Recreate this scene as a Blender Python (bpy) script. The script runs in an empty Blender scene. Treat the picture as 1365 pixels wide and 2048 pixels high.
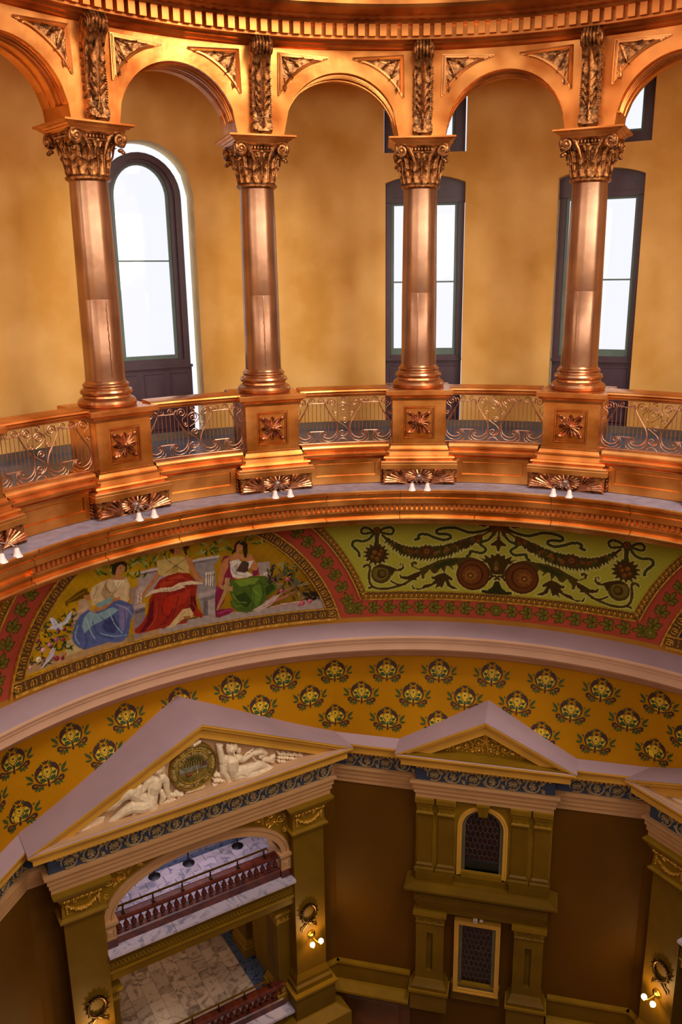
import bpy, math, random
import numpy as np
from math import sin, cos, radians, pi, sqrt, atan2
from mathutils import Matrix, Vector
random.seed(11)
SC = bpy.context.scene
COL = SC.collection
# ------------------------------------------------------------------ camera
cam_data = bpy.data.cameras.new('camera'); cam = bpy.data.objects.new('camera', cam_data); COL.objects.link(cam)
SC.camera = cam
cam_data.sensor_fit = 'VERTICAL'; cam_data.sensor_height = 24.0
cam_data.lens = 1696.585 / 2048 * 24.0
cam_data.clip_start = 0.1; cam_data.clip_end = 2000
_yaw, _pit, _rol = -0.13165447, 0.27007167, -0.01380985
_f = Vector((sin(_yaw)*cos(_pit), cos(_yaw)*cos(_pit), -sin(_pit)))
_r = Vector((cos(_yaw), -sin(_yaw), 0)); _u = _r.cross(_f)
_cr, _sr = cos(_rol), sin(_rol)
_R = _r*_cr + _u*_sr; _U = -_r*_sr + _u*_cr
_m = Matrix((_R, _U, -_f)).transposed().to_4x4(); _m.translation = Vector((0, -8.1795, 0))
cam.matrix_world = _m
# ------------------------------------------------------------------ world, lights, exposure
SC.view_settings.view_transform = 'Standard'; SC.view_settings.look = 'None'
SC.view_settings.gamma = 1.0; SC.view_settings.use_curve_mapping = False
SC.view_settings.exposure = 0.0
SC.cycles.use_denoising = True
SC.cycles.max_bounces = 8; SC.cycles.diffuse_bounces = 5; SC.cycles.glossy_bounces = 4
SC.cycles.transparent_max_bounces = 8
SC.cycles.sample_clamp_indirect = 6.0
world = bpy.data.worlds.new('overcast_sky'); SC.world = world; world.use_nodes = True
wn = world.node_tree.nodes; wn['Background'].inputs[0].default_value = (0.86, 0.88, 1.0, 1); wn['Background'].inputs[1].default_value = 1.15

def area(name, loc, target, sx, sy, power, color):
    l = bpy.data.lights.new(name, 'AREA'); l.shape = 'RECTANGLE'; l.size = sx; l.size_y = sy; l.energy = power; l.color = color
    o = bpy.data.objects.new(name, l); COL.objects.link(o); o.location = loc
    o.rotation_euler = (Vector(target)-Vector(loc)).to_track_quat('-Z', 'Y').to_euler(); return o
# daylight from the tall windows of the drum behind and beside the photographer
for _k in range(10):
    _a = 94+_k*19; _pw = 260 if _a < 190 else 100
    area('drum_window_daylight', (9.2*sin(radians(_a)), 9.2*cos(radians(_a)), .4), (0, 2, -1.8), 1.4, 4.0, _pw, (1.0, .93, .86))
area('added_overhead_fill', (5.0, -1.6, 8.6), (-3.4, 1.6, -5), 4, 4, 1350, (1.0, .91, .80))  # unseen overhead lamp, added off-centre to brighten the left side

def point(name, loc, power, color, r=.05):
    l = bpy.data.lights.new(name, 'POINT'); l.energy = power; l.color = color; l.shadow_soft_size = r
    o = bpy.data.objects.new(name, l); COL.objects.link(o); o.location = loc; return o

# ------------------------------------------------------------------ materials
def srgb(h):
    c = [int(h[i:i+2], 16)/255 for i in (0, 2, 4)]
    return [x/12.92 if x <= .04045 else ((x+.055)/1.055)**2.4 for x in c]
MATS = {}
def mat(name, hexc, rough=.6, metal=0, var=.12, scale=3, bump=0, bscale=20, dark=None, spec=.5, rvar=0):
    if name in MATS: return MATS[name]
    m = bpy.data.materials.new(name); m.use_nodes = True; nt = m.node_tree; N = nt.nodes; L = nt.links
    b = N['Principled BSDF']; c = srgb(hexc)
    b.inputs['Roughness'].default_value = rough; b.inputs['Metallic'].default_value = metal
    b.inputs['Specular IOR Level'].default_value = spec
    tc = N.new('ShaderNodeTexCoord')
    no = N.new('ShaderNodeTexNoise'); no.inputs['Scale'].default_value = scale; no.inputs['Detail'].default_value = 2 if metal > .5 else 5
    L.new(tc.outputs['Object'], no.inputs['Vector'])
    r = N.new('ShaderNodeValToRGB'); r.color_ramp.elements[0].position = .35; r.color_ramp.elements[1].position = .68
    d = srgb(dark) if dark else [x*(1-var*1.6) for x in c]
    r.color_ramp.elements[0].color = (*d, 1); r.color_ramp.elements[1].color = (*[min(1, x*(1+var*.5)) for x in c], 1)
    L.new(no.outputs['Fac'], r.inputs['Fac']); L.new(r.outputs['Color'], b.inputs['Base Color'])
    if rvar:
        mr = N.new('ShaderNodeMapRange'); mr.inputs['To Min'].default_value = rough-rvar; mr.inputs['To Max'].default_value = rough+rvar
        n3 = N.new('ShaderNodeTexNoise'); n3.inputs['Scale'].default_value = scale*1.7; L.new(tc.outputs['Object'], n3.inputs['Vector'])
        L.new(n3.outputs['Fac'], mr.inputs['Value']); L.new(mr.outputs['Result'], b.inputs['Roughness'])
    if bump:
        n2 = N.new('ShaderNodeTexNoise'); n2.inputs['Scale'].default_value = bscale; n2.inputs['Detail'].default_value = 3
        L.new(tc.outputs['Object'], n2.inputs['Vector'])
        bp = N.new('ShaderNodeBump'); bp.inputs['Strength'].default_value = bump; bp.inputs['Distance'].default_value = .05
        L.new(n2.outputs['Fac'], bp.inputs['Height']); L.new(bp.outputs['Normal'], b.inputs['Normal'])
    MATS[name] = m; return m
COPPER = mat('polished_copper', 'f2ac5c', .28, .86, .25, 1.5, .13, 2.2, dark='c07428', rvar=.12)
COPPER2 = mat('copper_moulding', 'eca258', .28, .86, .25, 1.6, .06, 3, dark='b86c2c', rvar=.1)
COPDARK = mat('aged_copper_relief', 'b47a44', .36, .85, .3, 14, .2, 40, dark='5a3418')
SHADECOP = mat('shade_toned_cornice_copper', 'cc7c38', .3, .88, .25, 1.6, .06, 3, dark='8e4c1c', rvar=.1)  # copper darkened in its colour so the top cornice looks less lit
ARCOP = mat('arcade_copper', 'e69a4c', .3, .86, .25, 1.4, .2, 2.4, dark='a85c20', rvar=.12)
RELIEFC = mat('relief_copper', 'd08c60', .3, .9, .3, 10, .1, 30, dark='7c4424')
CBASE = mat('column_base_copper', 'c48a5c', .24, .88, .15, 1.5, .05, 6, dark='9c6238')
SHAFT = mat('column_copper', 'ac8668', .26, .88, .1, 1.2, .08, 3, dark='8c6850')
IRON = mat('wrought_copper_iron', 'c08a6c', .34, .9, .2, 8)
SLATE = mat('slate_ledge_paint', '8f8490', .6, 0, .15, 6, .1)
WALL = mat('ochre_wall_plaster', 'e8b86c', .8, 0, .10, .9, .2, 2.0, dark='d49c48', spec=.2)
REVEAL = mat('pale_reveal_plaster', 'dfc080', .8)
PLUM = mat('plum_woodwork_paint', '4c3640', .4, 0, .1, 4)
SASH = mat('grey_green_sash_paint', '5e7468', .45)
FLOORG = mat('gallery_floor_covering', '5a6478', .35, 0, .2, 3)
BASEB = mat('gallery_baseboard_paint', '6a5f50', .5)
DAYTINT = mat('daylight_tinted_ledge_paint', 'b79aa0', .75, 0, .06, 1)  # off-white ledges, with the bluish daylight tint put into the colour
CREAM = mat('cream_moulding_paint', 'dcae8c', .6, 0, .05, 2)
GOLDW = mat('mustard_wall_paint', 'b07602', .75, 0, .08, .8, .08, 1.5, spec=.1)
OCHB = mat('ochre_border_paint', 'a8700e', .6, 0, .1, 2)
GOLDM = mat('golden_moulding_paint', 'd39a34', .5, 0, .08, 2)
GILT = mat('gilding', 'e4b040', .34, .4, .25, 16, .1, 50, dark='b07c20')
GILTP = mat('gilded_frame_ornament', 'cc9a30', .4, .35, .3, 20, .1, 60, dark='96681c')
FRAMEB = mat('frame_ground_brown', '5a3a0c', .5)
ROSEB = mat('rose_architrave_paint', 'bc8c5a', .6, 0, .05, 2)
BLUEF = mat('blue_frieze_paint', '334058', .6, 0, .1, 4)
FRREL = mat('bronze_tan_relief', 'b09a70', .5, .1, .2, 20, dark='846a3c')
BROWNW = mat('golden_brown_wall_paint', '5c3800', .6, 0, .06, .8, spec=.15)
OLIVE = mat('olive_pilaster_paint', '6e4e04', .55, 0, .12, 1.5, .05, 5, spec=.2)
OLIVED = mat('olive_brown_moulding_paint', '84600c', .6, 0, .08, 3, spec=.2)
PLASTER = mat('ivory_plaster', 'e8cfa8', .6, 0, .1, 12, .15, 30)
TYMP = mat('tympanum_paint', 'c89e72', .65, 0, .05)
MAHOG = mat('mahogany', '62291a', .25, 0, .2, 6, dark='401610')
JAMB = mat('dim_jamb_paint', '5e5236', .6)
BRASS = mat('polished_brass', 'e0b848', .2, 1, .1, 5)
BRONZE = mat('dark_bronze', '5a4020', .35, .9, .2, 8)
BLACKM = mat('black_metal', '16141a', .35, .3)
BALBACK = mat('marble_balustrade_back', 'b8aeb0', .4)
WOOD = mat('wainscot_wood', '6a3a14', .45, 0, .2, 3)
GLOBEOFF = mat('frosted_shade_glass', 'eeddd6', .35, 0, .05)
WHITEP = mat('white_plastic', 'd8ccc0', .4)
STBR = mat('stencil_brown', '3c1e0c', .7); STGR = mat('stencil_green', '2e4a14', .7); STYE = mat('stencil_yellow', 'd8b018', .7)
PALEB = mat('pale_building_render', 'f0f0f4', .8, 0, .02); PALEW = mat('pale_building_window', 'c4d0dc', .5)
RDGL = mat('dark_red_glass', '2e0806', .15, 0, .5, 9, dark='120403')
GRGL = mat('dark_clear_glass', '1c1c18', .15)
LEAD = mat('lead_came', '6c6460', .45, .5)
def marble(name, a, b, scale=3, rough=.3):
    m = bpy.data.materials.new(name); m.use_nodes = True; N = m.node_tree.nodes; L = m.node_tree.links; bs = N['Principled BSDF']
    tc = N.new('ShaderNodeTexCoord'); oi = N.new('ShaderNodeObjectInfo'); va = N.new('ShaderNodeVectorMath'); va.operation = 'MULTIPLY_ADD'
    va.inputs[1].default_value = (1, 1, 1)
    sc_ = N.new('ShaderNodeVectorMath'); sc_.operation = 'SCALE'; sc_.inputs[0].default_value = (37, 23, 11); L.new(oi.outputs['Random'], sc_.inputs['Scale'])
    L.new(tc.outputs['Object'], va.inputs[0]); L.new(sc_.outputs[0], va.inputs[2])
    n1 = N.new('ShaderNodeTexNoise'); n1.inputs['Scale'].default_value = scale; n1.inputs['Detail'].default_value = 8; n1.inputs['Distortion'].default_value = 2.2
    L.new(va.outputs[0], n1.inputs['Vector'])
    r = N.new('ShaderNodeValToRGB'); e = r.color_ramp.elements; e[0].position = .36; e[0].color = (*srgb(b), 1); e[1].position = .5; e[1].color = (*srgb(a), 1)
    hs = N.new('ShaderNodeHueSaturation'); mr = N.new('ShaderNodeMapRange'); mr.inputs['To Min'].default_value = .75; mr.inputs['To Max'].default_value = 1.1
    L.new(oi.outputs['Random'], mr.inputs['Value']); L.new(mr.outputs['Result'], hs.inputs['Value'])
    L.new(n1.outputs['Fac'], r.inputs['Fac']); L.new(r.outputs['Color'], hs.inputs['Color']); L.new(hs.outputs['Color'], bs.inputs['Base Color'])
    bs.inputs['Roughness'].default_value = rough; return m
MARB = marble('pale_veined_marble', 'b49a86', '7c6656', 2.2); MARBL = marble('lilac_veined_marble', 'c4b4c0', '8a8498', 2.2); MARBB = marble('blue_marble', '4a546c', '262c3c', 5)
MARBW = marble('warm_marble', 'bc9c78', '7c5e44', 3)
def paintmat(name):
    m = bpy.data.materials.new(name); m.use_nodes = True; N = m.node_tree.nodes; L = m.node_tree.links
    a = N.new('ShaderNodeVertexColor'); a.layer_name = 'Col'; L.new(a.outputs['Color'], N['Principled BSDF'].inputs['Base Color'])
    N['Principled BSDF'].inputs['Roughness'].default_value = .7; N['Principled BSDF'].inputs['Specular IOR Level'].default_value = .12; return m
PAINTM = paintmat('oil_painted_canvas')
def emis(name, hexc, s):
    m = bpy.data.materials.new(name); m.use_nodes = True; b = m.node_tree.nodes['Principled BSDF']
    b.inputs['Base Color'].default_value = (*srgb(hexc), 1); b.inputs['Emission Color'].default_value = (*srgb(hexc), 1); b.inputs['Emission Strength'].default_value = s; return m
GLOBE = emis('lit_glass_globe', 'ffe2b0', 9)
def glassmat():
    m = bpy.data.materials.new('window_glass'); m.use_nodes = True; N = m.node_tree.nodes; L = m.node_tree.links
    for n in list(N):
        if n.type == 'BSDF_PRINCIPLED': N.remove(n)
    t = N.new('ShaderNodeBsdfTransparent'); g = N.new('ShaderNodeBsdfGlossy'); g.inputs['Roughness'].default_value = .02
    fr = N.new('ShaderNodeFresnel'); fr.inputs['IOR'].default_value = 1.45; mx = N.new('ShaderNodeMixShader')
    L.new(fr.outputs[0], mx.inputs[0]); L.new(t.outputs[0], mx.inputs[1]); L.new(g.outputs[0], mx.inputs[2]); L.new(mx.outputs[0], N['Material Output'].inputs['Surface']); return m
GLASS = glassmat()

# ------------------------------------------------------------------ mesh helpers
class MB:
    def __init__(s): s.v = []; s.f = []
    def add(s, vs, fs):
        n = len(s.v); s.v += [tuple(p) for p in vs]; s.f += [tuple(i+n for i in f) for f in fs]; return s
    def box(s, x0, x1, y0, y1, z0, z1):
        return s.add([(x0,y0,z0),(x1,y0,z0),(x1,y1,z0),(x0,y1,z0),(x0,y0,z1),(x1,y0,z1),(x1,y1,z1),(x0,y1,z1)],
                     [(0,3,2,1),(4,5,6,7),(0,1,5,4),(1,2,6,5),(2,3,7,6),(3,0,4,7)])
    def prism(s, poly, y0, y1, fn=None):           # outline in x,z, extruded along y
        n = len(poly); vs = [(x, y0, z) for x, z in poly] + [(x, y1, z) for x, z in poly]
        if fn: vs = [fn(*p) for p in vs]
        a = sum(poly[i][0]*poly[(i+1) % n][1]-poly[(i+1) % n][0]*poly[i][1] for i in range(n))
        fs = [tuple(range(n)), tuple(range(2*n-1, n-1, -1))] + [(i, i+n, (i+1) % n+n, (i+1) % n) for i in range(n)]
        if a < 0: fs = [f[::-1] for f in fs]
        return s.add(vs, fs)
    def prismx(s, poly, x0, x1):                    # outline in y,z, extruded along x
        n = len(poly); vs = [(x0, y, z) for y, z in poly] + [(x1, y, z) for y, z in poly]
        a = sum(poly[i][0]*poly[(i+1) % n][1]-poly[(i+1) % n][0]*poly[i][1] for i in range(n))
        fs = [tuple(range(n))[::-1], tuple(range(n, 2*n))] + [(i, (i+1) % n, (i+1) % n+n, i+n) for i in range(n)]
        if a < 0: fs = [f[::-1] for f in fs]
        return s.add(vs, fs)
    def lathe(s, prof, n=24, cx=0, cy=0, cz=0, axis='z'):
        vs = []; m = len(prof)
        for i in range(n):
            a = 2*pi*i/n
            for r, z in prof:
                p = (r*cos(a), r*sin(a), z)
                if axis == 'y': p = (p[0], z, p[1])
                vs.append((p[0]+cx, p[1]+cy, p[2]+cz))
        fs = []
        for i in range(n):
            j = (i+1) % n
            for k in range(m-1):
                q = (i*m+k, j*m+k, j*m+k+1, i*m+k+1)
                fs.append(q if axis == 'z' else q[::-1])
        return s.add(vs, fs)
    def tube(s, pts, r, n=6, closed=False):
        pts = [Vector(p) for p in pts]; m = len(pts)
        rs = r if isinstance(r, (list, tuple)) else [r]*m
        vs = []; up = None
        for i, p in enumerate(pts):
            a = pts[i-1] if (i > 0 or closed) else p; b = pts[(i+1) % m] if (i < m-1 or closed) else p
            t = (b-a); t = t.normalized() if t.length > 1e-9 else Vector((0, 0, 1))
            if up is None: up = Vector((0, 0, 1)) if abs(t.z) < .9 else Vector((1, 0, 0))
            u = t.cross(up); u = u.normalized() if u.length > 1e-6 else t.orthogonal().normalized()
            w = u.cross(t).normalized(); up = w
            for k in range(n):
                an = 2*pi*k/n; q = p+(u*cos(an)+w*sin(an))*rs[i]; vs.append(q)
        fs = []
        for i in range(m if closed else m-1):
            j = (i+1) % m
            for k in range(n): fs.append((i*n+k, i*n+(k+1) % n, j*n+(k+1) % n, j*n+k))
        if not closed: fs += [tuple(range(n))[::-1], tuple((m-1)*n+k for k in range(n))]
        return s.add(vs, fs)
    def ball(s, c, rx, ry=None, rz=None, n=10, m=6):
        ry = ry or rx; rz = rz or rx; vs = [(c[0], c[1], c[2]-rz)]; fs = []
        for i in range(1, m):
            t = pi*i/m
            for k in range(n):
                a = 2*pi*k/n; vs.append((c[0]+rx*sin(t)*cos(a), c[1]+ry*sin(t)*sin(a), c[2]-rz*cos(t)))
        vs.append((c[0], c[1], c[2]+rz))
        for k in range(n): fs.append((0, 1+(k+1) % n, 1+k))
        for i in range(m-2):
            for k in range(n):
                a = 1+i*n+k; b = 1+i*n+(k+1) % n; fs.append((a, b, b+n, a+n))
        e = len(vs)-1
        for k in range(n): fs.append((e, e-n+k, e-n+(k+1) % n))
        return s.add(vs, fs)
    def loft(s, secs):                               # rectangles (x0,x1,y0,y1,z) stacked, capped
        vs = []; fs = []
        for x0, x1, y0, y1, z in secs: vs += [(x0,y0,z),(x1,y0,z),(x1,y1,z),(x0,y1,z)]
        for i in range(len(secs)-1):
            for k in range(4): a = i*4+k; b = i*4+(k+1) % 4; fs.append((a, b, b+4, a+4))
        e = 4*(len(secs)-1); fs += [(3,2,1,0), (e, e+1, e+2, e+3)]
        return s.add(vs, fs)
    def leaf(s, M, w, h, curl=.3, lobes=4, thick=.012, rib=.02):   # acanthus-like leaf: base at origin, grows +z, faces -y
        nu, nv = 6, 10; vs = []; fs = []
        for side in (0, 1):
            for j in range(nv+1):
                v = j/nv; ww = w/2*(sin(pi*min(1, v*.9+.12))**.6)*(1-.28*abs(sin(v*pi*lobes)))
                if j == nv: ww = w*.06
                for i in range(nu+1):
                    u = -1+2*i/nu
                    y = -curl*h*max(0, v-.35)**2*2.2 - rib*(1-abs(u))*(1-.5*v) + rib*.5*abs(sin(u*pi*2)) + side*thick
                    z = h*v - curl*h*max(0, v-.75)*1.6
                    vs.append(M @ Vector((u*ww, y, z)))
        o = (nu+1)*(nv+1)
        for j in range(nv):
            for i in range(nu):
                a = j*(nu+1)+i; fs.append((a, a+1, a+nu+2, a+nu+1)); fs.append((o+a, o+a+nu+1, o+a+nu+2, o+a+1))
        for j in range(nv):
            a = j*(nu+1); fs.append((a, a+nu+1, o+a+nu+1, o+a)); b = a+nu; fs.append((b, o+b, o+b+nu+1, b+nu+1))
        return s.add(vs, fs)
    def mesh(s, name, m=None, ang=40):
        me = bpy.data.meshes.new(name); me.from_pydata(s.v, [], s.f); 
        if m: me.materials.append(m)
        if ang:
            me.polygons.foreach_set('use_smooth', [True]*len(me.polygons)); me.set_sharp_from_angle(angle=radians(ang))
        me.update(); return me
def tr(o, label, cat, group=None):
    o['label'] = label; o['category'] = cat
    if group: o['group'] = group
    return o
def obj(name, me, m=None, parent=None, loc=None, rz=0, ang=40, kind=None):
    if isinstance(me, MB): me = me.mesh(name, m, ang)
    o = bpy.data.objects.new(name, me); COL.objects.link(o)
    if parent: o.parent = parent
    if loc: o.location = loc
    if rz: o.rotation_euler = (0, 0, rz)
    if kind: o['kind'] = kind
    return o
def struct(name, me, m=None, parent=None, rz=0, ang=40): return obj(name, me, m, parent, None, rz, ang, 'structure')
def empty(name, loc, az=0, label=None, cat=None, group=None):
    o = bpy.data.objects.new(name, None); COL.objects.link(o); o.location = loc; o.rotation_euler = (0, 0, -radians(az))
    if label: tr(o, label, cat, group)
    return o
def copytree(o, parent=None):
    c = o.copy(); COL.objects.link(c)
    if parent: c.parent = parent
    for ch in list(o.children): copytree(ch, c)
    return c
def CY(az, R, z): a = radians(az); return (R*sin(a), R*cos(a), z)
def PL(azc, x, D, z): a = radians(azc); return (D*sin(a)+x*cos(a), D*cos(a)-x*sin(a), z)
def ringsweep(prof, a0, a1, step=1.0, closed=False):   # profile of (R,z)
    b = MB(); n = max(1, int(round((a1-a0)/step))); m = len(prof); full = abs(a1-a0-360) < 1e-6
    N = n if full else n+1; vs = []
    for i in range(N):
        a = a0+(a1-a0)*i/n; vs += [CY(a, R, z) for R, z in prof]
    fs = []
    for i in range(n):
        j = (i+1) % N
        for k in range(m if closed else m-1):
            k2 = (k+1) % m; fs.append((i*m+k, j*m+k, j*m+k2, i*m+k2))
    if closed and not full: fs += [tuple(range(m)), tuple(range((N-1)*m, N*m))[::-1]]
    return b.add(vs, fs)
def ringbox(a0, a1, R0, R1, z0, z1, step=2): return ringsweep([(R0, z0), (R0, z1), (R1, z1), (R1, z0)], a0, a1, step, True)
# wall in (s,z) with holes. hole: (s0, s1, zbottom, ztop(s)); fn(s,d,z) maps to world, d = depth from the room face
def holewall(fn, s0, s1, z0, z1, holes, depth, ds, back=True, sillf=True):
    cuts = {round(s0, 5), round(s1, 5)}; s = s0
    k = int((s1-s0)/ds)
    for i in range(k+1): cuts.add(round(s0+(s1-s0)*i/k, 5))
    for h in holes:
        for i in range(21): cuts.add(round(h[0]+(h[1]-h[0])*i/20, 5))
    cuts = sorted(c for c in cuts if s0-1e-6 <= c <= s1+1e-6); b = MB(); rv = MB()
    for a, c in zip(cuts[:-1], cuts[1:]):
        if c-a < 1e-4: continue
        mid = (a+c)/2; hs = sorted([h for h in holes if h[0]-1e-6 < mid < h[1]+1e-6], key=lambda h: h[2])
        lo = (z0, z0)
        segs = []
        for h in hs:
            segs.append((lo, (h[2], h[2]))); lo = (h[3](a), h[3](c))
        segs.append((lo, (z1, z1)))
        for p, q in segs:
            if abs(p[0]-q[0])+abs(p[1]-q[1]) < 1e-4: continue
            b.add([fn(a, 0, p[0]), fn(c, 0, p[1]), fn(c, 0, q[1]), fn(a, 0, q[0])], [(0, 1, 2, 3)])
            if back: b.add([fn(a, depth, p[0]), fn(c, depth, p[1]), fn(c, depth, q[1]), fn(a, depth, q[0])], [(3, 2, 1, 0)])
        for h in hs:
            if sillf: rv.add([fn(a, 0, h[2]), fn(c, 0, h[2]), fn(c, depth, h[2]), fn(a, depth, h[2])], [(0, 3, 2, 1)])
            rv.add([fn(a, 0, h[3](a)), fn(c, 0, h[3](c)), fn(c, depth, h[3](c)), fn(a, depth, h[3](a))], [(0, 1, 2, 3)])
    for h in holes:
        for e in (h[0], h[1]):
            rv.add([fn(e, 0, h[2]), fn(e, depth, h[2]), fn(e, depth, h[3](e)), fn(e, 0, h[3](e))], [(0, 1, 2, 3)])
    return b, rv
def spiral(cx, cz, r0, turns=1.6, a0=0, d=1, n=26, r1=.12):
    return [(cx+(r0*(1-(1-r1)*i/n))*cos(a0+d*2*pi*turns*i/n), cz+(r0*(1-(1-r1)*i/n))*sin(a0+d*2*pi*turns*i/n)) for i in range(n+1)]

A0 = 6.4
COLS = [A0-11.25+22.5*(k-3) for k in range(0, 6)]      # -72.35 ... 40.15
BAYS = [(COLS[i]+COLS[i+1])/2 for i in range(5)]
BAYC = {0: 'far left', 1: 'left, beside the arched window', 2: 'second from the left', 3: 'in the middle right', 4: 'far right'}

# ================================================================== SETTING
# drum wall behind the gallery, with its window openings
WR = 9.31
def wallfn(s, d, z): return CY(s, WR+d, z)
W1, W3, W4, W4U = -36.6, -3.62, 16.5, 16.9
def arch(c, hw, zs, rise):
    return lambda s: zs + rise*sqrt(max(0, 1-((s-c)/hw)**2))
holes = [(W1-5.5, W1+5.5, -3.0, arch(W1, 5.5, 1.5, .89)),
         (W3-4.72, W3+4.72, -3.0, arch(W3, 7.5, 1.25, .62)), (W3-4.9, W3+4.7, 2.27, lambda s: 3.45),
         (W4-4.75, W4+4.75, -3.0, arch(W4, 7.5, 1.25, .62)), (W4U-4.7, W4U+4.7, 2.27, lambda s: 3.45)]
hb, hr = holewall(wallfn, -88, 64, -3.02, 3.7, holes, .5, 1.5)
wall = struct('wall_back', hb, WALL); struct('window_reveal', hr, REVEAL, wall)
struct('wall_rear', ringbox(64, 272, WR, WR+.3, -3.02, 5.4, 3), WALL)
struct('baseboard_back', ringbox(-88, 64, WR-.03, WR, -3.0, -2.86), BASEB)
struct('floor_gallery', ringbox(0, 360, 6.62, WR+.5, -3.12, -3.0, 2), FLOORG)
struct('ceiling_gallery', ringbox(-88, 64, 7.3, WR+.5, 3.7, 3.78), WALL)

def window(n, az, hw, kind):
    """plum frame, sash and panes; local x along the wall, y outward, z as world"""
    t = bpy.data.objects.new('window_%d' % n, None); COL.objects.link(t); t['kind'] = 'structure'
    t.location = CY(az, WR+.28, 0); t.rotation_euler = (0, 0, -radians(az))
    def ol(h, zs, r, zb, n_=18):                      # arched outline
        return [(-h, zb), (h, zb)] + [(h*cos(pi*i/n_), zs+r*sin(pi*i/n_)) for i in range(n_+1)]
    fr = MB()
    def ring(o, i, y0, y1):
        m = len(o); vs = [(x, y0, z) for x, z in o]+[(x, y0, z) for x, z in i]+[(x, y1, z) for x, z in i]+[(x, y1, z) for x, z in o]
        fs = []
        for k in range(m):
            j = (k+1) % m; fs += [(k, j, m+j, m+k), (m+k, m+j, 2*m+j, 2*m+k), (k, 3*m+k, 3*m+j, j)]
        return vs, fs
    if kind == 'arch':
        fr.add(*ring(ol(.75, 1.45, .77, -1.66), ol(.63, 1.45, .66, -1.5), -.04, .1)); fr.add(*ring(ol(.66, 1.45, .68, -1.55), ol(.54, 1.45, .60, -1.48), .02, .12))
        obj('frame', fr, PLUM, t, kind='structure')
        obj('sash', MB().add(*ring(ol(.55, 1.45, .62, -1.5), ol(.485, 1.45, .56, -1.41), .05, .1)), SASH, t, kind='structure')
        obj('meeting_rail', MB().box(-.49, .49, .05, .09, .325, .35), SASH, t, kind='structure')
        obj('pane', MB().prism([(-.5, -1.45), (.5, -1.45), (.5, .33), (-.5, .33)], .085, .09), GLASS, t, kind='structure')
        obj('pane', MB().prism([(-.5, .35), (.5, .35)]+[(.49*cos(pi*i/16), 1.45+.57*sin(pi*i/16)) for i in range(17)], .075, .08), GLASS, t, kind='structure')
        hwp, zs, npan = .78, -1.6, 3
    elif kind == 'tall':
        seg = [(x, 1.76+.2*(1-(x/.8)**2)) for x in np.linspace(.84, -.84, 9)]
        top = [(-.84, 1.38), (.84, 1.38)]+seg
        fr.prism(top, -.03, .1); fr.box(-.78, -.66, -.03, .1, -1.66, 1.4); fr.box(.66, .78, -.03, .1, -1.66, 1.4)
        fr.box(-.70, -.655, -.0, .12, -1.6, 1.42); fr.box(.655, .70, -.0, .12, -1.6, 1.42); fr.box(-.66, .66, -.06, .12, -1.66, -1.56)
        obj('frame', fr, PLUM, t, kind='structure')
        obj('panel', MB().prism([(-.6, 1.48), (.6, 1.48)]+[(x, 1.62+.13*(1-(x/.7)**2)) for x in np.linspace(.6, -.6, 9)], -.05, -.02), PLUM, t, kind='structure')
        sa = MB(); sa.box(-.66, -.60, .04, .09, -1.56, 1.4); sa.box(.60, .66, .04, .09, -1.56, 1.4); sa.box(-.6, .6, .04, .09, 1.34, 1.4); sa.box(-.6, .6, .04, .09, -1.56, -1.43)
        obj('sash', sa, SASH, t, kind='structure'); obj('meeting_rail', MB().box(-.6, .6, .04, .08, -.13, -.1), SASH, t, kind='structure')
        obj('pane', MB().box(-.6, .6, .07, .075, -1.45, -.1), GLASS, t, kind='structure'); obj('pane', MB().box(-.6, .6, .06, .065, -.12, 1.36), GLASS, t, kind='structure')
        hwp, zs, npan = .78, -1.62, 2
    else:
        fr.box(-.78, -.58, -.03, .1, 2.27, 3.45); fr.box(.58, .78, -.03, .1, 2.27, 3.45); fr.box(-.58, .58, -.03, .1, 2.27, 2.48); fr.box(-.58, .58, -.03, .1, 3.35, 3.45)
        obj('frame', fr, PLUM, t, kind='structure'); sa = MB(); sa.box(-.58, -.53, .04, .09, 2.48, 3.35); sa.box(.53, .58, .04, .09, 2.48, 3.35); sa.box(-.53, .53, .04, .09, 2.48, 2.53)
        obj('sash', sa, SASH, t, kind='structure'); obj('pane', MB().box(-.54, .54, .06, .065, 2.5, 3.36), GLASS, t, kind='structure'); return t
    obj('sill', MB().box(-hwp, hwp, -.08, .12, zs-.05, zs), PLUM, t, kind='structure')
    obj('apron_board', MB().box(-hwp, hwp, .0, .1, -3.0, zs-.05), PLUM, t, kind='structure')
    w = 2*hwp/npan
    for k in range(npan):
        x = -hwp+w*(k+.5); q = MB(); q.loft([(x-w*.36, x+w*.36, -.0, .01, -2.86), (x-w*.36, x+w*.36, -.02, .01, -2.84), (x-w*.36, x+w*.36, -.02, .01, zs-.18), (x-w*.36, x+w*.36, -.0, .01, zs-.16)])
        q.box(x-w*.3, x+w*.3, -.03, 0, -2.78, zs-.24); obj('panel', q, PLUM, t, kind='structure')
    return t
window(1, W1, .75, 'arch'); window(2, W3, .75, 'tall'); window(3, W3-.1, .75, 'upper'); window(4, W4, .75, 'tall'); window(5, W4U, .75, 'upper')

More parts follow.
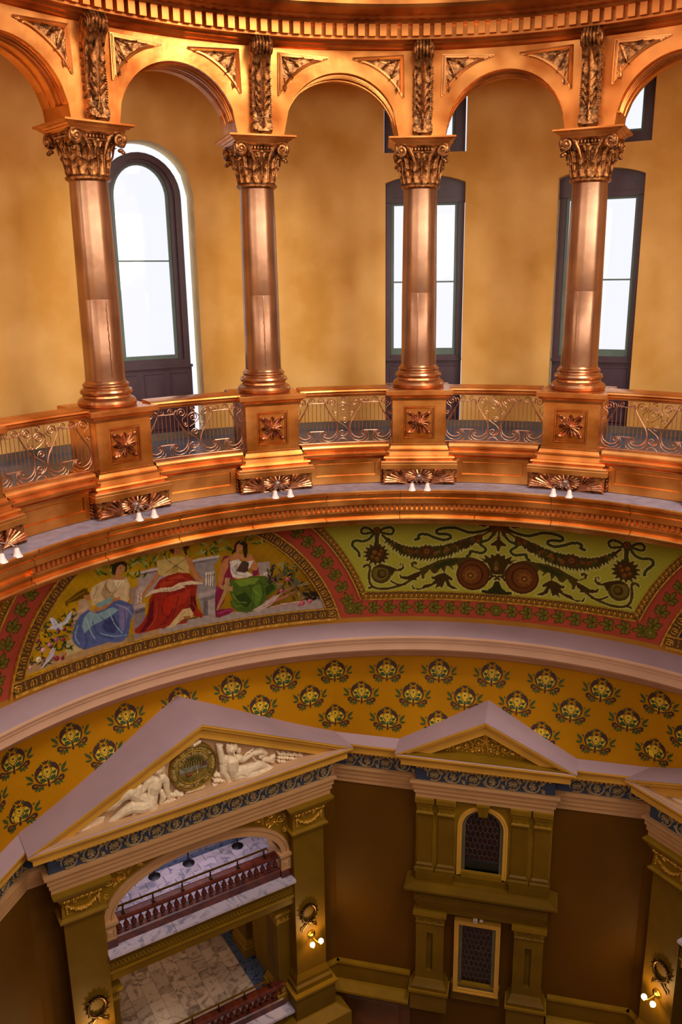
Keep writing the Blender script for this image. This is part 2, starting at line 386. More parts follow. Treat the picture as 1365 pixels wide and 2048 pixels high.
# copper cornice ring below the gallery
lo = [(6.02,-3.53),(6.0,-3.545),(6.0,-3.57),(6.03,-3.60),(6.09,-3.63),(6.11,-3.68),(6.16,-3.695),(6.16,-3.71),(6.12,-3.712),(6.12,-3.80),(6.15,-3.803),(6.15,-3.818),(6.22,-3.82),(6.22,-3.91),(6.14,-3.915),(6.14,-3.945),(6.22,-3.95),(6.225,-4.055),(6.17,-4.06),(6.15,-4.08),(6.17,-4.105),(6.26,-4.11),(6.29,-4.115),(6.36,-4.14),(6.39,-4.16),(6.41,-4.25),(6.5,-4.27),(8.46,-4.27)]
ctr = bpy.data.objects.new('trim_1', None); COL.objects.link(ctr); ctr['kind'] = 'structure'
for a in range(-90, 270, 15): struct('copper_sheet', ringsweep(lo, a, a+15, 1.0), COPPER, ctr, ang=28)
struct('ledge_top', ringsweep([(6.9,-3.53),(6.02,-3.53)], 0, 360, 1.5), SLATE, ctr)
for a in range(-84, 60, 12):
    struct('sheet_seam', ringsweep([(R-.006, z-.004 if i < 3 else z) for i, (R, z) in enumerate(lo[:-3])], a+4.0, a+4.10, .1), COPDARK, ctr)
dm = MB().box(-.024, .024, -.04, .04, -.043, .043).mesh('dentil', COPPER2, 0)
n = 0
for i in range(150):
    az = -68+i*.8; o = bpy.data.objects.new('dentil', dm); COL.objects.link(o); o.parent = ctr; o.location = CY(az, 6.185, -3.865); o.rotation_euler = (0, 0, -radians(az)); o['kind'] = 'structure'
# curb wall and mouldings under the railing, one length per bay
curb = [(6.62,-3.54),(6.62,-3.085),(6.55,-3.08),(6.54,-3.065),(6.56,-3.06),(6.52,-3.04),(6.47,-3.02),(6.45,-3.0),(6.45,-2.965),(6.51,-2.96),(6.51,-2.945),(6.54,-2.92),(6.535,-2.905),(6.51,-2.90),(6.51,-2.885),(6.57,-2.875),(6.58,-2.85),(6.60,-2.83),(6.9,-2.83),(6.9,-3.0)]
curbt = bpy.data.objects.new('trim_2', None); COL.objects.link(curbt); curbt['kind'] = 'structure'
for c in BAYS:
    h = 11.25-4.6
    struct('curb_moulding', ringsweep(curb, c-h, c+h, .95), COPPER2, curbt, ang=28)
    f = MB(); hh = 5.35
    for a0, a1, z0, z1 in ((c-hh, c+hh, -3.15, -3.09), (c-hh, c+hh, -3.52, -3.38), (c-hh, c-hh+.75, -3.38, -3.15), (c+hh-.75, c+hh, -3.38, -3.15)):
        f.add(*(lambda q: (q.v, q.f))(ringbox(a0, a1, 6.575, 6.63, z0, z1, 1)))
    f2 = f; struct('panel_frame', f2, COPPER, curbt, ang=28)
    g = ringbox(c-hh+.85, c+hh-.85, 6.605, 6.63, -3.36, -3.17, 1); struct('panel', g, COPPER, curbt, ang=28)
struct('curb_rear', ringsweep(curb, 44.7, 283, 3), COPPER2, curbt)
# arcade above the columns
spr, ar = 2.16, 8.02
def arcfn(s, d, z): return CY(s, 6.62+d, z)
ah = [(c-ar, c+ar, 2.1, (lambda c: (lambda s: spr+.93*sqrt(max(0, 1-((s-c)/ar)**2))))(c)) for c in BAYS]
ab, rv = holewall(arcfn, COLS[0]-3, COLS[5]+3, 2.1, 3.5, ah, .74, 1.0, True, False)
arc = struct('wall_arcade', ab, ARCOP); struct('arch_soffit', rv, ARCOP, arc)
for c in BAYS:
    for dR, rr in ((.12, .012), (.2, .018), (.3, .012), (.5, .012)):
        pts = [CY(c+(ar-.12)*cos(t), 6.62+dR, spr+.915*sin(t)) for t in np.linspace(.22, pi-.22, 26)]
        struct('arch_rib', MB().tube(pts, rr, 5), COPPER2, arc)
    for sg in (-1, 1):
        e = [CY(c+(ar-.13)*cos(t)*sg, 6.62+d, spr+.91*sin(t)) for t, d in ((.22, .1), (.22, .32))]
        struct('arch_rib', MB().tube(e, .016, 5), COPPER2, arc)
    for sg in (-1, 1):       # triangular spandrel panels
        rd = 1.145; k = 180/pi/6.6
        arcp = [(c+sg*rd*cos(t)*k, spr+rd*sin(t)) for t in np.linspace(.52, 1.40, 16)]
        outl_ = [(c+sg*.985*k, 3.33)] + arcp
        def offs(P, d):
            cx = sum(p[0] for p in P[:3]+P[-1:])/4; cx = c+sg*.72*k; cz = 3.12
            return [(p[0]+(cx-p[0])*d, p[1]+(cz-p[1])*d) for p in P]
        for d, rr, R in ((0, .017, 6.605), (.09, .011, 6.60), (.17, .02, 6.605)):
            P = offs(outl_, d); struct('spandrel_frame', MB().tube([CY(a, R, z) for a, z in P], rr, 5, True), COPPER2, arc, ang=30)
        P = offs(outl_, .19); nn = len(P)
        struct('spandrel_ground', MB().add([CY(a, 6.608, z) for a, z in P], [tuple(range(nn)) if sg > 0 else tuple(range(nn))[::-1]]), COPDARK, arc)
        q = MB()
        for kx, kz, an, h in ((.93, 3.28, 200, .24), (.92, 3.26, 245, .3), (.9, 3.27, 180, .33), (.88, 3.12, 230, .2), (.80, 3.24, 215, .18), (.90, 2.98, 265, .2), (.64, 3.28, 185, .22)):
            p = Vector(CY(c+sg*kx*k, 6.60, kz)); a = radians(an if sg > 0 else 180-an)
            M = Matrix.Translation(p) @ Matrix.Rotation(-radians(c+sg*kx*k), 4, 'Z') @ Matrix.Rotation(-(a-pi/2), 4, 'Y')
            q.leaf(M, h*.4, h, .12, 3, .01, .02)
        struct('leaf_relief', q, COPDARK, arc)
# main cornice above the arcade
up = [(6.62,3.40),(6.56,3.42),(6.53,3.45),(6.47,3.465),(6.45,3.49),(6.36,3.50),(6.36,3.53),(6.42,3.535),(6.42,3.70),(6.27,3.705),(6.25,3.73),(6.17,3.74),(6.14,3.765),(6.05,3.775),(6.0,3.80),(5.93,3.82),(5.90,3.86),(5.90,3.98),(6.1,4.02),(6.6,4.06),(6.75,4.3),(6.75,5.4)]
top = bpy.data.objects.new('trim_3', None); COL.objects.link(top); top['kind'] = 'structure'
for a in range(-90, 90, 15): struct('copper_sheet', ringsweep(up, a, a+15, 1.0), SHADECOP, top, ang=28)
struct('copper_sheet', ringsweep(up, 90, 270, 3), SHADECOP, top)
dm2 = MB().box(-.05, .05, -.06, .06, -.082, .082).mesh('dentil', SHADECOP, 0)
for i in range(92):
    az = -80+i*1.51; o = bpy.data.objects.new('dentil', dm2); COL.objects.link(o); o.parent = top; o.location = CY(az, 6.36, 3.618); o.rotation_euler = (0, 0, -radians(az)); o['kind'] = 'structure'

# mural drum, lilac-tinted ledge and cream mouldings
struct('wall_mural', ringsweep([(8.48,-4.26),(8.48,-7.0)], 0, 360, 2), OCHB)
led = bpy.data.objects.new('trim_4', None); COL.objects.link(led); led['kind'] = 'structure'
struct('ledge_top', ringsweep([(8.5,-6.985),(7.86,-7.03),(7.83,-7.04)], 0, 360, 1.5), DAYTINT, led)
struct('cream_moulding', ringsweep([(7.83,-7.04),(7.83,-7.09),(7.845,-7.10),(7.845,-7.11),(7.86,-7.12),(7.875,-7.15),(7.885,-7.17),(7.90,-7.18),(7.90,-7.20),(7.935,-7.215),(7.95,-7.25),(7.96,-7.40),(7.99,-7.41),(8.02,-7.42),(8.06,-7.47),(8.14,-7.53),(8.28,-7.60),(8.40,-7.68),(8.52,-7.80),(8.61,-7.84)], 0, 360, 1.5), CREAM, led, ang=25)
# mustard transition wall, circle above to octagon below
def octR(az, D=8.0):
    a = ((az-6.3+22.5) % 45)-22.5; return D/cos(radians(a))
def goldR(az, z):
    t = (-7.83-z)/(9.62-7.83); return 8.61*(1-t)+octR(az)*t
gb = MB(); azs = [6.3-22.5+i*1.5 for i in range(240)]; zz = [-7.83-i*.25 for i in range(9)]
gb.add([CY(a, goldR(a, z) if z > -9.7 else octR(a), z) for a in azs for z in zz],
       [(i*9+k, ((i+1) % 240)*9+k, ((i+1) % 240)*9+k+1, i*9+k+1) for i in range(240) for k in range(8)])
gw = struct('wall_transition', gb, GOLDW, ang=0)
def ell(cx, cy, a, b, rot=0, n=10):
    r = radians(rot); return [(cx+a*cos(t)*cos(r)-b*sin(t)*sin(r), cy+a*cos(t)*sin(r)+b*sin(t)*cos(r)) for t in [2*pi*i/n for i in range(n)]]
def lens(cx, cy, L, w, rot):
    r = radians(rot); P = [(-L/2, 0), (-L/4, w*.42), (0, w*.5), (L/4, w*.35), (L/2, 0), (L/4, -w*.35), (0, -w*.5), (-L/4, -w*.42)]
    return [(cx+x*cos(r)-y*sin(r), cy+x*sin(r)+y*cos(r)) for x, y in P]
_k = .00178
def sten(polys, lay, m, name, az, z):
    b = MB()
    def fn(x, y, zz):
        R_ = goldR(az, z); sl_ = math.hypot(1, (goldR(az, z+.1)-goldR(az, z-.1))/.2)
        a_ = az+math.degrees(x/R_); z_ = z+zz/sl_; r_ = goldR(a_, z_)-.010+y; return CY(a_, r_, z_)
    for P in polys: b.prism([(x*_k, -y*_k) for x, y in P], -.001-.003*lay, .004, fn)
    return b.mesh(name, m, 0)
_br, _gr, _ye = [], [], []
for sg in (-1, 1):
    _ye.append([(0, 120), (sg*45, 106), (sg*88, 68), (sg*108, 10), (sg*100, -30), (sg*66, -40), (sg*50, 0), (sg*30, 26), (0, 34)])
    _br.append([(sg*5, 118), (sg*8, 60), (sg*30, 34), (sg*52, 2), (sg*58, 4), (sg*36, 42), (sg*14, 64), (sg*10, 118)])
    _br.append([(sg*62, 108), (sg*104, 74), (sg*128, 18), (sg*122, -34), (sg*96, -76), (sg*60, -92), (sg*38, -70), (sg*70, -66), (sg*100, -34), (sg*112, 14), (sg*98, 62), (sg*66, 96)])
    _br.append([(sg*36, -48), (sg*60, -70), (sg*92, -52), (sg*106, -12), (sg*100, 22), (sg*88, -12), (sg*66, -34)])
    _br.append([(sg*14, 128), (sg*60, 116), (sg*100, 96), (sg*138, 74), (sg*166, 84), (sg*168, 116), (sg*146, 138), (sg*138, 118), (sg*146, 96), (sg*120, 100), (sg*80, 124), (sg*40, 134)])
    _br.append([(sg*96, 120), (sg*128, 112), (sg*140, 132), (sg*120, 150), (sg*128, 132)])
    _gr += [lens(sg*48, 72, 78, 46, -28*sg), lens(sg*72, 22, 50, 34, -35*sg), lens(sg*166, 10, 84, 24, sg*-66), lens(sg*190, -12, 76, 20, sg*-58), lens(sg*184, 50, 66, 22, sg*-10), lens(sg*144, -30, 30, 14, sg*-60),
            lens(sg*66, 150, 50, 20, sg*82), lens(sg*94, 154, 60, 20, sg*58), lens(sg*122, 146, 56, 18, sg*38), lens(sg*46, -92, 44, 22, sg*-60)]
_ye += [ell(34*cos(radians(a)), -6+34*sin(radians(a)), 15, 9, a, 8) for a in range(0, 360, 30)] + [ell(0, -6, 26, 26, 0, 12)]
_br += [lens(38*cos(radians(a)), -6+38*sin(radians(a)), 26, 4, a) for a in range(15, 375, 30)]
_br += [ell(0, -6, 11, 11, 0, 8), [(-5, 60), (5, 60), (7, 130), (14, 142), (0, 168), (-14, 142), (-7, 130)], [(-26, -56), (-10, -64), (0, -76), (10, -64), (26, -56), (10, -46), (-10, -46)],
        [(-8, -92), (-30, -108), (-34, -128), (-14, -114), (0, -132), (14, -114), (34, -128), (30, -108), (8, -92)]]
_lat = [(0, -8.10, k*7.5-.95) for k in range(-10, 8)] + [(1, -8.61, k*7.5+2.85) for k in range(-10, 7)] + [(2, -9.16, k*7.5-.95) for k in range(-9, 7)]
for row, z, az in _lat:
    if row == 1 and (-46 < az < -31 or az > 50): continue
    if row == 2 and (-55 < az < -20 or 2 < az < 11 or az > 32): continue
    o = bpy.data.objects.new('stencil_flower_motif', sten(_br, 1, STBR, 'stencil_brown_figure', az, z)); COL.objects.link(o); o['kind'] = 'structure'; o.parent = gw
    for ps, ly, m_, nm in ((_ye, 0, STYE, 'stencil_flower'), (_gr, 2, STGR, 'stencil_leaf')):
        c = bpy.data.objects.new(nm, sten(ps, ly, m_, nm, az, z)); COL.objects.link(c); c.parent = o; c['kind'] = 'structure'

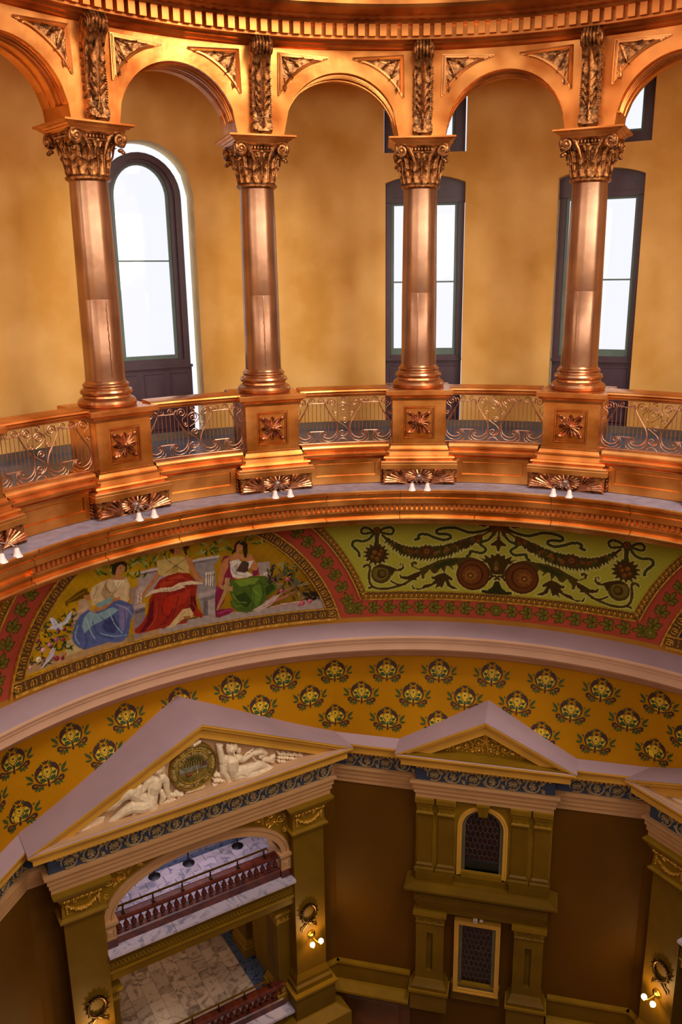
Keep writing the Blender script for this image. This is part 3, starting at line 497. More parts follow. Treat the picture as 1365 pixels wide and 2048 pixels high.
FIG={'f_body':[[(-0.847,-8.883,0.103,0.06),(-0.858,-8.978,0.056,0.04),(-0.875,-9.049,0.117,0.06),(-0.925,-9.185,0.145,0.06),(-0.976,-9.321,0.121,0.06),(-1.047,-9.472,0.154,0.07)],[(-0.972,-9.015,0.084,0.05),(-1.064,-9.048,0.079,0.06),(-1.132,-9.155,0.065,0.08),(-1.206,-9.217,0.051,0.09),(-1.247,-9.115,0.042,0.1)],[(-0.755,-9.057,0.079,0.05),(-0.697,-9.155,0.075,0.06),(-0.702,-9.308,0.061,0.08),(-0.674,-9.497,0.047,0.08),(-0.667,-9.589,0.042,0.08)],[(-1.051,-9.516,0.154,0.07),(-1.228,-9.494,0.135,0.11),(-1.4,-9.431,0.117,0.12),(-1.581,-9.495,0.084,0.1),(-1.743,-9.587,0.063,0.08),(-1.883,-9.665,0.047,0.06),(-1.936,-9.721,0.061,0.06)],[(-1.067,-9.465,0.14,0.04),(-1.251,-9.288,0.121,0.06),(-1.433,-9.114,0.117,0.08),(-1.576,-9.214,0.079,0.06),(-1.701,-9.32,0.056,0.04)]],'f_dress':[[(-1.0,-9.379,0.093,0.1),(-1.068,-9.487,0.121,0.11),(-1.0,-9.646,0.117,0.1),(-1.198,-9.616,0.103,0.1),(-1.334,-9.588,0.07,0.08)],[(-1.414,-9.12,0.135,0.08),(-1.573,-9.172,0.112,0.07),(-1.677,-9.264,0.098,0.06),(-1.835,-9.335,0.079,0.04),(-1.947,-9.315,0.061,0.03),(-1.883,-9.231,0.042,0.04)],[(-0.86,-9.12,0.023,0.11),(-0.955,-9.307,0.028,0.14),(-1.104,-9.43,0.03,0.15),(-1.223,-9.43,0.023,0.14)],[(-0.897,-9.129,0.023,0.11),(-0.99,-9.352,0.028,0.14),(-1.127,-9.47,0.03,0.15),(-1.266,-9.467,0.023,0.14)],[(-0.934,-9.138,0.023,0.11),(-1.025,-9.396,0.028,0.14),(-1.15,-9.51,0.03,0.15),(-1.308,-9.505,0.023,0.14)],[(-0.97,-9.147,0.023,0.11),(-1.061,-9.441,0.028,0.14),(-1.173,-9.55,0.03,0.15),(-1.35,-9.542,0.023,0.14)],[(-1.007,-9.156,0.023,0.11),(-1.096,-9.486,0.028,0.14),(-1.196,-9.59,0.03,0.15),(-1.393,-9.579,0.023,0.14)],[(-1.044,-9.165,0.023,0.11),(-1.132,-9.53,0.028,0.14),(-1.219,-9.631,0.03,0.15),(-1.435,-9.616,0.023,0.14)],[(-1.354,-9.098,0.019,0.13),(-1.517,-9.192,0.026,0.13),(-1.662,-9.313,0.021,0.1)],[(-1.399,-9.126,0.019,0.13),(-1.558,-9.225,0.026,0.13),(-1.686,-9.33,0.021,0.1)],[(-1.444,-9.153,0.019,0.13),(-1.599,-9.257,0.026,0.13),(-1.711,-9.347,0.021,0.1)],[(-1.489,-9.18,0.019,0.13),(-1.64,-9.29,0.026,0.13),(-1.735,-9.364,0.021,0.1)],[(-0.814,-9.313,0.047,0.1),(-0.784,-9.457,0.065,0.1),(-0.833,-9.573,0.047,0.09),(-0.734,-9.61,0.033,0.08)],[(-1.064,-8.917,0.061,0.03),(-1.137,-8.958,0.051,0.03),(-1.074,-9.045,0.042,0.04)]],'f_hair':[[(-0.939,-8.83,0.061,0.06),(-0.894,-8.769,0.07,0.07),(-0.814,-8.763,0.07,0.07),(-0.748,-8.829,0.065,0.07),(-0.736,-8.943,0.042,0.06)],[(-0.81,-8.983,0.033,0.08),(-0.88,-8.981,0.023,0.09)],[(-0.753,-8.762,0.051,0.05),(-0.669,-8.714,0.056,0.05),(-0.628,-8.706,0.033,0.04)],[(-0.916,-8.794,0.035,0.095),(-0.91,-8.851,0.028,0.1)],[(-0.892,-8.763,0.035,0.103),(-0.887,-8.832,0.028,0.1)],[(-0.867,-8.732,0.035,0.095),(-0.864,-8.814,0.028,0.1)],[(-0.852,-8.816,0.035,0.103),(-0.846,-8.872,0.028,0.1)],[(-0.827,-8.785,0.035,0.095),(-0.822,-8.854,0.028,0.1)],[(-0.803,-8.754,0.035,0.103),(-0.799,-8.836,0.028,0.1)],[(-0.787,-8.838,0.035,0.095),(-0.781,-8.895,0.028,0.1)],[(-0.763,-8.807,0.035,0.103),(-0.758,-8.876,0.028,0.1)],[(-0.738,-8.776,0.035,0.095),(-0.734,-8.858,0.028,0.1)]],'f_palm':[[(-1.235,-8.966,0.019,0.09),(-1.233,-9.054,0.079,0.1),(-1.286,-9.232,0.084,0.11),(-1.341,-9.431,0.033,0.11),(-1.352,-9.515,0.019,0.11)]],'f_wheat':[[(-1.907,-9.503,0.023,0.04),(-2.073,-9.462,0.028,0.06),(-2.239,-9.441,0.033,0.07),(-2.409,-9.483,0.033,0.06)],[(-1.917,-9.53,0.023,0.04),(-2.091,-9.49,0.028,0.06),(-2.261,-9.476,0.033,0.07),(-2.419,-9.51,0.033,0.06)],[(-1.927,-9.556,0.023,0.04),(-2.108,-9.517,0.028,0.06),(-2.283,-9.511,0.033,0.07),(-2.429,-9.536,0.033,0.06)],[(-1.937,-9.583,0.023,0.04),(-2.126,-9.545,0.028,0.06),(-2.305,-9.545,0.033,0.07),(-2.439,-9.562,0.033,0.06)],[(-1.947,-9.61,0.023,0.04),(-2.143,-9.573,0.028,0.06),(-2.326,-9.58,0.033,0.07),(-2.449,-9.588,0.033,0.06)],[(-1.957,-9.636,0.023,0.04),(-2.161,-9.601,0.028,0.06),(-2.348,-9.615,0.033,0.07),(-2.459,-9.615,0.033,0.06)],[(-1.967,-9.663,0.023,0.04),(-2.178,-9.629,0.028,0.06),(-2.37,-9.649,0.033,0.07),(-2.468,-9.641,0.033,0.06)],[(-2.17,-9.296,0.023,0.07),(-2.23,-9.338,0.035,0.085),(-2.309,-9.394,0.019,0.07)],[(-2.232,-9.307,0.023,0.07),(-2.293,-9.346,0.035,0.085),(-2.365,-9.4,0.019,0.07)],[(-2.294,-9.318,0.023,0.07),(-2.356,-9.354,0.035,0.085),(-2.42,-9.407,0.019,0.07)],[(-2.356,-9.329,0.023,0.07),(-2.42,-9.362,0.035,0.085),(-2.476,-9.413,0.019,0.07)],[(-2.161,-9.437,0.023,0.07),(-2.241,-9.462,0.035,0.085),(-2.319,-9.501,0.019,0.07)],[(-2.223,-9.448,0.023,0.07),(-2.305,-9.47,0.035,0.085),(-2.375,-9.507,0.019,0.07)],[(-2.285,-9.458,0.023,0.07),(-2.368,-9.478,0.035,0.085),(-2.43,-9.514,0.019,0.07)],[(-2.347,-9.469,0.023,0.07),(-2.431,-9.486,0.035,0.085),(-2.486,-9.52,0.019,0.07)],[(-2.151,-9.579,0.023,0.07),(-2.253,-9.587,0.035,0.085),(-2.329,-9.609,0.019,0.07)],[(-2.214,-9.589,0.023,0.07),(-2.317,-9.595,0.035,0.085),(-2.385,-9.615,0.019,0.07)],[(-2.276,-9.599,0.023,0.07),(-2.38,-9.602,0.035,0.085),(-2.441,-9.621,0.019,0.07)],[(-2.338,-9.61,0.023,0.07),(-2.443,-9.61,0.035,0.085),(-2.496,-9.628,0.019,0.07)]],'f_fruit':[[(-0.698,-9.399,0.051,0.06),(-0.681,-9.45,0.051,0.08)],[(-0.641,-9.464,0.051,0.06),(-0.617,-9.473,0.051,0.08)],[(-0.584,-9.529,0.051,0.06),(-0.553,-9.496,0.051,0.08)],[(-0.518,-9.464,0.051,0.06),(-0.488,-9.519,0.051,0.08)],[(-0.46,-9.529,0.051,0.06),(-0.423,-9.543,0.051,0.08)],[(-0.714,-9.617,0.051,0.06),(-0.691,-9.581,0.051,0.08)],[(-0.647,-9.551,0.051,0.06),(-0.626,-9.604,0.051,0.08)],[(-0.59,-9.617,0.051,0.06),(-0.562,-9.628,0.051,0.08)],[(-0.533,-9.683,0.051,0.06),(-0.497,-9.651,0.051,0.08)],[(-0.466,-9.617,0.051,0.06),(-0.432,-9.675,0.051,0.08)],[(-0.295,-9.566,0.033,0.04),(-0.241,-9.54,0.037,0.06),(-0.211,-9.573,0.023,0.04)],[(-0.232,-9.562,0.033,0.04),(-0.182,-9.539,0.037,0.06),(-0.161,-9.573,0.023,0.04)],[(-0.168,-9.557,0.033,0.04),(-0.122,-9.537,0.037,0.06),(-0.11,-9.573,0.023,0.04)],[(-0.104,-9.553,0.033,0.04),(-0.063,-9.536,0.037,0.06),(-0.059,-9.573,0.023,0.04)],[(-0.04,-9.548,0.033,0.04),(-0.003,-9.534,0.037,0.06),(-0.008,-9.573,0.023,0.04)],[(0.024,-9.544,0.033,0.04),(0.057,-9.532,0.037,0.06),(0.044,-9.573,0.023,0.04)]],'m_body':[[(0.652,-8.914,0.107,0.07),(0.662,-9.021,0.064,0.05),(0.655,-9.15,0.16,0.06),(0.642,-9.302,0.149,0.07),(0.675,-9.445,0.139,0.06)],[(0.542,-9.099,0.091,0.06),(0.465,-9.138,0.085,0.06),(0.443,-9.001,0.069,0.07),(0.422,-8.839,0.064,0.06)],[(0.54,-9.137,0.085,0.06),(0.461,-9.215,0.08,0.07),(0.453,-9.356,0.064,0.09),(0.522,-9.472,0.053,0.1),(0.561,-9.591,0.053,0.1)],[(0.792,-9.156,0.091,0.06),(0.89,-9.228,0.069,0.07),(0.995,-9.189,0.053,0.09),(1.068,-9.155,0.048,0.1)],[(0.7,-9.454,0.144,0.06),(0.981,-9.47,0.123,0.08),(1.217,-9.443,0.101,0.1),(1.397,-9.545,0.064,0.07),(1.552,-9.665,0.048,0.05)],[(0.722,-9.515,0.139,0.07),(1.028,-9.58,0.123,0.1),(1.314,-9.624,0.101,0.11),(1.606,-9.669,0.064,0.09),(1.767,-9.697,0.048,0.07),(1.852,-9.745,0.053,0.07)]],'m_dress':[[(0.725,-9.463,0.08,0.11),(0.828,-9.445,0.096,0.12),(0.927,-9.532,0.091,0.13),(0.87,-9.645,0.069,0.12),(0.716,-9.645,0.053,0.11)],[(1.15,-9.182,0.069,0.03),(1.307,-9.18,0.08,0.03),(1.409,-9.267,0.064,0.03),(1.301,-9.311,0.053,0.03)],[(0.728,-9.411,0.021,0.14),(0.771,-9.558,0.029,0.155),(0.816,-9.68,0.021,0.13)],[(0.779,-9.407,0.021,0.14),(0.829,-9.541,0.029,0.155),(0.88,-9.638,0.021,0.13)],[(0.83,-9.403,0.021,0.14),(0.886,-9.523,0.029,0.155),(0.944,-9.596,0.021,0.13)],[(0.882,-9.399,0.021,0.14),(0.943,-9.506,0.029,0.155),(1.008,-9.554,0.021,0.13)],[(0.933,-9.396,0.021,0.14),(1.001,-9.488,0.029,0.155),(1.073,-9.512,0.021,0.13)],[(1.377,-9.39,0.064,0.03),(1.507,-9.46,0.059,0.03),(1.59,-9.38,0.059,0.03),(1.558,-9.504,0.053,0.03)]],'m_hair':[[(0.576,-8.843,0.04,0.09),(0.585,-8.866,0.035,0.1)],[(0.619,-8.841,0.04,0.09),(0.627,-8.88,0.035,0.1)],[(0.66,-8.87,0.04,0.09),(0.668,-8.893,0.035,0.1)],[(0.702,-8.868,0.04,0.09),(0.711,-8.907,0.035,0.1)],[(0.744,-8.897,0.04,0.09),(0.753,-8.921,0.035,0.1)],[(0.579,-8.792,0.04,0.09),(0.587,-8.831,0.035,0.1)],[(0.62,-8.821,0.04,0.09),(0.628,-8.844,0.035,0.1)],[(0.662,-8.819,0.04,0.09),(0.67,-8.858,0.035,0.1)],[(0.704,-8.848,0.04,0.09),(0.712,-8.871,0.035,0.1)],[(0.746,-8.846,0.04,0.09),(0.755,-8.885,0.035,0.1)],[(0.776,-8.954,0.043,0.07),(0.823,-9.035,0.053,0.06),(0.841,-8.976,0.037,0.06)],[(0.388,-8.739,0.043,0.05),(0.46,-8.787,0.059,0.06),(0.41,-8.797,0.053,0.06)]],'m_tool':[[(0.891,-9.202,0.024,0.09),(0.973,-9.11,0.032,0.09),(1.13,-9.048,0.016,0.09)],[(1.03,-9.103,0.021,0.11),(1.174,-9.354,0.021,0.11)],[(0.475,-9.64,0.043,0.06),(0.637,-9.697,0.059,0.07)]],'m_leaf':[[(1.673,-9.313,0.019,0.03),(1.703,-9.363,0.035,0.07),(1.749,-9.438,0.013,0.04)],[(1.735,-9.371,0.019,0.03),(1.767,-9.39,0.035,0.07),(1.811,-9.458,0.013,0.04)],[(1.8,-9.365,0.019,0.03),(1.831,-9.416,0.035,0.07),(1.872,-9.479,0.013,0.04)],[(1.863,-9.424,0.019,0.03),(1.895,-9.443,0.035,0.07),(1.935,-9.499,0.013,0.04)],[(1.929,-9.418,0.019,0.03),(1.96,-9.469,0.035,0.07),(1.997,-9.52,0.013,0.04)],[(1.993,-9.477,0.019,0.03),(2.025,-9.496,0.035,0.07),(2.059,-9.54,0.013,0.04)],[(2.059,-9.472,0.019,0.03),(2.09,-9.523,0.035,0.07),(2.122,-9.561,0.013,0.04)],[(2.123,-9.531,0.019,0.03),(2.156,-9.55,0.035,0.07),(2.185,-9.582,0.013,0.04)],[(2.19,-9.526,0.019,0.03),(2.222,-9.578,0.035,0.07),(2.249,-9.603,0.013,0.04)],[(1.668,-9.441,0.019,0.03),(1.7,-9.449,0.035,0.07),(1.747,-9.508,0.013,0.04)],[(1.733,-9.435,0.019,0.03),(1.764,-9.475,0.035,0.07),(1.808,-9.528,0.013,0.04)],[(1.796,-9.494,0.019,0.03),(1.828,-9.502,0.035,0.07),(1.87,-9.549,0.013,0.04)],[(1.861,-9.489,0.019,0.03),(1.893,-9.529,0.035,0.07),(1.932,-9.569,0.013,0.04)],[(1.925,-9.548,0.019,0.03),(1.957,-9.556,0.035,0.07),(1.995,-9.59,0.013,0.04)],[(1.991,-9.542,0.019,0.03),(2.022,-9.583,0.035,0.07),(2.057,-9.611,0.013,0.04)],[(2.055,-9.602,0.019,0.03),(2.088,-9.61,0.035,0.07),(2.12,-9.632,0.013,0.04)],[(2.121,-9.597,0.019,0.03),(2.153,-9.637,0.035,0.07),(2.183,-9.653,0.013,0.04)],[(2.186,-9.657,0.019,0.03),(2.219,-9.665,0.035,0.07),(2.247,-9.674,0.013,0.04)],[(1.666,-9.505,0.019,0.03),(1.697,-9.534,0.035,0.07),(1.744,-9.577,0.013,0.04)],[(1.728,-9.564,0.019,0.03),(1.761,-9.561,0.035,0.07),(1.806,-9.598,0.013,0.04)],[(1.794,-9.559,0.019,0.03),(1.825,-9.588,0.035,0.07),(1.868,-9.619,0.013,0.04)],[(1.857,-9.618,0.019,0.03),(1.89,-9.615,0.035,0.07),(1.93,-9.64,0.013,0.04)],[(1.922,-9.613,0.019,0.03),(1.954,-9.642,0.035,0.07),(1.992,-9.661,0.013,0.04)],[(1.986,-9.672,0.019,0.03),(2.019,-9.67,0.035,0.07),(2.055,-9.682,0.013,0.04)],[(2.053,-9.667,0.019,0.03),(2.085,-9.697,0.035,0.07),(2.118,-9.703,0.013,0.04)],[(2.117,-9.727,0.019,0.03),(2.15,-9.725,0.035,0.07),(2.181,-9.724,0.013,0.04)],[(0.257,-9.302,0.021,0.04),(0.297,-9.381,0.04,0.075),(0.262,-9.434,0.016,0.04)],[(0.33,-9.327,0.021,0.04),(0.366,-9.405,0.04,0.075),(0.335,-9.459,0.016,0.04)],[(0.403,-9.352,0.021,0.04),(0.434,-9.428,0.04,0.075),(0.409,-9.485,0.016,0.04)],[(0.477,-9.377,0.021,0.04),(0.503,-9.452,0.04,0.075),(0.482,-9.511,0.016,0.04)],[(0.25,-9.43,0.021,0.04),(0.291,-9.499,0.04,0.075),(0.255,-9.552,0.016,0.04)],[(0.323,-9.455,0.021,0.04),(0.359,-9.523,0.04,0.075),(0.328,-9.578,0.016,0.04)],[(0.396,-9.481,0.021,0.04),(0.428,-9.547,0.04,0.075),(0.402,-9.604,0.016,0.04)],[(0.47,-9.506,0.021,0.04),(0.497,-9.571,0.04,0.075),(0.476,-9.63,0.016,0.04)],[(0.243,-9.558,0.021,0.04),(0.284,-9.617,0.04,0.075),(0.248,-9.671,0.016,0.04)],[(0.316,-9.584,0.021,0.04),(0.352,-9.642,0.04,0.075),(0.322,-9.697,0.016,0.04)],[(0.389,-9.61,0.021,0.04),(0.421,-9.666,0.04,0.075),(0.395,-9.723,0.016,0.04)],[(0.463,-9.636,0.021,0.04),(0.49,-9.69,0.04,0.075),(0.469,-9.749,0.016,0.04)]],'seal_crest':[[(-0.265,-8.579,0.021,0.06),(-0.231,-8.527,0.045,0.095),(-0.207,-8.585,0.021,0.07)],[(-0.217,-8.569,0.021,0.06),(-0.183,-8.507,0.045,0.095),(-0.164,-8.584,0.021,0.07)],[(-0.169,-8.559,0.021,0.06),(-0.134,-8.488,0.045,0.095),(-0.121,-8.582,0.021,0.07)],[(-0.121,-8.55,0.021,0.06),(-0.092,-8.572,0.045,0.095),(-0.078,-8.581,0.021,0.07)],[(-0.073,-8.54,0.021,0.06),(-0.043,-8.552,0.045,0.095),(-0.035,-8.58,0.021,0.07)],[(-0.024,-8.53,0.021,0.06),(0.007,-8.532,0.045,0.095),(0.008,-8.579,0.021,0.07)],[(-0.295,-9.575,0.021,0.04),(-0.257,-9.537,0.04,0.07),(-0.278,-9.491,0.016,0.04)],[(-0.242,-9.574,0.021,0.04),(-0.204,-9.538,0.04,0.07),(-0.221,-9.511,0.016,0.04)],[(-0.189,-9.572,0.021,0.04),(-0.151,-9.539,0.04,0.07),(-0.165,-9.531,0.016,0.04)],[(-0.136,-9.57,0.021,0.04),(-0.097,-9.54,0.04,0.07),(-0.108,-9.552,0.016,0.04)],[(-0.082,-9.568,0.021,0.04),(-0.044,-9.54,0.04,0.07),(-0.051,-9.572,0.016,0.04)],[(-0.028,-9.567,0.021,0.04),(0.01,-9.541,0.04,0.07),(0.007,-9.592,0.016,0.04)]]}
L8 = 8*math.tan(radians(22.5))
def octpath():
    P = []
    for j in range(8):
        az = 6.3-45*7+45*j+90; ty = 'A' if j % 2 == 0 else 'B'
        x, D = (2.93, 7.62) if ty == 'A' else (1.42, 7.78)
        P.append(PL(az, -L8, 8, 0)[:2])
        P += [PL(az, s*x, d, 0)[:2] for s, d in ((-1, 8), (-1, D), (1, D), (1, 8))]
    return [Vector(p) for p in P]
OP = octpath()
def octsweep(prof):
    n = len(OP); off = []
    for i in range(n):
        a = (OP[i]-OP[i-1]).normalized(); b = (OP[(i+1) % n]-OP[i]).normalized()
        n1 = Vector((a.y, -a.x)); n2 = Vector((b.y, -b.x)); off.append((n1+n2)/max(.3, 1+n1.dot(n2)))
    vs = [(OP[i].x+off[i].x*d, OP[i].y+off[i].y*d, z) for i in range(n) for d, z in prof]; m = len(prof)
    return MB().add(vs, [(i*m+k, i*m+k+1, ((i+1) % n)*m+k+1, ((i+1) % n)*m+k) for i in range(n) for k in range(m-1)])
ent = bpy.data.objects.new('trim_5', None); COL.objects.link(ent); ent['kind'] = 'structure'
struct('architrave', octsweep([(-.3,-10.80),(.03,-10.80),(.03,-10.69),(.045,-10.68),(.06,-10.675),(.06,-10.57),(.075,-10.56),(.09,-10.555),(.09,-10.45),(.11,-10.44),(.14,-10.42),(.14,-10.38),(.03,-10.375)]), ROSEB, ent, ang=25)
struct('frieze', octsweep([(.03,-10.375),(.03,-10.04)]), BLUEF, ent)
struct('cornice', octsweep([(.03,-10.04),(.07,-10.03),(.07,-9.945),(.14,-9.94),(.16,-9.92),(.30,-9.90),(.31,-9.89),(.31,-9.77),(.33,-9.765),(.35,-9.74),(.38,-9.69),(.39,-9.68),(.40,-9.67),(.40,-9.625)]), GOLDM, ent, ang=25)
struct('ledge_top', octsweep([(.40,-9.625),(.39,-9.62),(-.35,-9.60)]), DAYTINT, ent)
# octagon walls; the A sides carry a big arch opening
def flatfn(azc, D): return lambda s, d, z: PL(azc, s, D+d, z)
for j in range(8):
    az = 6.3+45*j; ty = 'B' if j % 2 == 0 else 'A'; nm = 'wall_octagon_%d' % j
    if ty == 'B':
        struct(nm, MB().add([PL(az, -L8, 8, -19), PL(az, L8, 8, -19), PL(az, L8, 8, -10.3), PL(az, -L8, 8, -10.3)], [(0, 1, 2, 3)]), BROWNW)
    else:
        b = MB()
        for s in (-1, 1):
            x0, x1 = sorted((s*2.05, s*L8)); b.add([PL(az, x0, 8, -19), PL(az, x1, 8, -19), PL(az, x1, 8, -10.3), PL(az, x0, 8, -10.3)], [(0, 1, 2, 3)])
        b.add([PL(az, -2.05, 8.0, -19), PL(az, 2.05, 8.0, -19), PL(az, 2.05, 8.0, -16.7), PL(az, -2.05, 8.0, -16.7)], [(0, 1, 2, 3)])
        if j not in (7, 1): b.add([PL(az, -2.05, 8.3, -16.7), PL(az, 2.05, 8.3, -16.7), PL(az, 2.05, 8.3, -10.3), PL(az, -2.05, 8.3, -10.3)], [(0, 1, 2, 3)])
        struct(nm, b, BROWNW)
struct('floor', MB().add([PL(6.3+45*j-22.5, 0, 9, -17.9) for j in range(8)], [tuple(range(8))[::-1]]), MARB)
# dentils: joined runs, one per side
def runs(az):
    return [(-2.93, 2.93, 7.62), (-3.2, -2.93, 8.0), (2.93, 3.2, 8.0)] if az == 'A' else [(-1.42, 1.42, 7.78), (-3.24, -1.45, 8.0), (1.45, 3.24, 8.0)]
# frieze scroll ornament: rosette, bud and S-shaped vine
fm = MB()
for k in range(9):
    a = 2*pi*k/9; M = Matrix.Translation((-.2, -.012, 0)) @ Matrix.Rotation(a, 4, 'Y'); fm.leaf(M, .062, .11, .25, 1, .012, .03)
fm.ball((-.2, -.03, 0), .022)
for k in range(5):
    a = radians(-70+k*35+90); M = Matrix.Translation((.16, -.012, 0)) @ Matrix.Rotation(a, 4, 'Y'); fm.leaf(M, .075, .14, .25, 2, .012, .03)
fm.ball((.15, -.03, 0), .025)
P = spiral(-.2, 0, .145, .9, radians(200), -1, 16, .95); fm.tube([(x, -.016, z) for x, z in P], .019, 5)
P = spiral(.2, 0, .145, .9, radians(20), -1, 16, .95); fm.tube([(x, -.016, z) for x, z in P], .019, 5)
for x, z, r, h in ((-.02, .02, -50, .12), (0, -.03, 130, .13), (.36, .03, 40, .11), (.38, -.05, 140, .1), (-.34, .08, -60, .08), (.02, .07, 20, .09)):
    fm.leaf(Matrix.Translation((x, -.012, z)) @ Matrix.Rotation(radians(r), 4, 'Y'), .085, h*1.35, .25, 2, .014, .03)
fmm = fm.mesh('frieze_scroll', FRREL, 50)
def pediment(az, ty, lab):
    W, zb, za, D = (3.3, -9.6, -8.05, 7.22) if ty == 'A' else (1.82, -9.6, -8.66, 7.38)
    t = empty('pediment', (0, 0, 0), az, lab[0], 'pediment', 'pediments round the octagon')
    sl = (za-zb)/W
    def chev(tt, tb, y0, y1, m, name):
        xo, xi = (za-tt-zb)/sl, (za-tb-zb)/sl
        return obj(name, MB().prism([(-xo, zb), (0, za-tt), (xo, zb), (xi, zb), (0, za-tb), (-xi, zb)], y0, y1), m, t, ang=0)
    chev(-.012, 0, D-.01, 8.75, DAYTINT, 'roof_slope')
    chev(0, .05, D, 8.5, GOLDM, 'raking_lip'); chev(.05, .13, D+.05, 8.2, GOLDM, 'raking_moulding'); chev(.13, .155, D+.12, 8.2, FRAMEB if 0 else GOLDM, 'raking_fillet'); chev(.155, .36, D+.15, 8.2, GOLDM, 'raking_fascia')
    xi = (za-.3-zb)/sl; Dt = D+.33
    obj('tympanum', MB().prism([(-xi, zb), (xi, zb), (0, za-.3)], Dt, Dt+.2), TYMP if ty == 'A' else OLIVED, t, ang=0)
    obj('tympanum_shelf', MB().box(-W+.12, W-.12, D+.03, Dt, -9.625, -9.59), TYMP if ty == 'A' else OLIVED, t, ang=0)
    obj('dentil_row', (lambda b: [b.box(x+k*.088, x+k*.088+.05, d-.16, d-.06, -10.02, -9.945) for x, x1, d in runs(ty) for k in range(int((x1-x)/.088))] and b)(MB()), GOLDM, t, ang=0, kind='stuff')
    for x, d in [(k*.83, 7.59) for k in range(-3, 4)] if ty == 'A' else [(-.95, 7.75), (-.13, 7.75), (.69, 7.75)] + [(s, 7.97) for s in (-2.85, -2.05, 1.98, 2.78)]:
        obj('frieze_scroll', fmm, None, t, (x+.1, d-.002, -10.21))
    return t, Dt
PA, DtA = pediment(-38.7, 'A', ['wide golden pediment with reclining plaster figures and round state seal']); PB, DtB = pediment(6.3, 'B', ['narrow golden pediment with gilt scrollwork above the red leaded windows'])
PC, _ = pediment(51.3, 'A', ['golden pediment running out of the frame beside the wreath pilaster at right'])
pediment(-83.7, 'B', ['narrow golden pediment beyond the left edge beside the seal pediment'])
# gilt scrollwork in the narrow tympanum
g = MB()
for s in (-1, 1):
    for cx, cz, r, tn in ((.40, -9.40, .15, 1.5), (.74, -9.48, .10, 1.3), (.14, -9.32, .13, 1.2), (.12, -9.48, .08, 1.2), (.98, -9.54, .05, 1)):
        for q in range(9): g.ball((s*(cx+r*.85*cos(q*.75)), DtB-.045, cz+r*.85*sin(q*.75)), .016, .016, .013, 6, 4)
        g.tube([(s*x, DtB-.02, z) for x, z in spiral(cx, cz, r, tn, radians(200), -1, 18)], .014, 5); g.ball((s*cx, DtB-.03, cz), .03)
    for x, z, r, h in ((.1, -9.15, -20, .14), (.2, -9.2, 40, .14), (.48, -9.3, 50, .13), (.5, -9.48, 100, .13), (.78, -9.46, 80, .14), (.22, -9.45, 150, .12), (.4, -9.48, -40, .12), (.7, -9.5, 110, .1), (.05, -9.4, 20, .13)):
        g.leaf(Matrix.Translation((s*x, DtB-.01, z)) @ Matrix.Rotation(radians(s*r), 4, 'Y'), .07, h, .3, 2, .01, .02)
g.leaf(Matrix.Translation((0, DtB-.02, -9.3)), .12, .26, .3, 3)
obj('gilt_scrollwork', g, GILT, PB)
# plaster sculpture of the seal pediment
def chains(keys, name, m, parent, vox=.011):
    b = MB()
    for k in keys:
        for ch in FIG[k]:
            pts = []; rs = []
            for (x0, z0, r0, d0), (x1, z1, r1, d1) in zip(ch[:-1], ch[1:]):
                for q in range(5):
                    u = q/5; pts.append((x0+(x1-x0)*u, DtA-.01-(d0+(d1-d0)*u), z0+(z1-z0)*u)); rs.append(r0+(r1-r0)*u)
            x, z, r, d = ch[-1]; pts.append((x, DtA-.01-d, z)); rs.append(r)
            b.tube(pts, rs, 10); b.ball(pts[0], rs[0], n=10, m=7); b.ball(pts[-1], rs[-1], n=10, m=7)
    o = obj(name, b, m, parent, ang=0)
    r = o.modifiers.new('merge', 'REMESH'); r.mode = 'VOXEL'; r.voxel_size = vox; r.use_smooth_shade = True
    return o
fig1 = empty('plaster_figure', (0, 0, 0), -38.7, 'ivory plaster woman reclining with a palm frond at left of the round seal', 'sculpture', 'pediment sculptures')
b1 = chains(['f_body'], 'body', PLASTER, fig1, .009); chains(['f_dress'], 'drapery', PLASTER, fig1, .009); chains(['f_hair'], 'hair', PLASTER, fig1, .008); chains(['f_palm'], 'palm_frond', PLASTER, fig1, .009)
fig2 = empty('plaster_figure', (0, 0, 0), -38.7, 'ivory plaster bare-chested man reclining with a sickle at right of the round seal', 'sculpture', 'pediment sculptures')
b2 = chains(['m_body'], 'body', PLASTER, fig2, .009); chains(['m_dress'], 'drapery', PLASTER, fig2, .009); chains(['m_hair'], 'hair', PLASTER, fig2, .008); chains(['m_tool'], 'sickle', PLASTER, fig2, .009)
def face(parent, cx, cz, d, s, tilt):
    f = MB()
    def q(x, z): c_, s_ = cos(radians(tilt)), sin(radians(tilt)); return cx+(x*c_-z*s_)*s, cz+(x*s_+z*c_)*s
    for x, z, rx, rz, dy in ((0, -.05, .12, .22, .2), (-.3, .08, .16, .08, .1), (.3, .08, .16, .08, .1), (0, -.42, .2, .07, .12), (0, -.8, .22, .14, .06), (-.3, .26, .2, .05, .12), (.3, .26, .2, .05, .12)):
        a, b = q(x, z); f.ball((a, DtA-.01-d-s*dy, b), rx*s, .14*s, rz*s, 8, 5)
    obj('face_features', f, PLASTER, parent)
x, z, r, d = FIG['f_body'][0][0]; face(fig1, x, z, d+r*.85, r, 12)
x, z, r, d = FIG['m_body'][0][0]; face(fig2, x, z, d+r*.85, r, 20)
w = empty('wheat_sheaf', (0, 0, 0), -38.7, 'plaster sheaf of wheat in the left corner of the seal pediment', 'ornament'); chains(['f_wheat'], 'wheat_stalks', PLASTER, w, .009)
w2 = copytree(w); w2.rotation_euler = (0, 0, -radians(51.3)); w2['label'] = 'plaster wheat ornament in the pediment cut by the right edge'
w = empty('fruit_cluster', (0, 0, 0), -38.7, 'plaster fruit and flowers beside the reclining woman below the seal', 'ornament'); chains(['f_fruit'], 'fruit', PLASTER, w, .009)
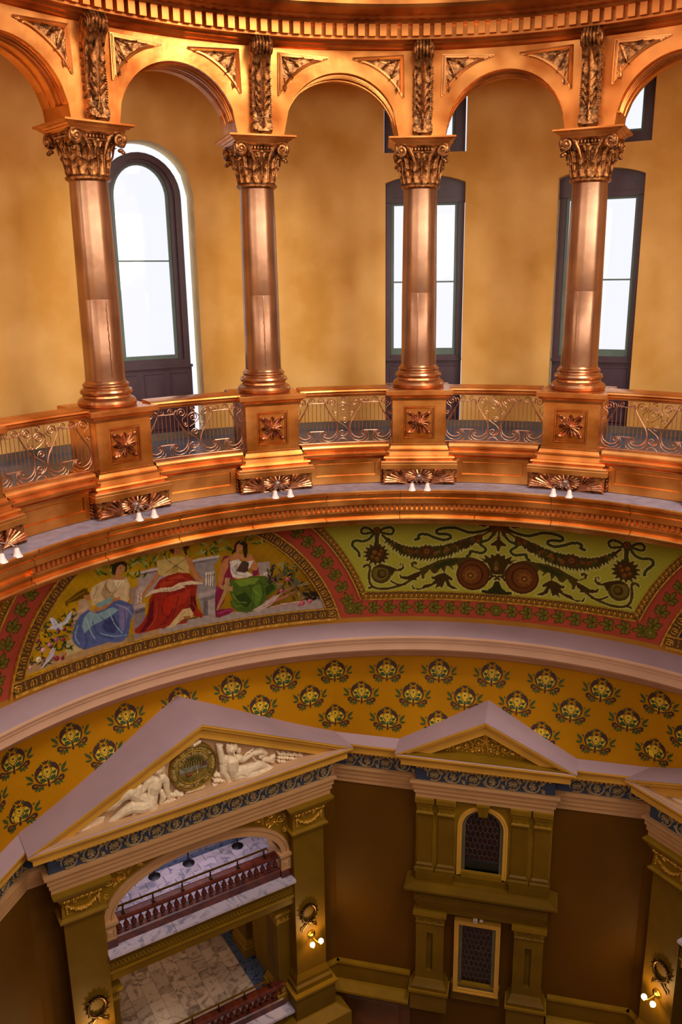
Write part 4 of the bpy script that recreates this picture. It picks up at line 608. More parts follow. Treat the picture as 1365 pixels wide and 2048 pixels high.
w = empty('foliage_spray', (0, 0, 0), -38.7, 'plaster corn leaves behind the feet of the reclining man', 'ornament'); chains(['m_leaf'], 'leaves', PLASTER, w, .008)
# the seal
SX, SZ, SR = -.13, -9.05, .475
seal = empty('state_seal', (0, 0, 0), -38.7, 'round gilded seal with stars, a ploughing scene and raised lettering', 'seal')
yb = DtA-.05
obj('disc', MB().lathe([(0, yb-.02), (SR*.96, yb-.02), (SR*.96, yb+.08)], 48, SX, 0, SZ, 'y'), mat('seal_ground', '8c7430', .5, .2, .3, 9, .1, 20, dark='5c5020'), seal)
obj('rim', MB().lathe([(SR*.93, yb-.02), (SR*.95, yb-.06), (SR*.985, yb-.07), (SR*1.02, yb-.05), (SR*1.03, yb+.08)], 48, SX, 0, SZ, 'y'), mat('seal_rim', 'a07c2c', .4, .5, .2, 12), seal)
obj('inner_ring', MB().lathe([(SR*.70, yb-.02), (SR*.71, yb-.035), (SR*.725, yb-.035), (SR*.735, yb-.02)], 48, SX, 0, SZ, 'y'), GILT, seal)
SEALT = mat('seal_letter_gilding', 'dcb870', .45, .2, .2, 20)
def lettering(txt, r, a_mid, span, size, flip, name):
    vs = []; fs = []; n = len(txt)
    for i, ch in enumerate(txt):
        if ch == ' ': continue
        cu = bpy.data.curves.new('t', 'FONT'); cu.body = ch; cu.size = size; cu.extrude = .008; cu.align_x = 'CENTER'; cu.align_y = 'CENTER'; cu.resolution_u = 2
        to = bpy.data.objects.new('t', cu); me = to.to_mesh()
        a = a_mid + span*(.5-(i+.5)/n)*(1 if not flip else -1); ar_ = radians(a); rot = ar_-pi/2 if not flip else ar_+pi/2
        o = len(vs)
        for v in me.vertices:
            x, z = v.co.x, v.co.y; vs.append((SX+r*cos(ar_)+x*cos(rot)-z*sin(rot), yb-.028-v.co.z, SZ+r*sin(ar_)+x*sin(rot)+z*cos(rot)))
        fs += [tuple(q+o for q in p.vertices) for p in me.polygons]
        to.to_mesh_clear(); bpy.data.objects.remove(to); bpy.data.curves.remove(cu)
    obj(name, MB().add(vs, fs), SEALT, seal, ang=0)
lettering('GREAT SEAL OF THE STATE OF KANSAS', SR*.845, 90, 226, .088, False, 'lettering')
lettering('AD ASTRA PER ASPERA', SR*.61, 90, 140, .070, False, 'lettering')
lettering('JANUARY 29, 1861', SR*.845, 270, 104, .088, True, 'lettering')
st = MB(); k = 0
for row, cnt in enumerate((5, 7, 8, 8, 6)):
    for i in range(cnt):
        cx = SX+(i-(cnt-1)/2)*.052+.01; cz = SZ+.21-row*.04-abs(i-(cnt-1)/2)*.006
        st.prism([(cx+(.014 if q % 2 == 0 else .006)*sin(q*pi/5), cz+(.014 if q % 2 == 0 else .006)*cos(q*pi/5)) for q in range(10)], yb-.035, yb-.02)
obj('star_field', st, mat('seal_dark', '2a2410', .5), seal, ang=0, kind='stuff')
hl = MB()
for i, (z, a) in enumerate(((.03, .018), (-.0, .014), (-.03, .012))):
    top_ = [(SX-.3+.03*q, SZ+z+a*sin(q*1.3+i*2)+.01*(q > 12)) for q in range(21)]; hl.prism(top_+[(SX+.3, SZ+z-.04), (SX-.3, SZ+z-.04)], yb-.03-.004*i, yb-.02)
obj('hills', hl, mat('seal_hills', '8c846c', .5, .1, .3, 12, dark='5a5640'), seal, ang=0)
hb_ = MB(); hb_.box(SX+.17, SX+.25, yb-.04, yb-.02, SZ-.03, SZ+.03); hb_.prism([(SX+.16, SZ+.03), (SX+.26, SZ+.03), (SX+.21, SZ+.06)], yb-.045, yb-.02); obj('cabin', hb_, mat('seal_cabin', '6a3418', .5), seal, ang=0)
hs = MB()
for hx in (-.12, -.07):
    hs.ball((SX+hx, yb-.035, SZ-.13), .035, .015, .02); hs.tube([(SX+hx-.03, yb-.035, SZ-.12), (SX+hx-.045, yb-.035, SZ-.095), (SX+hx-.06, yb-.035, SZ-.10)], [.012, .009, .006], 6)
    for lx in (-.025, -.015, .02, .03): hs.tube([(SX+hx+lx, yb-.035, SZ-.14), (SX+hx+lx-.006, yb-.035, SZ-.175)], [.006, .004], 5)
obj('plough_horses', hs, mat('seal_horses', '8a4018', .5), seal)
fmn = MB(); fmn.tube([(SX+.06, yb-.035, SZ-.17), (SX+.07, yb-.035, SZ-.12), (SX+.065, yb-.035, SZ-.08)], [.008, .014, .01], 6); fmn.ball((SX+.065, yb-.035, SZ-.062), .012); fmn.tube([(SX+.06, yb-.035, SZ-.1), (SX+.0, yb-.035, SZ-.15), (SX-.04, yb-.035, SZ-.16)], .004, 5)
obj('ploughman', fmn, SEALT, seal)
o = chains(['seal_crest'], 'crest_scrolls', PLASTER, seal, .008)
# piers, capitals, wreaths and lamps
def bell_leaf(b, x, y, z, rot, w, h, curl=.3): b.leaf(Matrix.Translation((x, y, z)) @ Matrix.Rotation(radians(rot), 4, 'Y'), w, h, curl, 3, .012, .02)
def pier(az, s, label, wlabel, llabel, light=True):
    t = empty('wall_pilaster', PL(az, s*2.425, 8, -15.8), az, label, 'pilaster', 'pilasters carrying the seal pediments'); zb = -15.8; D = lambda d: d-8
    h = .375
    obj('shaft', MB().box(-h, h, D(7.65), .1, -15.25-zb, -11.45-zb), OLIVE, t, ang=0)
    obj('base_moulding', MB().loft([(-h-.09, h+.09, D(7.54), .1, -15.62-zb), (-h-.09, h+.09, D(7.54), .1, -15.5-zb), (-h-.05, h+.05, D(7.59), .1, -15.45-zb), (-h-.05, h+.05, D(7.59), .1, -15.36-zb), (-h, h, D(7.65), .1, -15.22-zb)]), OLIVE, t, ang=20)
    obj('plinth', MB().box(-h-.14, h+.14, D(7.48), .1, -16.3-zb, -15.65-zb), OLIVE, t, ang=0)
    obj('plinth_cap', MB().loft([(-h-.18, h+.18, D(7.42), .1, -15.68-zb), (-h-.18, h+.18, D(7.42), .1, -15.62-zb)]), OLIVED, t, ang=0)
    obj('footing', MB().loft([(-h-.4, h+.4, D(7.2), .1, -18.9-zb), (-h-.4, h+.4, D(7.2), .1, -16.45-zb), (-h-.3, h+.3, D(7.3), .1, -16.4-zb), (-h-.14, h+.14, D(7.44), .1, -16.3-zb)]), OLIVED, t, ang=0)
    c = obj('capital', MB().loft([(-h-.07, h+.07, D(7.55), .1, -11.50-zb), (-h-.08, h+.08, D(7.54), .1, -11.46-zb), (-h-.02, h+.02, D(7.61), .1, -11.43-zb), (-h-.0, h+.0, D(7.63), .1, -11.10-zb), (-h-.03, h+.03, D(7.58), .1, -11.07-zb),
        (-h-.05, h+.05, D(7.56), .1, -10.98-zb), (-h-.08, h+.08, D(7.52), .1, -10.96-zb), (-h-.1, h+.1, D(7.5), .1, -10.88-zb), (-h-.15, h+.15, D(7.44), .1, -10.86-zb), (-h-.17, h+.17, D(7.42), .1, -10.80-zb)]), OLIVED, t, ang=20)
    be = MB()
    for k in range(9): be.ball((-h+.04+k*(2*h-.08)/8, D(7.545), -11.02-zb), .028, .022, .026, 8, 5)
    for k in range(8): be.box(-h+.075+k*(2*h-.08)/8, -h+.10+k*(2*h-.08)/8, D(7.53), D(7.56), -11.045-zb, -10.995-zb)
    obj('bead_row', be, GILT, c)
    ga = MB(); pts = [(x, D(7.60), -11.17-zb-.14*(1-(x/.27)**2)) for x in np.linspace(-.27, .27, 13)]
    ga.tube(pts, [.02+.022*(1-abs(i-6)/6) for i in range(13)], 7)
    for i, p in enumerate(pts): ga.ball((p[0], p[1]-.03, p[2]+.01*(-1)**i), .024, .02, .022, 7, 5)
    for sx in (-1, 1):
        for dz, r in ((0, .03), (-.05, .026), (-.1, .024), (-.15, .02), (.03, .025)): ga.ball((sx*.3+.012*(dz*40 % 2), D(7.60), -11.17-zb+dz), r, .025, r, 7, 5)
        bell_leaf(ga, sx*.1, D(7.62), -11.16-zb, sx*60, .05, .1)
    obj('garland', ga, GILT, c)
    # wreath
    wr = empty('bronze_wreath', PL(az, s*2.37, 7.65, -13.66), az, wlabel, 'wreath', 'wreaths on the pilasters'); wr.scale = (1.15, 1, 1.15); b = MB()
    b.tube([(.155*cos(a), -.03, .19*sin(a)) for a in np.linspace(0, 2*pi, 24, False)], .03, 6, True); obj('ring', b, BRONZE, wr); b = MB()
    for k in range(30):
        a = 2*pi*k/30; M = Matrix.Translation((.155*cos(a), -.045, .19*sin(a))) @ Matrix.Rotation(-(a+.7*(-1)**k), 4, 'Y'); b.leaf(M, .035, .075, .2, 1, .008, .01); b.ball((.155*cos(a+.1), -.055, .19*sin(a+.1)), .014, n=6, m=4)
    obj('leaves', b, FRREL if 0 else BRONZE, wr); b = MB()
    for sx in (-1, 1): b.tube([(0, -.03, -.2), (sx*.06, -.04, -.24), (sx*.1, -.03, -.3), (sx*.15, -.04, -.32), (sx*.17, -.03, -.38)], [.015, .02, .014, .018, .006], 5); b.tube([(0, -.03, -.2), (sx*.08, -.04, -.19), (sx*.06, -.04, -.26), (0, -.03, -.22)], .012, 5)
    obj('ribbon', b, BRONZE, wr)
    la = empty('wall_lamp', PL(az, s*2.425, 7.65, -14.3), az, llabel, 'lamp', 'twin globe lamps on the pilasters')
    obj('backplate', MB().lathe([(0, -.07), (.05, -.065), (.075, -.04), (.1, -.03), (.105, 0)], 20, 0, 0, .03, 'y'), BRASS, la)
    for sx in (-1, 1):
        obj('arm', MB().tube([(0, -.06, .02), (sx*.03, -.15, -.03), (sx*.07, -.22, -.08), (sx*.11, -.26, -.06)], [.02, .016, .014, .014], 7), BRASS, la)
        obj('globe_holder', MB().lathe([(0, -.1), (.03, -.095), (.04, -.07), (.02, -.05)], 12, sx*.11, -.26, 0), BRASS, la)
        obj('globe', MB().ball((sx*.11, -.26, -.015), .058, n=16, m=10), GLOBE, la)
    if light:
        p = PL(az, s*2.425, 7.28, -14.28); point('wall_lamp_light', p, 26, (1, .62, .22), .06)
    return t
pier(-38.7, -1, 'olive wall pilaster left of the big balcony arch', 'bronze laurel wreath on the pilaster at bottom left of the arch', 'twin globe wall lamp on the pilaster left of the arch')
pier(-38.7, 1, 'olive wall pilaster right of the big balcony arch', 'bronze laurel wreath on the pilaster right of the balconies', 'twin globe wall lamp on the pilaster right of the balconies')
pier(51.3, -1, 'olive wall pilaster at the bottom right edge of the picture', 'bronze laurel wreath on the bottom right pilaster', 'twin globe wall lamp at bottom right')
# side B: two-storey window bay
AZB = 6.3
bay = bpy.data.objects.new('window_surround', None); COL.objects.link(bay); bay.rotation_euler = (0, 0, -radians(AZB)); tr(bay, 'olive two-storey window bay with an arched window above a square one', 'window surround')
obj('backing_wall', MB().box(-1.45, -.62, 7.86, 8.0, -12.8, -10.8).box(.62, 1.45, 7.86, 8.0, -12.8, -10.8).prism([(-.62, -11.46), (-.62, -10.8), (.62, -10.8), (.62, -11.46)]+[(.44*cos(a), -11.46+.44*sin(a)) for a in np.linspace(0, pi, 18)], 7.86, 8.0).box(-.62, -.44, 7.86, 8.0, -12.8, -11.46).box(.44, .62, 7.86, 8.0, -12.8, -11.46), OLIVED, bay, ang=0)
for k, (xa, xb) in enumerate(((-1.40, -1.085), (-.945, -.62), (.62, .945), (1.085, 1.40))):
    p = obj('pilaster_shaft', MB().box(xa, xb, 7.78, 7.86, -12.45, -11.18), OLIVE, bay, ang=0)
    obj('pilaster_capital', MB().loft([(xa-.03, xb+.03, 7.73, 7.9, -11.20), (xa-.03, xb+.03, 7.73, 7.9, -11.17), (xa, xb, 7.765, 7.9, -11.15), (xa, xb, 7.76, 7.9, -11.02), (xa-.02, xb+.02, 7.73, 7.9, -11.0), (xa-.02, xb+.02, 7.73, 7.9, -10.93), (xa-.05, xb+.05, 7.69, 7.9, -10.91), (xa-.05, xb+.05, 7.68, 7.9, -10.80)]), OLIVED, bay, ang=20)
    be = MB(); 
    for q in range(8): be.box(xa+.01+q*.04, xa+.032+q*.04, 7.715, 7.74, -10.985, -10.945)
    for q in (.25, .75):
        cx = xa+(xb-xa)*q
        for a in range(6): be.ball((cx+.025*cos(a*pi/3), 7.755, -11.085+.03*sin(a*pi/3)), .014, n=6, m=4)
        be.ball((cx, 7.75, -11.085), .014, n=6, m=4)
    obj('capital_beads', be, OLIVED, bay)
    obj('pilaster_base', MB().loft([(xa-.06, xb+.06, 7.69, 7.9, -12.64), (xa-.06, xb+.06, 7.69, 7.9, -12.56), (xa-.02, xb+.02, 7.74, 7.9, -12.54), (xa-.03, xb+.03, 7.73, 7.9, -12.48), (xa, xb, 7.78, 7.9, -12.45)]), OLIVE, bay, ang=20)
for s in (-1, 1):
    x0, x1 = sorted((s*.6, s*1.42)); obj('pedestal_block', MB().box(x0, x1, 7.68, 8, -12.86, -12.64), OLIVE, bay, ang=0)
obj('panel_under_sill', MB().box(-.6, .6, 7.80, 8, -12.86, -12.72), OLIVE, bay, ang=0)
obj('ledge', MB().loft([(-1.45, 1.45, 7.66, 8, -13.14), (-1.5, 1.5, 7.6, 8, -13.08), (-1.6, 1.6, 7.46, 8, -12.98), (-1.64, 1.64, 7.42, 8, -12.95), (-1.64, 1.64, 7.42, 8, -12.90), (-1.45, 1.45, 7.62, 8, -12.86)]), OLIVE, bay, ang=0)
obj('lower_entablature', MB().loft([(-1.38, 1.38, 7.74, 8, -13.68), (-1.38, 1.38, 7.74, 8, -13.52), (-1.41, 1.41, 7.71, 8, -13.50), (-1.43, 1.43, 7.69, 8, -13.42), (-1.45, 1.45, 7.67, 8, -13.38), (-1.45, 1.45, 7.68, 8, -13.14)]), OLIVE, bay, ang=0)
gq = MB()
for k in range(33): x = -1.4+k*.0875; gq.tube([(x+.03*cos(a), 7.665, -13.26+.05*sin(a)) for a in np.linspace(0, 2*pi, 8, False)], .01, 4, True)
obj('guilloche_band', gq, OLIVED, bay, kind='stuff')
for s in (-1, 1):
    xa, xb = sorted((s*.77, s*1.40))
    sh = holewall(lambda q, d, z: (q, 7.72+d, z), xa, xb, -15.5, -13.98, [((xa+xb)/2-.07, (xa+xb)/2+.07, -15.3, lambda q: -14.25)], .1, .4, False)
    b = MB(); b.add(sh[0].v, sh[0].f); b.add(sh[1].v, sh[1].f); b.box(xa, xb, 7.82, 8, -15.5, -13.98); b.add([(xa, 7.72, -15.5), (xa, 7.82, -15.5), (xa, 7.82, -13.98), (xa, 7.72, -13.98), (xb, 7.72, -15.5), (xb, 7.82, -15.5), (xb, 7.82, -13.98), (xb, 7.72, -13.98)], [(0, 3, 2, 1), (4, 5, 6, 7)])
    obj('pilaster_shaft', b, OLIVE, bay, ang=0)
    c = obj('pilaster_capital', MB().loft([(xa-.0, xb+.0, 7.69, 8, -13.99), (xa-.01, xb+.01, 7.68, 8, -13.96), (xa+.01, xb-.01, 7.71, 8, -13.94), (xa-.03, xb+.03, 7.67, 8, -13.76), (xa-.06, xb+.06, 7.62, 8, -13.74), (xa-.06, xb+.06, 7.62, 8, -13.64)]), OLIVED, bay, ang=20)
    b = MB(); mx = (xa+xb)/2
    for q in (-1, 1):
        b.tube([(mx+q*x, 7.66, z) for x, z in spiral(.27, -13.8, .06, 1.5, pi/2, -1, 16)], .012, 5); b.tube([(mx+q*x, 7.68, z) for x, z in spiral(.1, -13.9, .05, 1.3, pi/2, 1, 14)], .01, 5)
        for x, r in ((.05, 20), (.16, 35), (.22, 60)): bell_leaf(b, mx+q*x, 7.69, -13.94, q*r, .05, .12)
    bell_leaf(b, mx, 7.69, -13.94, 0, .09, .17); obj('leaf_scrolls', b, OLIVED, c)
    obj('pilaster_base', MB().loft([(xa-.1, xb+.1, 7.6, 8, -15.74), (xa-.1, xb+.1, 7.6, 8, -15.66), (xa-.06, xb+.06, 7.64, 8, -15.62), (xa-.03, xb+.03, 7.68, 8, -15.55), (xa, xb, 7.72, 8, -15.5)]), OLIVE, bay, ang=20)
    obj('base_fillet', MB().box(xa-.14, xb+.14, 7.55, 8, -15.80, -15.74), OLIVED, bay, ang=0)
    obj('base_block', MB().box(xa-.1, xb+.1, 7.6, 8, -16.3, -15.80), OLIVE, bay, ang=0)
# arched window and its square neighbour below
def hexlead(b, x0, x1, z0, z1, topf, cw=.105, ch=.2):
    rows = int((z1-z0)/(ch*.75))+2
    for r in range(rows):
        for k in range(int((x1-x0)/cw)+3):
            cx = x0+(k-.5)*cw+(cw/2 if r % 2 else 0); cz = z1-r*ch*.75
            P = [(cx, cz+ch/2), (cx+cw/2, cz+ch/4), (cx+cw/2, cz-ch/4), (cx, cz-ch/2)]
            for p, q in zip(P[:-1], P[1:]):
                m_ = ((p[0]+q[0])/2, (p[1]+q[1])/2)
                if x0 < m_[0] < x1 and z0 < m_[1] < topf(m_[0]): b.tube([(p[0], 0, p[1]), (q[0], 0, q[1])], .006, 4)
def bwindow(n, hw, zb, zs, rise, clear):
    t = bpy.data.objects.new('window_%d' % n, None); COL.objects.link(t); t['kind'] = 'structure'; t.rotation_euler = (0, 0, -radians(AZB))
    def ol(h, r, b_): 
        if rise: return [(-h, b_), (h, b_)]+[(h*cos(a), zs+r*sin(a)) for a in np.linspace(0, pi, 20)]
        return [(-h, b_), (h, b_), (h, r), (-h, r)]
    def ring(o, i, y0, y1):
        m = len(o); vs = [(x, y0, z) for x, z in o]+[(x, y0, z) for x, z in i]+[(x, y1, z) for x, z in i]+[(x, y1, z) for x, z in o]; fs = []
        for k in range(m): j = (k+1) % m; fs += [(k, j, m+j, m+k), (m+k, m+j, 2*m+j, 2*m+k), (k, 3*m+k, 3*m+j, j)]
        return MB().add(vs, fs)
    if rise:
        o1, o2, o3 = ol(hw, hw, zb), ol(hw-.1, hw-.1, zb), ol(hw-.17, hw-.17, zb+.1)
        obj('casing', MB().add(*(lambda q: (q.v, q.f))(ring(o1, ol(hw-.035, hw-.035, zb), 7.82, 7.9))).add(*(lambda q: (q.v, q.f))(ring(ol(hw-.035, hw-.035, zb), o2, 7.84, 7.99))), GOLDM, t, ang=30, kind='structure')
        obj('jamb', ring(o2, o3, 7.90, 7.99), JAMB, t, ang=30, kind='structure'); obj('sill', MB().box(-hw+.1, hw-.1, 7.80, 7.99, zb-.03, zb+.1), OLIVED, t, kind='structure', ang=0)
        obj('pane', MB().prism(o3, 7.97, 7.985), RDGL, t, kind='structure', ang=0); obj('clear_pane', MB().box(-hw+.17, hw-.17, 7.955, 7.97, zb+.1, zb+.33), GRGL, t, kind='structure', ang=0)
        b = MB(); h3 = hw-.17; hexlead(b, -h3, h3, zb+.33, zs+h3, lambda x: zs+sqrt(max(0, h3*h3-x*x)))
        kx = MB().loft([(-.09, .09, 7.76, 7.9, -11.12), (-.12, .12, 7.72, 7.9, -10.86), (-.14, .14, 7.70, 7.9, -10.85), (-.14, .14, 7.70, 7.9, -10.80)])
        for q in (-.05, 0, .05): kx.tube([(q*.8, 7.755, -11.11), (q, 7.72, -10.87)], .015, 5)
        obj('keystone', kx, OLIVED, t, kind='structure')
    else:
        o1, o2, o3 = ol(hw, zs, zb), ol(hw-.1, zs-.1, zb+.1), ol(hw-.18, zs-.13, zb+.2)
        obj('casing', MB().add(*(lambda q: (q.v, q.f))(ring(o1, ol(hw-.035, zs-.035, zb+.035), 7.84, 8.0))).add(*(lambda q: (q.v, q.f))(ring(ol(hw-.035, zs-.035, zb+.035), o2, 7.86, 7.99))), GOLDM, t, ang=0, kind='structure')
        obj('jamb', ring(o2, o3, 7.90, 7.99), JAMB, t, ang=0, kind='structure'); obj('pane', MB().prism(o3, 7.97, 7.985), RDGL, t, kind='structure', ang=0)
        b = MB(); hexlead(b, -hw+.18, hw-.18, zb+.3, zs-.13, lambda x: 99)
    lo_ = obj('leading', b, LEAD, t, (0, 7.96, 0), kind='structure'); return t
bwindow(6, .54, -12.68, -11.46, True, .3); bt = bwindow(7, .51, -15.86, -13.92, False, 0); bt.location = PL(AZB, -.04, 0, 0)
for (w_, h_, x_, z_, nm, lb) in ((.09, .14, -.09, -13.80, 'alarm_box', 'small pale alarm box above the lower red window'), (.07, .06, .045, -13.79, 'switch_plate', 'tiny white plate beside the alarm box')):
    e = empty(nm, PL(AZB, x_, 7.86, z_), AZB, lb, 'wall fitting'); obj('case', MB().loft([(-w_/2, w_/2, -.05, .14, -h_/2), (-w_/2, w_/2, -.05, .14, h_/2)]), WHITEP, e, ang=0)
    if h_ > .1: obj('speaker_grille', MB().box(-.03, .03, -.055, -.05, -.05, -.01), SLATE, e, ang=0); obj('lens', MB().ball((0, -.055, .03), .015), GLOBEOFF, e)
# wainscot on the plain parts of sides B
for k, (az, spans) in enumerate(((6.3, ((-L8, -1.55), (1.55, L8), (-.6, .5))), (-83.7, ((-1, L8),)), (-38.7, ((-L8, -2.9), (2.9, L8))), (51.3, ((-L8, -2.9), (2.9, L8))))):
    t = bpy.data.objects.new('trim_%d' % (6+k), None); COL.objects.link(t); t['kind'] = 'structure'; t.rotation_euler = (0, 0, -radians(az))
    for a, b in spans:
        big = abs(b-a) > 1.2
        obj('chair_rail', MB().loft([(a, b, 7.93, 8.02, -15.74), (a, b, 7.88, 8.02, -15.68), (a, b, 7.88, 8.02, -15.62)]), OLIVED, t, kind='structure', ang=0)
        obj('dado', MB().box(a, b, 7.93, 8.02, -16.15, -15.74), OLIVE, t, kind='structure', ang=0)
        if big:
            obj('shelf_moulding', MB().loft([(a, b, 7.7, 8.02, -16.34), (a, b, 7.62, 8.02, -16.26), (a, b, 7.62, 8.02, -16.2), (a, b, 7.85, 8.02, -16.14)]), OLIVED, t, kind='structure', ang=0)
            obj('wainscot_panel', MB().box(a, b, 7.95, 8.02, -19, -16.34), WOOD, t, kind='structure', ang=0)
            obj('raised_panel', MB().loft([(a+.2, b-.2, 7.95, 7.96, -18.5), (a+.25, b-.25, 7.91, 7.96, -18.45), (a+.25, b-.25, 7.91, 7.96, -16.65), (a+.2, b-.2, 7.95, 7.96, -16.6)]), WOOD, t, kind='structure', ang=0)

NEAR = ['standing partly beyond the left edge', 'left of the arched window', 'between the arched window and the tall windows', 'in front of the left tall window', 'in front of the right tall window', 'beyond the right edge']
# ---- pedestal (origin: column axis radius 7, ledge level)
def pedestal():
    t = empty('column_pedestal', (0, 0, 0)); Z = 3.53
    obj('die', MB().box(-.46, .46, -.44, .46, -2.86+Z, -2.04+Z), COPPER, t, ang=0)
    fr = MB()
    for a in ((-.46, -.27, -2.86, -2.04), (.27, .46, -2.86, -2.04), (-.27, .27, -2.86, -2.74), (-.27, .27, -2.17, -2.04)): fr.box(a[0], a[1], -.475, -.43, a[2]+Z, a[3]+Z)
    obj('face_border', fr, COPPER, t, ang=0)
    P = [(-.255, -2.725+Z), (.255, -2.725+Z), (.255, -2.185+Z), (-.255, -2.185+Z)]; q = MB(); q.tube([(x, -.47, z) for x, z in P], .018, 5, True); q.tube([(x*.9, -.455, (z-1.075)*.9+1.075) for x, z in P], .012, 5, True); obj('panel_moulding', q, COPPER2, t)
    ro = MB()
    for k in range(8):
        a = pi/4*k; M = Matrix.Translation((0, -.455, -2.455+Z)) @ Matrix.Rotation(a+pi/4*0, 4, 'Y'); ro.leaf(M, .15 if k % 2 else .13, .255 if k % 2 else .2, .05, 1, .014, .045)
    for k in range(16):
        a = pi/8*k+pi/16; ro.tube([(.04*cos(a), -.48, -2.455+Z+.04*sin(a)), (.16*cos(a), -.475, -2.455+Z+.16*sin(a))], [.008, .012], 5)
    for sx in (-1, 1):
        for sz in (-1, 1): ro.ball((sx*.17, -.485, -2.455+Z+sz*.17), .035, .02, .035)
    ro.ball((0, -.49, -2.455+Z), .042, .03, .042, 12, 8); obj('rosette', ro, RELIEFC, t)
    obj('cap', MB().loft([(-.46, .46, -.46, .47, -2.08+Z), (-.49, .49, -.49, .49, -2.06+Z), (-.5, .5, -.5, .5, -2.02+Z), (-.52, .52, -.52, .52, -2.0+Z), (-.545, .545, -.55, .55, -1.975+Z), (-.575, .575, -.575, .575, -1.965+Z), (-.575, .575, -.575, .575, -1.895+Z), (-.565, .565, -.565, .565, -1.885+Z)]), COPPER2, t, ang=20)
    obj('base_moulding', MB().loft([(-.66, .66, -.645, .4, -3.155+Z), (-.66, .66, -.645, .4, -3.125+Z), (-.64, .64, -.625, .4, -3.105+Z), (-.585, .585, -.58, .4, -3.095+Z), (-.585, .585, -.58, .4, -3.08+Z), (-.62, .62, -.61, .4, -3.06+Z), (-.61, .61, -.60, .4, -3.03+Z), (-.565, .565, -.555, .4, -3.02+Z), (-.55, .55, -.545, .4, -2.95+Z), (-.565, .565, -.56, .4, -2.945+Z), (-.565, .565, -.56, .4, -2.92+Z), (-.51, .51, -.505, .4, -2.91+Z), (-.49, .49, -.49, .4, -2.86+Z), (-.475, .475, -.485, .4, -2.855+Z), (-.475, .475, -.485, .4, -2.83+Z)]), COPPER2, t, ang=15)
    obj('bracket_slab', MB().loft([(-.665, .665, -.65, .4, -3.245+Z), (-.665, .665, -.65, .4, -3.165+Z), (-.655, .655, -.64, .4, -3.155+Z)]), COPPER, t, ang=0)
    c = obj('corbel', MB().loft([(-.57, .57, -.56, .4, 0), (-.62, .62, -.60, .4, .05), (-.63, .63, -.61, .4, .285)]), COPDARK, t, ang=0)
    b = MB()
    for k in range(18):                                   # central oval shell
        a = 2*pi*k/18; b.tube([(.05*cos(a), -.63, .155+.03*sin(a)), (.15*cos(a), -.665, .155+.07*sin(a)), (.235*cos(a), -.635, .155+.115*sin(a))], [.008, .017, .02], 6)
        b.ball((.24*cos(a), -.635, .155+.12*sin(a)), .02, .02, .016, 7, 5)
    b.ball((0, -.64, .155), .06, .05, .045)
    for s in (-1, 1):
        for k in range(7):                                # outer fans
            u = k/6; x1, z1 = s*(.30+.32*min(1, u*1.35)), .27-.25*max(0, u*1.25-.25)
            b.tube([(s*.2, -.62, .03), (s*(.25+.12*u), -.655, .06+.1*(1-u)), (x1*.96, -.655, (z1+.06)*.75+.02*(1-u)), (x1, -.625, z1)], [.006, .016, .024, .022], 6)
        for k in range(4): b.ball((s*(.33+k*.085), -.63, .275), .03, .025, .018, 7, 5)
        for k in range(5):                                # side scrolls on the return
            b.tube([(s*.63, -.5+k*.02, .03+k*.05), (s*.655, -.46, .06+k*.05), (s*.64, -.4, .05+k*.05)], .018, 5); b.ball((s*.645, -.48, .04+k*.055), .022, .03, .02, 7, 5)
    b.tube([(-.62, -.61, .012), (.62, -.61, .012)], .012, 5); obj('shell_relief', b, RELIEFC, c)
    return t
